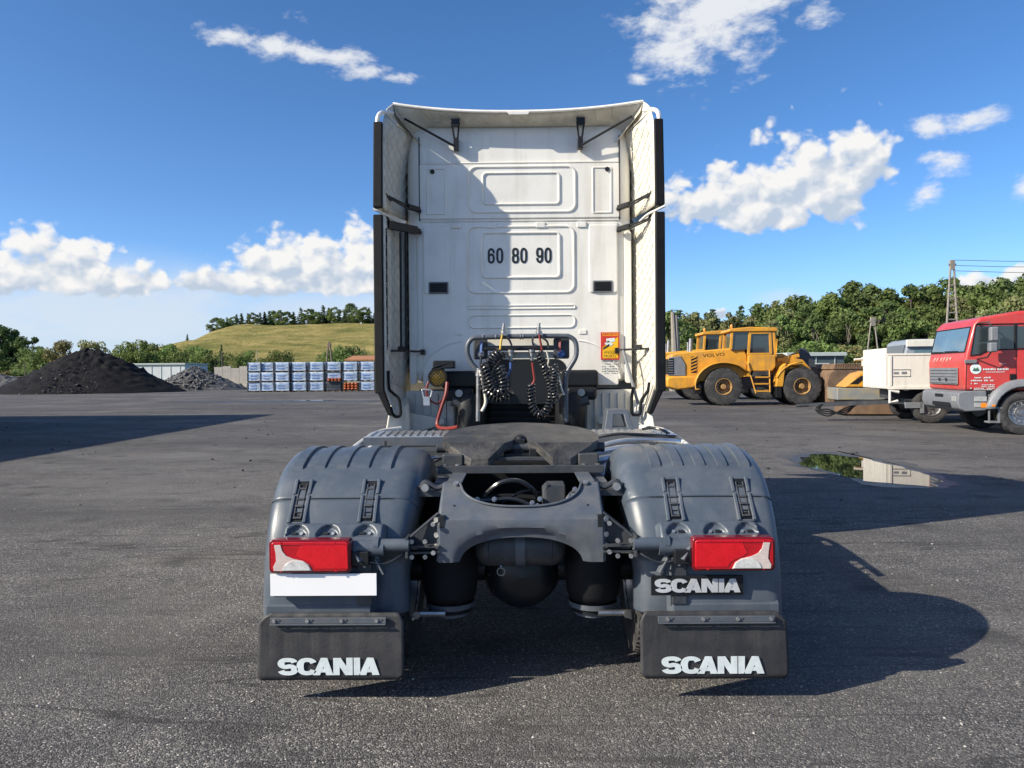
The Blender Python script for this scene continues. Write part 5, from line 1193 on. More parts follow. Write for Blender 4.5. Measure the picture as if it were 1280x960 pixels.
# upper hatch panel, lower panel, and their pressings
wplate(527, 206, 775, 274, .012, .016, 'upper_panel')
wplate(529, 279, 773, 482, .02, .010, 'lower_panel')
mb = MB(); mb.tube([WP(528, 205, .012), WP(774, 205, .012)], .010, 8); mb.tube([WP(528, 276.5, .004), WP(774, 276.5, .004)], .008, 8); mb.build('seam_bead', M_white, cab)
wring(586, 208, 722, 268, .09, .030, .012, base=.016); wring(604, 216, 702, 258, .05, .026, .012, base=.016)
wring(535, 211, 560, 269, .015, .018, .008, base=.016); wring(741, 211, 766, 269, .015, .018, .008, base=.016)
wring(584, 282, 720, 368, .09, .030, .012, base=.010); wring(602, 290, 702, 349, .05, .028, .014, base=.010)
wring(584, 381, 720, 387, .02, .014, .010, base=.010); wring(586, 393, 720, 411, .06, .018, .010, base=.010)
wplate(737, 283, 772, 367, .02, .012, 'corner_panel', base=.010); wplate(531, 283, 564, 367, .02, .012, 'corner_panel', base=.010)
for u0 in (566, 610, 671, 722):
    wplate(u0, 279, u0 + 12, 286, .01, .016, 'pressed_lug', base=.008)
for u0, u1 in ((512, 521), (781, 790)): wplate(u0, 290, u1, 480, .03, .010, 'corner_rib', base=-.012)
for u in (543, 760): mb = MB(); mb.disc(WP(u, 215.5 if u < 600 else 214.5, .020), V3(0, -1, 0), .021, .010, 14); mb.build('rubber_plug', M_black, cab)
for u0 in (537, 741):
    wplate(u0, 352, u0 + 25, 367, .012, .012, 'vent_rim', base=.018, m_=M_greybump); wplate(u0 + 1.5, 353.5, u0 + 23.5, 365.5, .010, .016, 'vent', base=.018, m_=M_black)
    for k in range(3): wplate(u0 + 4, 355.5 + 3.2 * k, u0 + 21, 356.8 + 3.2 * k, .001, .005, 'vent_slat', base=.033, m_=M_rubber)
for u0 in (724, 570): wplate(u0, 413, u0 + 9, 418.5, .004, .008, 'lashing_lug', base=.010)
# black plate painting the shade in the engine tunnel opening; seams of the wall
mb = MB(); q = rrect(X(604, DW), 1.30, X(708, DW), Z(449, DW), .10, 6); mb.prism(q, lambda a, b: V3(a, DW - .006, b), lambda a, b: V3(a, DW - .014, b)); mb.build('tunnel_shade_plate', M_ink, cab)
for u in (526.5, 775.5): mb = MB(); mb.tube([WP(u, 172, .003), WP(u, 276, .003)], .006, 6); mb.build('wall_seam', M_ink, cab)
for s in (-1, 1): mb = MB(); mb.tube([V3(s * (.52 + .42 * math.sin(R(a))), DW - .004, 1.49 + .40 * math.cos(R(a))) for a in range(4, 92, 8)], .012, 8); mb.build('floor_bead', M_white, cab)
# the figures 60 80 90
mb = MB()
for ch, u0 in (('6', 611.2), ('0', 621.8), ('8', 641.2), ('0', 651.6), ('9', 671.4), ('0', 681.8)):
    x0 = X(u0, DW); w_ = 8.4 / 960 * DW; z0 = Z(329.6, DW); h_ = 19.0 / 960 * DW
    digit(mb, ch, lambda a, b, e, x0=x0: V3(x0 + w_ * a, DW - .0115 - .0025 * e, z0 + h_ * b))
mb.build('speed_figures', M_ink, cab)
# blind spot sticker
def stick(u0, v0, u1, v1, h, m_, name): mb = MB(); a = WP(u0, v1, h); b = WP(u1, v0, h); mb.box(a.x, b.x, DW - h, DW - .009, a.z, b.z); return mb.build(name, m_, cab)
stick(751, 416.5, 774, 450.5, .0240, M_redsign, 'warning_sticker'); stick(753, 420.5, 772.3, 448.8, .0252, M_yellowsign, 'sticker_field')
mb = MB(); q = [(753, 421), (772, 421), (772, 422.5), (764, 427), (753, 435)]; mb.hexa([WP(u, v, .0255) for u, v in q], [WP(u, v, .0262) for u, v in q]); mb.build('sticker_picture', M_redsign, cab)
mb = MB(); q = [(755, 431), (760, 427), (767, 431), (762, 434)]; mb.hexa([WP(u, v, .0265) for u, v in q], [WP(u, v, .0272) for u, v in q]); q = [(757.5, 424.5), (768, 423.5), (768.5, 428), (758, 429.5)]; mb.hexa([WP(u, v, .0265) for u, v in q], [WP(u, v, .0272) for u, v in q]); mb.build('sticker_vehicle', M_letter, cab)
mb = MB(); q = [(753.5, 436), (761, 431), (762, 433), (753.5, 438)]; mb.hexa([WP(u, v, .0275) for u, v in q], [WP(u, v, .028) for u, v in q]); mb.build('sticker_shade', M_ink, cab)
mb = MB(); text_on(mb, 'ATTENTION', lambda x, y: WP(752.2 + 20.6 * x, 420.0 - 2.9 * y, .0246)); mb.build('sticker_title', M_yellowsign, cab)
mb = MB(); text_on(mb, 'ANGLES', lambda x, y: WP(754.8 + 15.4 * x, 443.2 - 3.6 * y, .0256)); text_on(mb, 'MORTS', lambda x, y: WP(755.2 + 14.6 * x, 448.0 - 3.6 * y, .0256)); mb.build('sticker_words', M_ink, cab)
mb = MB(); r_ = random.Random(4)
for row in range(5):
    u = 752.0
    while u < 772:
        w_ = r_.uniform(1.2, 3.2)
        if r_.random() < .72: a = WP(u, 452.8 + row * 3 + 1.1, .0222); b = WP(min(u + w_, 773), 452.8 + row * 3, .0222); mb.box(a.x, b.x, DW - .0222, DW - .0216, a.z, b.z)
        u += w_ + .8
mb.build('small_print', M_greybump, cab)
# roof air deflector
def lip(t): return V3(1.135 * t, 7.02 - .02 * abs(t) ** 4, 3.965 + .075 * abs(t) ** 2.2)
def und(t): return V3(1.0 * t, 7.34, 3.90 - .20 * max(0, abs(t) - .80) / .20)
ts = [k / 20 - 1 for k in range(41)]
mb = MB(); mb.grid([[lip(t).lerp(und(t), f) + V3(0, 0, -.03 * math.sin(math.pi * f)) for t in ts] for f in (0, .15, .3, .5, .7, .85, 1)]); rdf = mb.build('roof_deflector', M_cream, TR, solid=.008, angle=60)
mb = MB(); mb.grid([[lip(t) + V3(0, 0, .012) for t in ts], [lip(t) * .5 + V3(1.22 * t, 8.0, 3.99 - .05 * t * t) * .5 + V3(0, 0, .02) for t in ts], [V3(1.22 * t, 8.9, 3.86 - .1 * t * t) for t in ts], [V3(1.22 * t, 9.5, 3.5 - .1 * t * t) for t in ts]]); mb.build('deflector_top', M_white, rdf, solid=.01)
mb = MB(); mb.tube([lip(t) for t in ts], .012, 8); mb.build('deflector_lip', M_white, rdf)
mb = MB(); q = [(-.10, 0), (.11, 0), (.09, -.03), (-.08, -.03)]; mb.hexa([V3(a, 7.0, 3.965 + b) for a, b in q], [V3(a, 7.03, 3.965 + b) for a, b in q]); mb.build('deflector_tab', M_white, rdf, bevel=.003)
for k in range(12):
    t = -.77 + .14 * k; mb = MB(); A = lip(t).lerp(und(t), .10); B = lip(t + .05).lerp(und(t + .05), .42); C = lip(t + .10).lerp(und(t + .10), .42)
    mb.tube([A + V3(0, -.01, -.014), B + V3(0, -.012, -.03), C + V3(0, -.012, -.03)], .006, 5); mb.build('stiffening_rib', M_cream, rdf)
for s in (-1, 1):
    mb = MB(); A = lip(s * 1.0) + V3(0, .0, 0); B = und(s * .93) + V3(0, -.04, -.03); C = V3(s * .905, DW - .02, Z(182, DW))
    mb.hexa([A, A + V3(-s * .03, .0, -.10), C, B], [A + V3(0, .012, 0), A + V3(-s * .03, .012, -.10), C + V3(0, .012, 0), B + V3(0, .012, 0)]); mb.build('deflector_end', M_cream, rdf, bevel=.004)
    xb = s * .575; mb = MB(); mb.hexa([V3(xb - .042, 7.08, 3.93), V3(xb + .042, 7.08, 3.93), V3(xb + .03, 7.08, 3.86), V3(xb - .03, 7.08, 3.86)], [V3(xb - .042, 7.10, 3.93), V3(xb + .042, 7.10, 3.93), V3(xb + .03, 7.10, 3.86), V3(xb - .03, 7.10, 3.86)])
    mb.bar(V3(xb - .035, 7.09, 3.90), V3(xb - .012, 7.14, 3.74), .014, .014); mb.bar(V3(xb + .035, 7.09, 3.90), V3(xb + .012, 7.14, 3.74), .014, .014); mb.box(xb - .022, xb + .022, 7.12, 7.19, 3.66, 3.77)
    mb.build('deflector_hinge', M_black, rdf, bevel=.002)
    mb = MB(); mb.rod(V3(xb - s * .0, 7.13, 3.685), V3(s * 1.04, 7.05, 3.925), .011, 7); mb.build('deflector_strut', M_black, rdf)

# side flaps: black rubber edge, quilted inner skin, outer skin
for s, nm in ((-1, 'left'), (1, 'right')):
    def Rr(z):                        # rear edge
        k = max(0, z - 3.72); return V3(s * (1.188 - .35 * k * k), 6.735 + 1.1 * k ** 1.4, z)
    def Fr(z):                        # where it meets the cab
        k = max(0, z - 3.40); return V3(s * (1.06 - .62 * k * k), 7.38 - .25 * k, z)
    for z0, z1, nm2 in ((3.045, 3.90, 'upper_side_flap'), (1.42, 2.985, 'lower_side_flap')):
        zs = [z0 + (z1 - z0) * k / 16 for k in range(17)]
        mb = MB(); mb.grid([[Rr(z).lerp(Fr(min(z, 3.80) if z > 3.8 else z), f) + V3(s * .02 * math.sin(math.pi * f), 0, 0) for f in (0, .2, .4, .6, .8, 1)] for z in zs]); fp = mb.build(nm2, M_cream, TR, solid=.008, angle=60)
        mb = MB(); mb.grid([[V3(s * (1.250 - .5 * max(0, z - 3.72) ** 2), Rr(z).y + .03, z), V3(s * 1.255, 7.5, z), V3(s * 1.250, 8.6, z)] for z in [min(z_, 3.80) if k_ < 16 else 3.80 for k_, z_ in enumerate(zs)] if z <= 3.8] if z1 > 3.5 else [[V3(s * 1.250, 6.76, z), V3(s * 1.255, 7.5, z), V3(s * 1.250, 8.6, z)] for z in zs]); mb.build('outer_skin', M_white, fp, solid=.006)
        # rubber edge
        ztop = z1 - (.11 if z1 > 3.5 else 0); mb = MB()
        mb.hexa([V3(s * 1.190, 6.70, z0), V3(s * 1.272, 6.705, z0), V3(s * 1.272, 6.79, z0), V3(s * 1.190, 6.76, z0)], [V3(s * (1.190 - (.010 if z1 > 3.5 else 0)), 6.70, ztop), V3(s * (1.272 - (.012 if z1 > 3.5 else 0)), 6.705, ztop), V3(s * (1.272 - (.012 if z1 > 3.5 else 0)), 6.81, ztop), V3(s * 1.185, 6.79, ztop)])
        mb.build('rubber_edge', M_rubber, fp, bevel=.012, seg=3)
        # quilting ridges in two slanting families
        for fam in (0, 1):
            n_ = 9 if z1 > 3.5 else 14
            for k in range(-3, n_):
                pts = []
                for j in range(13):
                    f = .03 + .94 * j / 12; z = z0 + k * .115 + (.62 * f if fam == 0 else .42 * (1 - f) + .1)
                    if z0 + .02 < z < z1 - .06: pts.append(Rr(z).lerp(Fr(z), f) + V3(s * .02 * math.sin(math.pi * f) - s * .006, -.001, 0))
                if len(pts) > 2: mb = MB(); mb.tube(pts, .0045, 5); mb.build('quilt_ridge', M_dirtywhite, fp)
        if z1 > 3.5:
            mb = MB(); mb.tube(catmull([V3(s * 1.232, 6.745, 3.775), V3(s * 1.225, 6.755, 3.85), V3(s * 1.195, 6.81, 3.90), V3(s * 1.135, 6.97, 3.95)], 5), .020, 8); mb.build('flap_crown', M_white, fp)
    # corner web closing the gap between side flap and roof deflector
    n_ = 10; ca = [Rr(3.90).lerp(Fr(3.80), k / n_) for k in range(n_ + 1)]; cb = [lip(s * 1.0).lerp(und(s * .97), k / n_) for k in range(n_ + 1)]
    mb = MB(); mb.grid([[a.lerp(b, f) + V3(s * .02 * math.sin(math.pi * f), 0, -.0) for a, b in zip(ca, cb)] for f in (0, .25, .5, .75, 1)]); mb.build('corner_web', M_cream, TR, solid=.008, angle=60)
    # kinked lower end of the lower flap
    mb = MB(); q0 = [V3(s * 1.262, 6.705, 1.45), V3(s * 1.190, 6.70, 1.45), V3(s * 1.190, 6.76, 1.45), V3(s * 1.262, 6.76, 1.45)]; q1 = [V3(s * 1.16, 6.72, 1.225), V3(s * 1.115, 6.72, 1.225), V3(s * 1.115, 6.77, 1.225), V3(s * 1.16, 6.77, 1.225)]
    mb.hexa(q0, q1); mb.build('rubber_edge_end', M_rubber, TR, bevel=.01)
    mb = MB(); mb.hexa([V3(s * 1.185, 6.745, 1.50), V3(s * 1.105, 7.35, 1.50), V3(s * 1.02, 7.30, 1.24), V3(s * 1.10, 6.76, 1.24)], [V3(s * 1.20, 6.745, 1.50), V3(s * 1.12, 7.35, 1.50), V3(s * 1.035, 7.30, 1.24), V3(s * 1.115, 6.76, 1.24)]); mb.build('flap_tail', M_cream, TR, bevel=.004)
    # gas strap loop at the bottom
    mb = MB(); lp = [(1.135, 1.50), (1.12, 1.42), (1.075, 1.36), (1.06, 1.30), (1.055, 1.23), (1.02, 1.215), (.985, 1.225), (.98, 1.30), (.985, 1.40), (1.0, 1.46)] if s > 0 else [(1.16, 1.62), (1.155, 1.47), (1.12, 1.42), (1.07, 1.37), (1.055, 1.26), (1.065, 1.22), (1.10, 1.215), (1.125, 1.24), (1.14, 1.30)]
    mb.tube(catmull([V3(s * a, 6.76, b) for a, b in lp], 5), .013, 8); mb.build('edge_strap', M_rubber, TR)
    # folding stays to the cab
    for v_, drop in ((260, -.05), (287, .03)):
        z = Z(v_, 7.1); mb = MB(); mb.bar(V3(s * .93, 7.16, z), V3(s * 1.02, 7.05, z + .01), .05, .04); mb.bar(V3(s * .91, 7.17, z - .01), V3(s * .945, 7.16, z - .012), .04, .025)
        mb.bar(V3(s * 1.02, 7.04, z + .015), V3(s * 1.16, 6.86, z + .06 if drop < 0 else z + .04), .014, .014); mb.bar(V3(s * 1.0, 7.05, z - .02), V3(s * 1.17, 6.84, z + .05 if drop < 0 else z + .03), .012, .014); mb.bar(V3(s * 1.14, 6.88, z + .02), V3(s * 1.18, 6.83, z + .08), .016, .012)
        if drop > 0 and s < 0: mb.bar(V3(s * .95, 7.12, z + .0), V3(s * 1.17, 6.85, z + .005), .05, .07)
        mb.build('folding_stay', M_black, TR, bevel=.002)
    z = Z(438, 7.0); mb = MB(); mb.bar(V3(s * .90, 7.15, z), V3(s * 1.17, 6.9, z + .004), .016, .018); mb.box(min(s * .885, s * .925), max(s * .885, s * .925), 7.13, 7.18, z - .03, z + .02); mb.bar(V3(s * 1.05, 7.0, z + .02), V3(s * 1.10, 6.96, z + .02), .03, .045); mb.build('lower_stay', M_black, TR, bevel=.002)
    if s > 0: mb = MB(); mb.rod(V3(.955, 7.1, z - .005), V3(1.075, 6.85, 1.22), .014, 8); mb.build('flap_gas_strut', M_greybump, TR)
    if s < 0:
        for xo_, y_ in ((1.175, 6.80), (1.075, 6.98), (1.035, 7.03)): mb = MB(); mb.rod(V3(-xo_, y_, Z(290, 7.0)), V3(-xo_ - .003, y_, Z(437, 7.0)), .011, 8); mb.build('flap_link_rod', M_black, TR)
# pale tie between upper and lower flap
for s in (-1, 1):
    mb = MB(); mb.tube(catmull([V3(s * 1.27, 6.70, 3.03), V3(s * 1.21, 6.72, 3.005), V3(s * 1.14, 6.84, 2.985), V3(s * 1.08, 6.98, 2.94), V3(s * 1.03, 7.05, 2.90)], 5), .011, 7); mb.build('flap_tie', M_white, TR)

# ------------------------------------------------------------------ air line gantry and coiled hoses
gd = 6.55
def GP(u, v, y=gd): return V3(X(u, y), y, Z(v, y))
mb = MB(); path = [GP(707, 528), GP(707, 500), GP(707, 474), GP(710, 464), GP(719, 449), GP(721, 438), GP(719, 427), GP(712, 421.5), GP(703, 420.5), GP(650, 420.5), GP(602, 421.5), GP(591, 423), GP(585, 431), GP(585, 443), GP(590, 454), GP(598, 463)]
mb.tube(catmull(path, 5), .021, 12); gt = mb.build('hose_gantry', M_frame, TR)
mb = MB(); mb.rod(GP(598, 468), GP(597, 526), .019, 12); mb.rod(GP(599.5, 460), GP(598.5, 470), .030, 12); mb.build('gantry_mast', M_steel, gt)
for u in (604, 620, 651, 654): mb = MB(); mb.rod(GP(u, 420.6) + V3(-.006, 0, 0), GP(u, 420.6) + V3(.006, 0, 0), .026, 12); mb.build('gantry_clamp', M_bolt, gt)
mb = MB(); mb.prism([(a, b) for a, b in rrect(0, 0, 1, 1, .12, 4)], lambda a, b: GP(592 + 18 * a, 449 - 25 * b, 6.60), lambda a, b: GP(592 + 18 * a, 449 - 25 * b, 6.64)); mb.prism([(a, b) for a, b in rrect(0, 0, 1, 1, .12, 4)], lambda a, b: GP(692 + 20 * a, 449 - 26 * b, 6.60), lambda a, b: GP(692 + 20 * a, 449 - 26 * b, 6.64)); A = GP(608, 438, 6.60); B = GP(694, 432, 6.60); mb.box(A.x, B.x, 6.60, 6.68, A.z, B.z)
mb.build('connector_panel', M_frame_dk, gt, bevel=.01)
mb = MB(); A = GP(606, 438, 6.56); B = GP(680, 434, 6.56); mb.box(A.x, B.x, 6.545, 6.60, A.z, B.z); mb.build('connector_rail', M_black, gt, bevel=.008)
mb = MB(); A = GP(610, 432, 6.66); B = GP(692, 423, 6.66); mb.box(A.x, B.x, 6.65, 6.66, A.z, B.z); A = GP(612, 448, 6.64); B = GP(696, 440, 6.64); mb.box(A.x, B.x, 6.65, 6.66, A.z, B.z); mb.build('rail_backing', M_cream, gt)
for u, v, m_ in ((602, 443, M_greybump), (702, 443, M_bluehose)):
    mb = MB(); mb.disc(GP(u, v, 6.60), V3(0, -1, 0), .034, .025, 14); mb.disc(GP(u, v, 6.575), V3(0, -1, 0), .022, .02, 12); mb.build('parking_coupling', m_, gt, bevel=.003)
for u, v0, v1, m_ in ((602.5, 426, 441, M_bluehose), (700.5, 425, 440, M_redhose)):
    mb = MB(); mb.bar(GP(u, v0, 6.57), GP(u - 1, v1, 6.55), .022, .012); mb.build('coupling_tag', m_, gt, bevel=.003)
for u, m_ in ((639, M_steel), (665, M_steel)):
    mb = MB(); mb.disc(GP(u, 441, 6.56), V3(0, 0, 1), .030, .025, 12); mb.disc(GP(u, 446, 6.56), V3(0, 0, 1), .022, .03, 12); mb.disc(GP(u, 451, 6.56), V3(0, 0, 1), .016, .035, 10); mb.build('hose_coupling', m_, gt, bevel=.002)
for u in (630, 674):                  # couplings parked on top of the bar
    mb = MB(); mb.disc(GP(u, 418, 6.53), V3(0, 0, 1), .026, .03, 10); mb.disc(GP(u, 413, 6.53), V3(0, 0, 1), .020, .03, 10); mb.disc(GP(u, 409, 6.53), V3(.1, 0, 1), .013, .035, 8); mb.rod(GP(u - 4, 414, 6.53), GP(u + 4, 416, 6.53), .010, 7); mb.box(GP(u - 4, 0).x, GP(u + 5, 0).x, 6.50, 6.55, GP(u, 420).z, GP(u, 417).z); mb.build('parked_coupling', M_steel, gt, bevel=.002)
def coil(path, turns, rad, r, name='coiled_hose', m_=None):
    pts = catmull(path, 10); n = len(pts); L = [0]
    for a, b in zip(pts, pts[1:]): L.append(L[-1] + (b - a).length)
    out = []; steps = turns * 14; e_prev = None
    for k in range(steps + 1):
        s_ = L[-1] * k / steps; i = 0
        while i < n - 2 and L[i + 1] < s_: i += 1
        f = (s_ - L[i]) / (L[i + 1] - L[i] + 1e-9); c = pts[i].lerp(pts[i + 1], f); t = (pts[i + 1] - pts[i]).normalized()
        e1 = V3(0, 1, 0) - t * t.y; e1.normalize(); e2 = t.cross(e1); a = 2 * math.pi * turns * k / steps
        out.append(c + (e1 * math.cos(a) + e2 * math.sin(a)) * rad)
    mb = MB(); mb.tube(out, r, 7); return mb.build(name, m_ or M_hose, gt)
coil([GP(628, 440, 6.5), GP(616, 450, 6.5), GP(607, 466, 6.5), GP(608, 484, 6.5), GP(617, 494, 6.5), GP(629, 496, 6.5), GP(637, 488, 6.5)], 22, .048, .0105)
coil([GP(605, 452, 6.44), GP(611, 470, 6.44), GP(617, 486, 6.44), GP(628, 490, 6.44), GP(629, 474, 6.44), GP(624, 458, 6.44)], 18, .036, .0095)
coil([GP(674, 440, 6.5), GP(678, 452, 6.5), GP(683, 466, 6.5), GP(688, 484, 6.5), GP(688, 500, 6.5), GP(683, 513, 6.5), GP(675, 519, 6.5), GP(667, 512, 6.5), GP(664, 498, 6.5), GP(664, 480, 6.5)], 30, .030, .0095)
coil([GP(692, 456, 6.47), GP(694, 468, 6.47), GP(692, 482, 6.47), GP(694, 498, 6.47)], 11, .030, .008)
for pts, r, m_ in (([(638.5, 453), (638, 462), (633, 473), (631, 480)], .011, M_bluehose), ([(665.5, 453), (667, 465), (668, 476), (664, 482)], .011, M_redhose), ([(628.5, 418), (627, 426), (625.5, 437)], .009, M_yelhose), ([(632, 421), (637, 425), (640, 432)], .009, M_hose),
                   ([(667, 421), (666, 427), (668, 434)], .009, M_hose), ([(674.5, 418), (676, 428), (678, 438)], .009, M_redhose), ([(676, 421), (684, 427), (686, 436)], .009, M_hose), ([(602, 443), (601, 455), (603, 462), (608, 470)], .010, M_hose),
                   ([(683, 438), (686, 450), (685, 458), (692, 462), (698, 470), (702, 486), (705, 494)], .007, M_cream), ([(600, 462), (604, 480), (607, 502), (602, 514)], .014, M_cream), ([(690, 492), (696, 495), (698, 501), (693, 504), (689, 499), (694, 494), (697, 500)], .006, M_hose)):
    mb = MB(); mb.tube(catmull([GP(u, v, 6.48) for u, v in pts], 6), r, 8); mb.build('hose_tail', m_, gt)
# work lamp, handle and red cable on the left
mb = MB(); c = GP(547, 471, 6.85); mb.lathe([(.001, .10), (.06, .09), (.085, .03), (.085, -.02), (.075, -.02), (.073, .0)], c, V3(0, 1, 0), 22); wl = mb.build('work_lamp', M_black, TR)
mb = MB(); mb.lathe([(.001, -.014), (.04, -.010), (.074, 0)], c, V3(0, 1, 0), 20); mb.build('lamp_glass', M_amber, wl)
mb = MB()
for k in range(-3, 4):
    h = math.sqrt(max(0, .074 ** 2 - (.021 * k) ** 2)); o1 = V3(.7071, 0, .7071); o2 = V3(-.7071, 0, .7071)
    mb.rod(c + o1 * .021 * k - o2 * h + V3(0, -.02, 0), c + o1 * .021 * k + o2 * h + V3(0, -.02, 0), .003, 5); mb.rod(c + o2 * .021 * k - o1 * h + V3(0, -.021, 0), c + o2 * .021 * k + o1 * h + V3(0, -.021, 0), .003, 5)
mb.build('lamp_guard', M_black, wl)
mb = MB(); A = GP(541, 460, 6.86); B = GP(568, 450, 6.86); mb.box(A.x, B.x, 6.86, 7.0, A.z, B.z); mb.box(A.x, A.x + .10, 6.86, 6.95, A.z - .06, A.z); mb.build('lamp_mount', M_black, wl, bevel=.012)
mb = MB(); mb.tube(catmull([GP(559, 477, 6.82), GP(557, 492, 6.8), GP(551, 510, 6.8), GP(546, 528, 6.8), GP(549, 534, 6.75), GP(560, 535, 6.7), GP(572, 533, 6.6)], 6), .016, 8); mb.tube(catmull([GP(536, 476, 6.85), GP(533, 485, 6.85), GP(535, 497, 6.85), GP(545, 504, 6.85), GP(552, 500, 6.85)], 6), .010, 7); mb.build('lamp_cable', M_redhose, TR)
mb = MB(); mb.tube([GP(529, 496, 6.80), GP(528, 489, 6.8), GP(527, 487, 6.8), GP(529, 486, 6.8), GP(538, 486.5, 6.8), GP(540, 488, 6.8), GP(538, 496, 6.8)], .009, 7); A = GP(529, 506, 6.8); B = GP(537, 495, 6.8); mb.box(A.x, B.x, 6.79, 6.83, A.z, B.z); mb.build('cab_tilt_handle', M_alu, TR, bevel=.003)
OFF = Vector((0, 0, 0))
# ------------------------------------------------------------------ wheel loader, nose to the right
def prism_xz(mb, poly, y0, y1): mb.prism(poly, lambda a, b: Vector((a, y0, b)), lambda a, b: Vector((a, y1, b))); return mb
def loader(name, loc, label, rz=0.0, sc=1.0, group='yellow wheel loaders', bucket=True):
    T = thing(name, loc, label, 'wheel loader', group, rz); T.scale = (sc, sc, sc)
    B_ = lambda mb, nm, m_, par=None, **k: mb.build(nm, m_, par or T, **k)
    # coordinates: x along the machine (photo px / 27.5), y depth (near side negative), z up
    hood = prism_xz(MB(), [(-4.10, 1.05), (-4.16, 1.45), (-4.05, 2.30), (-3.85, 2.42), (-.80, 2.66), (-.62, 2.30), (-.62, 1.45), (-1.0, 1.15)], -.95, .95); hd = B_(hood, 'engine_hood', M_loader, bevel=.08, seg=3)
    mb = MB(); prism_xz(mb, [(-4.22, 1.38), (-4.16, 2.20), (-3.62, 2.28), (-3.40, 1.9), (-3.40, 1.35)], -1.0, -.953); B_(mb, 'grille_surround', M_greybump, hd, bevel=.03)
    mb = MB(); prism_xz(mb, [(-4.215, 1.45), (-4.165, 2.15), (-3.95, 2.18), (-3.95, 1.45)], -1.02, -1.003); B_(mb, 'rear_grille', M_black, hd)
    for k in range(6):
        mb = MB(); z = 1.50 + .11 * k; mb.box(-4.18, -3.97, -1.035, -1.021, z, z + .035); B_(mb, 'grille_bar', M_greybump, hd)
    mb = MB(); mb.box(-4.20, -4.17, -.85, .85, 1.45, 2.15); B_(mb, 'rear_radiator', M_black, hd)
    mb = MB(); prism_xz(mb, [(-3.15, 1.50), (-3.15, 2.24), (-2.90, 2.26), (-2.90, 1.50)], -.965, -.952); B_(mb, 'side_vent', M_black, hd)
    for k in range(5):
        mb = MB(); z = 1.52 + .15 * k; mb.hexa([Vector((-3.15, -.985, z)), Vector((-2.90, -.985, z + .10)), Vector((-2.90, -.985, z + .16)), Vector((-3.15, -.985, z + .06))], [Vector((-3.15, -.967, z)), Vector((-2.90, -.967, z + .10)), Vector((-2.90, -.967, z + .16)), Vector((-3.15, -.967, z + .06))]); B_(mb, 'vent_slat', M_loader, hd)
    mb = MB(); text_on(mb, 'VOLVO', lambda x, y: Vector((-2.62 + .98 * x, -.958 if False else -.957, 2.20 + .15 * y + .06 * x))); B_(mb, 'lettering', M_black, hd)
    mb = MB(); prism_xz(mb, [(-4.25, .85), (-4.28, 1.25), (-4.1, 1.36), (-2.9, 1.36), (-2.75, 1.10), (-3.0, .80), (-3.8, .72)], -1.05, 1.05); B_(mb, 'counterweight', M_loader, bevel=.10, seg=3)
    mb = MB(); mb.tube([(-3.05, .6, 2.40), (-3.05, .6, 2.95)], .06, 10); mb.tube([(-3.05, -.1, 2.45), (-3.02, -.1, 3.1)], .09, 10); B_(mb, 'exhaust_stack', M_steel)
    # rear mudguard arch
    mb = MB(); rows = []
    for k in range(15):
        a = R(215 - 13 * k); rr = 1.08 if k < 12 else 1.10; cx, cz = -1.75, .88; rows.append([Vector((cx + rr * math.cos(a) * 1.18, y, max(.75, cz + rr * math.sin(a)))) for y in (-1.40, -1.38, -.9)] )
    mb.grid(rows); B_(mb, 'rear_mudguard', M_loader, solid=.06)
    mb = MB(); rows = []
    for k in range(9):
        a = R(160 - 14 * k); rows.append([Vector((1.72 + 1.12 * math.cos(a) * 1.08, y, .88 + 1.06 * math.sin(a))) for y in (-1.40, -.85)])
    mb.grid(rows[:6]); B_(mb, 'front_mudguard', M_loader, solid=.05)
    mb = MB(); prism_xz(mb, [(.55, .85), (.62, 1.35), (.80, 1.75), (1.0, 1.9), (.92, 1.45), (.85, .85)], -1.38, -.75); B_(mb, 'front_guard_panel', M_loader, bevel=.02)
    for bx in ((.55, .80, -1.36, -.8, .35, .86), (-3.05, -2.75, -1.36, -.8, .55, .95)): mb = MB(); mb.box(*bx); B_(mb, 'mud_flap', M_rubber, bevel=.02)
    # cab
    mb = MB(); prism_xz(mb, [(-.62, 1.55), (-.62, 2.28), (.60, 2.28), (.60, 1.75), (.45, 1.55)], -1.12, .80); B_(mb, 'cab_base', M_loader, bevel=.05)
    glass = MB(); prism_xz(glass, [(-1.35, 2.50), (-1.30, 3.34), (.52, 3.34), (.62, 2.30), (-.55, 2.30), (-.60, 2.52)], -1.03, .70); cg = B_(glass, 'cab_glass', M_glass, bevel=.01)
    mb = MB()
    for a, b in (((-1.38, 2.55), (-1.32, 3.36)), ((-.60, 2.28), (-.52, 3.36)), ((.40, 2.28), (.36, 3.36)), ((.60, 2.28), (.52, 3.36))):
        for y in (-1.05, .72): mb.bar(Vector((a[0], y, a[1])), Vector((b[0], y, b[1])), .09, .11)
    mb.box(-.62, .44, -1.10, -1.0, 2.28, 2.38); mb.box(-.58, .42, -1.10, -1.0, 3.24, 3.34); B_(mb, 'cab_frame', M_loader, bevel=.01)
    mb = MB(); prism_xz(mb, [(-1.50, 3.34), (-1.46, 3.48), (-.6, 3.56), (.62, 3.52), (.70, 3.42), (.66, 3.34)], -1.16, .84); B_(mb, 'cab_roof', M_loader, bevel=.05, seg=3)
    mb = MB(); mb.lathe([(.06, 0), (.06, .14), (.04, .18), (.001, .2)], (-1.25, -.6, 3.52), (0, 0, 1), 10); mb.rod((-1.25, -.6, 3.4), (-1.25, -.6, 3.55), .03); B_(mb, 'beacon', M_orange)
    for k, z in enumerate((.62, .95, 1.25)): mb = MB(); mb.box(-.30 - .02 * k, .25, -1.30, -1.0, z, z + .06); B_(mb, 'step', M_loader)
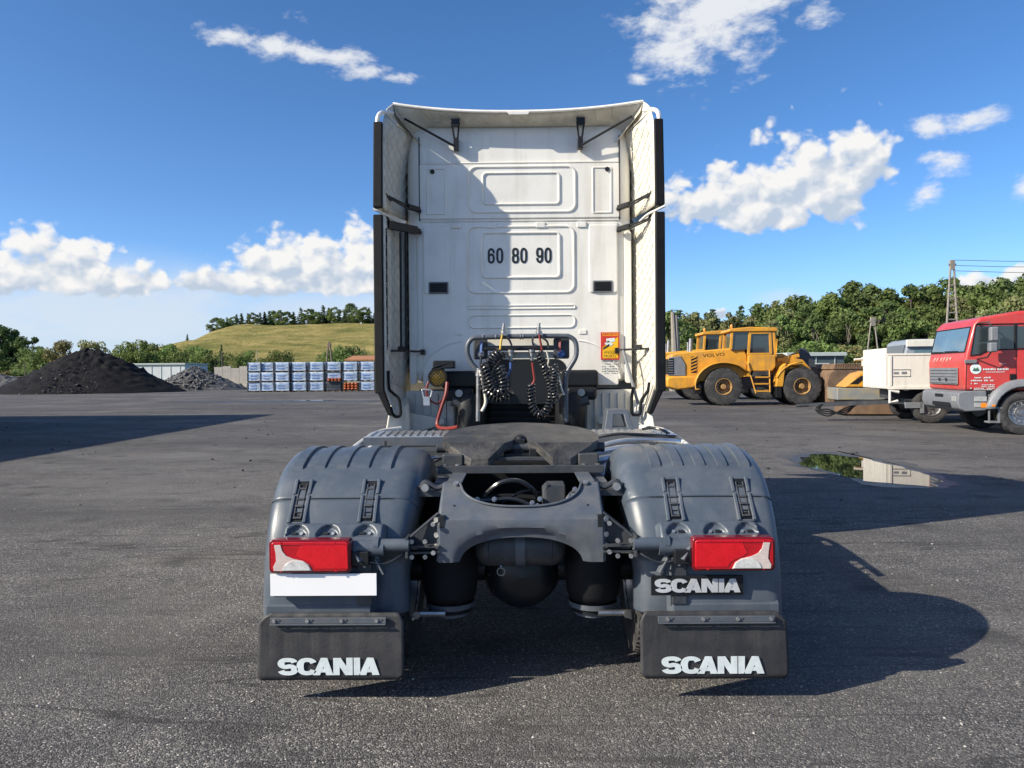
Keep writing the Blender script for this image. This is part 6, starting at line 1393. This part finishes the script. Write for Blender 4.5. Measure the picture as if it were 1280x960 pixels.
    mb = MB(); mb.bar(Vector((-.33, -1.3, .55)), Vector((-.72, -1.2, 2.0)), .05, .05); mb.rod((.30, -1.3, .6), (.30, -1.2, 1.6), .03); mb.rod((.62, -1.1, 2.2), (.66, -1.15, 3.0), .022); B_(mb, 'handrail', M_loader)
    mb = MB(); mb.box(-3.2, .5, -.55, .55, .75, 1.3); mb.box(.3, 2.6, -.45, .45, .7, 1.35); B_(mb, 'chassis', M_frame_dk)
    # front frame and lift arms
    mb = MB(); prism_xz(mb, [(.75, 1.2), (.70, 2.30), (1.0, 2.36), (1.7, 2.0), (2.2, 1.3), (1.9, .9)], -.65, .65); B_(mb, 'front_frame', M_loader, bevel=.04)
    for y in (-.78, .62): mb = MB(); prism_xz(mb, [(.95, 1.95), (1.05, 2.25), (1.9, 2.05), (2.7, 1.1), (3.2, .62), (3.05, .42), (2.4, .85), (1.7, 1.75)], y, y + .16); B_(mb, 'lift_arm', M_loader, bevel=.03)
    mb = MB(); mb.bar(Vector((.75, -.7, 2.05)), Vector((1.75, -.7, 2.25)), .14, .16); mb.bar(Vector((.95, 0, 1.9)), Vector((2.0, 0, 2.4)), .2, .22); B_(mb, 'tilt_cylinder', M_loader, bevel=.02)
    mb = MB(); prism_xz(mb, [(1.75, 1.85), (1.95, 2.55), (2.15, 2.62), (2.35, 2.4), (2.6, 1.9), (3.0, 1.0), (2.7, .95), (2.2, 1.7), (2.05, 2.0)], -.18, .18); B_(mb, 'bell_crank', M_frame_dk, bevel=.04)
    if bucket:
        sec = [(2.75, .15), (2.70, .9), (2.78, 1.35), (3.05, 1.62), (4.20, 1.62), (4.05, 1.30), (3.4, 1.15), (3.12, .85), (3.15, .40), (3.6, .12), (4.25, .05), (4.25, .0), (3.0, .0)]
        mb = MB(); prism_xz(mb, sec, -1.60, 1.60); bk = B_(mb, 'bucket', M_rust, bevel=.02)
        for y in (-1.62, 1.58): mb = MB(); prism_xz(mb, [(2.75, .15), (2.70, .9), (2.78, 1.35), (3.05, 1.62), (4.2, 1.62), (4.0, .8), (4.25, .05), (3.0, 0)], y, y + .04); B_(mb, 'bucket_cheek', M_rust, bk, bevel=.01)
        for k in range(13): mb = MB(); x = 3.0 + .10 * k; mb.hexa([Vector((x - .05, -1.66, 1.62)), Vector((x + .04, -1.66, 1.62)), Vector((x + .04, 1.6, 1.62)), Vector((x - .05, 1.6, 1.62))], [Vector((x + .05, -1.66, 1.86)), Vector((x + .10, -1.66, 1.86)), Vector((x + .10, 1.6, 1.86)), Vector((x + .05, 1.6, 1.86))]); B_(mb, 'spill_guard_bar', M_rust, bk)
    for cx in (-1.75, 1.70):
        for y, a in ((-1.05, -1), (1.05, 1)): wheel(T, (cx, y, .86), (0, a, 0), .855, .66, .36, M_rimrust, lugs=22, bolts=12, dish=.12)
    return T
lo_ = G(945.5, 36.0)
L1 = loader('wheel_loader', lo_, 'yellow wheel loader with rusty bucket on the ground, parked nose right', rz=R(-4), sc=1.0)
l2 = G(908, 43.0)
loader('wheel_loader', l2, 'second yellow wheel loader half hidden behind the first one', rz=R(-2), sc=1.06, bucket=False)

# ------------------------------------------------------------------ trucks on the right: local x runs back from the nose, near side at y = 0
YAW = math.atan2(-.165, .985)          # local +x points away from the nose, along the truck
def red_truck():
    near = P(1205, 545, 18.7); T = thing('red_truck', (near.x, 18.7, 0), 'red truck cab with grey bumper cut off by the right edge', 'truck', None, YAW)
    B_ = lambda mb, nm, m_, par=None, **k: mb.build(nm, m_, par or T, **k)
    Wd = 2.42
    # cab shell as a lofted box: side outline
    out = [(.02, 1.06), (.0, 1.75), (.05, 1.98), (.20, 2.66), (.34, 2.82), (1.2, 2.97), (2.45, 2.99), (2.45, 1.06)]
    mb = MB(); prism_xz(mb, out, 0.0, Wd); cab_ = B_(mb, 'cab_body', M_redcab, bevel=.07, seg=4)
    # windscreen on the raked front
    def FS(t, f, h=0.0): return Vector((.055 + .135 * f - h * .97, Wd * t, 2.00 + .60 * f + h * .2))
    mb = MB(); mb.hexa([FS(.05, .02, .004), FS(.95, .02, .004), FS(.95, .98, .004), FS(.05, .98, .004)], [FS(.05, .02, .012), FS(.95, .02, .012), FS(.95, .98, .012), FS(.05, .98, .012)]); B_(mb, 'windscreen', M_glassblue, cab_, bevel=.004)
    mb = MB()
    for a, b in (((.04, 0), (.96, 0)), ((.96, 0), (.96, 1)), ((.96, 1), (.04, 1)), ((.04, 1), (.04, 0))): mb.tube([FS(*a, .008), FS(*b, .008)], .018, 6)
    B_(mb, 'windscreen_seal', M_black, cab_)
    mb = MB(); mb.rod(FS(.2, .03, .03), FS(.55, .05, .03), .012); mb.rod(FS(.6, .03, .03), FS(.92, .05, .03), .012); B_(mb, 'wiper', M_black, cab_)
    mb = MB(); mb.box(-.03, .0, .35, Wd - .2, 1.20, 1.62); B_(mb, 'grille', M_greybump, cab_, bevel=.015)
    for k in range(5): mb = MB(); mb.box(-.05, -.031, .38, Wd - .23, 1.235 + .08 * k, 1.27 + .08 * k); B_(mb, 'grille_slat', M_greybump, cab_, bevel=.006)
    for y_ in (1.45, 1.00):
        mb = MB(); mb.hexa([Vector((-.054, y_ + .09, 1.36)), Vector((-.054, y_ - .09, 1.36)), Vector((-.054, y_, 1.27))], [Vector((-.060, y_ + .09, 1.36)), Vector((-.060, y_ - .09, 1.36)), Vector((-.060, y_, 1.27))]); B_(mb, 'grille_notch', M_ink, cab_)
    mb = MB(); r_ = random.Random(3)
    for k in range(6):
        y_ = 2.0 - .20 * k - (.06 if k > 1 else 0)
        mb.tube([Vector((-.006 + .02 * b, y_ - .06 * a_, 1.77 + .12 * b)) for a_, b in ((0, r_.random() * .4), (.6, .9), (1.2, r_.uniform(.2, .6)), (1.8, 1.0))], .011, 5)
    B_(mb, 'front_print', mat('faded_print', (.70, .42, .38), .5), cab_)
    # door window, quarter light, door lines
    def SX(x): return .795 * x - .14
    def SD(x, z, h): return Vector((SX(x), -h, z))
    wpoly = [(.38, 1.92), (.60, 1.95), (.85, 2.06), (1.55, 2.06), (1.55, 2.62), (.52, 2.62)]
    mb = MB(); mb.hexa([SD(x, z, .002) for x, z in wpoly], [SD(x, z, .010) for x, z in wpoly]); B_(mb, 'door_window', M_glass, cab_, bevel=.006)
    mb = MB(); q = [(1.63, 2.08), (2.0, 2.08), (2.0, 2.60), (1.63, 2.60)]; mb.hexa([SD(x, z, .002) for x, z in q], [SD(x, z, .010) for x, z in q]); B_(mb, 'rear_side_window', M_glass, cab_, bevel=.006)
    mb = MB(); mb.tube([SD(x, z, .006) for x, z in [(.36, 1.90), (.60, 1.93), (.85, 2.04), (2.04, 2.06), (2.04, 2.66), (.50, 2.66)]], .016, 6, closed=True); mb.tube([SD(1.59, 2.05, .008), SD(1.59, 2.65, .008)], .03, 6); B_(mb, 'window_seal', M_black, cab_)
    for a, b in (((1.62, 1.06), (1.62, 2.05)), ((.22, 1.06), (.24, 1.80))): mb = MB(); mb.rod(SD(*a, .001), SD(*b, .001), .007, 5); B_(mb, 'door_gap', M_black, cab_)
    mb = MB(); mb.box(1.0, 1.13, -.03, .0, 1.32, 1.46); B_(mb, 'door_handle', M_black, cab_, bevel=.01)
    mb = MB(); mb.box(.0, .27, -.05, -.001, 1.72, 1.81); B_(mb, 'corner_vane', M_greybump, cab_, bevel=.015)
    # mirrors
    mb = MB(); mb.box(.44, .62, -.38, -.22, 2.24, 2.58); mb.box(.42, .60, -.38, -.20, 1.98, 2.21); mr_ = B_(mb, 'side_mirror', M_greybump, bevel=.04, seg=3)
    mb = MB(); mb.tube([(.28, -.02, 2.68), (.44, -.26, 2.70), (.50, -.30, 2.58)], .018, 7); mb.tube([(.28, -.02, 1.82), (.42, -.24, 1.86), (.48, -.28, 1.98)], .018, 7); B_(mb, 'mirror_arm', M_black, mr_)
    # bumper, lamps, steps
    mb = MB(); prism_xz(mb, [(-.10, .62), (-.16, .78), (-.14, 1.00), (-.02, 1.055), (.50, 1.055), (.50, .58), (.02, .55)], -.02, Wd + .02); bm_ = B_(mb, 'bumper', M_greybump, bevel=.035, seg=3)
    mb = MB(); mb.box(-.175, -.14, .45, 1.6, .66, .76); mb.box(-.165, -.145, .9, 1.45, .88, .96); B_(mb, 'bumper_slot', M_black, bm_, bevel=.01)
    mb = MB(); mb.box(.22, .50, -.035, -.015, .80, .92); B_(mb, 'headlight', M_chrome, bm_, bevel=.008)
    mb = MB(); mb.box(-.165, -.12, .08, .35, .80, .92); B_(mb, 'headlight', M_chrome, bm_, bevel=.008)
    mb = MB(); mb.box(.22, .36, -.034, -.015, .66, .76); B_(mb, 'fog_lamp', M_chrome, bm_, bevel=.006)
    mb = MB(); mb.box(.365, .52, -.034, -.015, .65, .765); B_(mb, 'indicator', M_orange, bm_, bevel=.006)
    mb = MB(); mb.box(.50, .80, .05, .45, .55, 1.05); sw = B_(mb, 'step_well', M_black)
    for z, y0 in ((.92, -.02), (.62, -.03), (.28, -.03)): mb = MB(); mb.box(.54, .84 if z > .3 else .80, y0, .25, z, z + .045); B_(mb, 'step', M_greybump, sw, bevel=.01)
    mb = MB(); mb.box(.75, .79, -.02, .02, .28, .64); mb.box(.54, .57, -.02, .02, .28, .64); B_(mb, 'step_hanger', M_greybump, sw)
    # mudguard over the front wheel
    wc = Vector((1.27, .02, .53)); mb = MB(); rows = []
    for k in range(15):
        a = R(178 - 12.5 * k); row = []
        for y, rr in ((-.06, .60), (-.10, .64), (-.08, .75), (-.02, .80), (.35, .80)): row.append(Vector((wc.x + rr * 1.0 * math.cos(a), y, max(.62, wc.z + rr * math.sin(a)))))
        rows.append(row)
    mb.grid(rows); B_(mb, 'wheel_arch', M_greybump, solid=.02, angle=50)
    mb = MB(); mb.box(.58, .65, -.115, -.09, .68, .73); B_(mb, 'side_marker', M_orange, bevel=.006)
    for cx in (1.27, 4.9, 6.25):
        for y, a in ((.14, -1), (Wd - .14, 1)): wheel(T, (cx, y, .525), (0, a, 0), .525, .34, .29, M_steel, lugs=34, bolts=10, dish=-.02)
    mb = MB(); mb.box(.3, 8.0, .75, 1.65, .62, .95); B_(mb, 'chassis', M_frame_dk)
    mb = MB(); mb.box(2.75, 8.2, -.02, Wd, 1.15, 2.6); B_(mb, 'tipper_body', M_greycab, bevel=.03)
    # door sign: round emblem and lines of white print
    mb = MB(); mb.lathe([(.001, .004), (.120, .004), (.125, 0)], (SX(.50), -.008, 1.585), (0, -1, 0), 24); mb2 = B_(mb, 'door_emblem', M_letter, cab_)
    mb = MB(); q = [(.40, 1.55), (.46, 1.62), (.50, 1.59), (.54, 1.63), (.61, 1.55), (.56, 1.53), (.45, 1.53)]; mb.hexa([SD(x, z, .013) for x, z in q], [SD(x, z, .015) for x, z in q]); B_(mb, 'emblem_figure', mat('green_print', (.06, .14, .10), .4), cab_)
    mb = MB(); r_ = random.Random(12)
    for (x0, x1, z, hh) in ((.70, 1.40, 1.555, .05), (.72, 1.35, 1.50, .02), (.42, .92, 1.36, .035), (.36, 1.0, 1.29, .035), (.36, .55, 1.22, .03), (.62, 1.02, 1.19, .022), (.66, 1.02, 1.15, .022), (.34, 1.02, 1.11, .022), (.44, .96, 1.075, .02), (1.15, 1.45, 1.70, .012)):
        x = x0
        while x < x1:
            w_ = r_.uniform(.02, .05)
            if r_.random() < .85: mb.box(SX(x), SX(min(x + w_, x1)), -.012, -.011, z, z + hh * r_.uniform(.7, 1))
            x += w_ + .014
    B_(mb, 'door_print', M_letter, cab_)
    return T
red_truck()
def trailer():
    near = P(1107, 530, 22.8); T = thing('white_trailer', (near.x, 22.8, 0), 'low white drawbar trailer parked behind the red truck', 'trailer', None, YAW)
    B_ = lambda mb, nm, m_, par=None, **k: mb.build(nm, m_, par or T, **k)
    Wd = 2.42; zb, zt = 1.02, 2.06
    mb = MB(); mb.box(.04, 6.2, .04, Wd - .04, zb - .02, zb + .06); B_(mb, 'floor', M_frame_dk)
    mb = MB(); mb.box(0, .04, 0, Wd, zb, zt + .16); M_tw = mat('trailer_white_paint', (.72, .69, .62), .5, var=.05, vs=3, dirt=((.45, .42, .36), .4, 3), streak=(6, .4, (.40, .36, .30)))
    fb = B_(mb, 'front_board', M_tw, bevel=.006)
    for k in range(8): mb = MB(); mb.box(-.018, -.001, .06 + .30 * k, .20 + .30 * k, zb + .03, zt + .13); B_(mb, 'board_corrugation', M_tw, fb, bevel=.006)
    for y in (.0, Wd - .04):
        mb = MB(); mb.box(.045, 6.2, y, y + .04, zb, zt); sb = B_(mb, 'side_board', M_tw, bevel=.006)
        if y == 0:
            mb = MB(); mb.box(.05, 6.2, -.03, -.001, zb - .02, zb + .07); mb.box(.05, 6.2, -.02, -.001, zt - .06, zt); B_(mb, 'side_rail', M_tw, sb, bevel=.004)
            for x in (.1, 1.5, 3.0, 4.5): mb = MB(); mb.box(x, x + .07, -.028, -.001, zb + .08, zt - .07); B_(mb, 'side_post', M_tw, sb, bevel=.004)
            mb = MB(); mb.tube([(.15, -.006, 1.38), (.68, -.006, 1.38), (.68, -.006, 1.58), (.15, -.006, 1.58)], .010, 5, closed=True); mb.box(.22, .36, -.008, -.001, 1.45, 1.51); mb.box(.44, .58, -.008, -.001, 1.45, 1.52); B_(mb, 'stencil_mark', M_greybump, sb)
            for x in (.5, 1.3): mb = MB(); mb.box(x, x + .12, -.04, -.001, zb - .06, zb - .021); B_(mb, 'lashing_ring', M_frame_dk, sb)
    mb = MB(); mb.box(.3, 6.1, .7, 1.7, .70, 1.0); mb.box(.6, 1.9, .25, 2.15, .55, .72); B_(mb, 'chassis', M_frame_dk)
    mb = MB(); mb.bar(Vector((.9, .7, .62)), Vector((-1.9, 1.2, .48)), .10, .12); mb.bar(Vector((.9, 1.7, .62)), Vector((-1.9, 1.2, .48)), .10, .12); mb.rod((-1.9, 1.2, .48), (-2.3, 1.2, .46), .05); db = B_(mb, 'drawbar', M_frame_dk)
    for k in range(4): mb = MB(); mb.tube(catmull([Vector((-.2 - .1 * k, 1.1, .62)), Vector((-.9, .95, .40 - .06 * k)), Vector((-1.4, 1.0, .15 + .07 * k)), Vector((-1.75 + .05 * k, 1.1, .35)), Vector((-1.5, 1.1, .52)), Vector((-1.0, 1.15, .55))], 6), .022, 6); B_(mb, 'air_hose', M_black, db)
    mb = MB(); mb.tube([(.35, -.05, .92), (.10, -.06, .96), (.10, -.06, .62), (.32, -.05, .66)], .045, 8); B_(mb, 'front_underrun_loop', M_white)
    for cx in (1.25, 5.0):
        for y, a in ((.17, -1), (Wd - .17, 1)): wheel(T, (cx, y, .49), (0, a, 0), .49, .32, .28, M_steel, lugs=34, bolts=10, dish=-.02)
    mb = MB(); mb.box(.55, 1.0, -.02, .12, .45, .62); mb.box(.95, 1.05, -.02, .12, .30, .60); B_(mb, 'spring_hanger', M_greybump)
    return T
trailer()
# grey cab showing over the trailer
gp = P(1128, 480, 27.5); T = thing('grey_truck', (gp.x, 27.5, 0), 'blue grey truck cab showing above the white trailer', 'truck', None, YAW)
zt = P(1128, 424, 27.5).z
mb = MB(); prism_xz(mb, [(.0, .9), (-.02, 1.7), (.18, zt - .1), (.35, zt), (2.2, zt), (2.2, .9)], 0, 2.4); gc = mb.build('cab_body', M_greycab, T, bevel=.06, seg=3)
mb = MB(); q = [(.25, 1.75), (.42, zt - .35), (1.05, zt - .35), (1.08, 1.75)]; mb.hexa([Vector((x, -.002, z)) for x, z in q], [Vector((x, -.01, z)) for x, z in q]); mb.build('door_window', M_glassblue, gc)
mb = MB(); mb.box(1.35, 1.6, -.02, -.001, 1.5, zt - .2); mb.build('cab_stripe', M_redcab, gc)
mb = MB(); mb.hexa([Vector((.02, .15, 1.8)), Vector((.02, 2.25, 1.8)), Vector((.16, 2.25, zt - .2)), Vector((.16, .15, zt - .2))], [Vector((-.02, .15, 1.8)), Vector((-.02, 2.25, 1.8)), Vector((.12, 2.25, zt - .2)), Vector((.12, .15, zt - .2))]); mb.build('windscreen', M_glass, gc)
mb = MB(); mb.box(.1, 1.3, -.12, -.01, zt - .28, zt - .02); mb.build('roof_visor', M_dirtywhite, gc, bevel=.03)
mb = MB(); mb.box(-1.3, -.15, -.5, .3, zt - .95, zt - .62); mb.rod((-1.7, -.3, zt - .72), (-.6, -.3, zt - .66), .05); mb.build('folded_crane_boom', M_dirtywhite, T, bevel=.04)
mb = MB(); mb.box(.2, 5, .7, 1.7, .5, .9); mb.build('chassis', M_frame_dk, T)
for cx in (1.3, 4.2):
    for y, a in ((.17, -1), (2.23, 1)): wheel(T, (cx, y, .5), (0, a, 0), .5, .32, .28, M_steel, lugs=24, bolts=0)
# yellow machine hood on a grey skid behind the drawbar
ym = P(1046, 510, 26.5); T = thing('site_compressor', (ym.x, 26.5, 0), 'small machine with yellow sloping hood beside the white trailer', 'machine', None, YAW)
def pz(v): return P(1060, v, 26.5).z
mb = MB(); prism_xz(mb, [(.25, pz(484)), (.75, pz(467)), (1.05, pz(464)), (1.9, pz(463)), (1.9, pz(484))], 0, 1.4); hd = mb.build('hood', M_loader, T, bevel=.04, seg=3)
mb = MB(); q = [(.42, pz(480)), (.78, pz(470)), (1.0, pz(470)), (.68, pz(480))]; mb.hexa([Vector((x, -.002, z)) for x, z in q], [Vector((x, -.012, z)) for x, z in q]); mb.build('hood_window', M_black, hd)
mb = MB(); mb.box(.0, 2.0, -.05, 1.45, pz(500), pz(485)); mb.build('skid_tank', mat('scuffed_grey_yellow', (.20, .205, .20), .6, var=.15, vs=3, dirt=((.42, .30, .06), .75, 2.2)), T, bevel=.03)
mb = MB(); mb.box(.2, 1.9, .1, 1.3, .05, pz(500)); mb.build('skid_base', M_rust, T, bevel=.02)
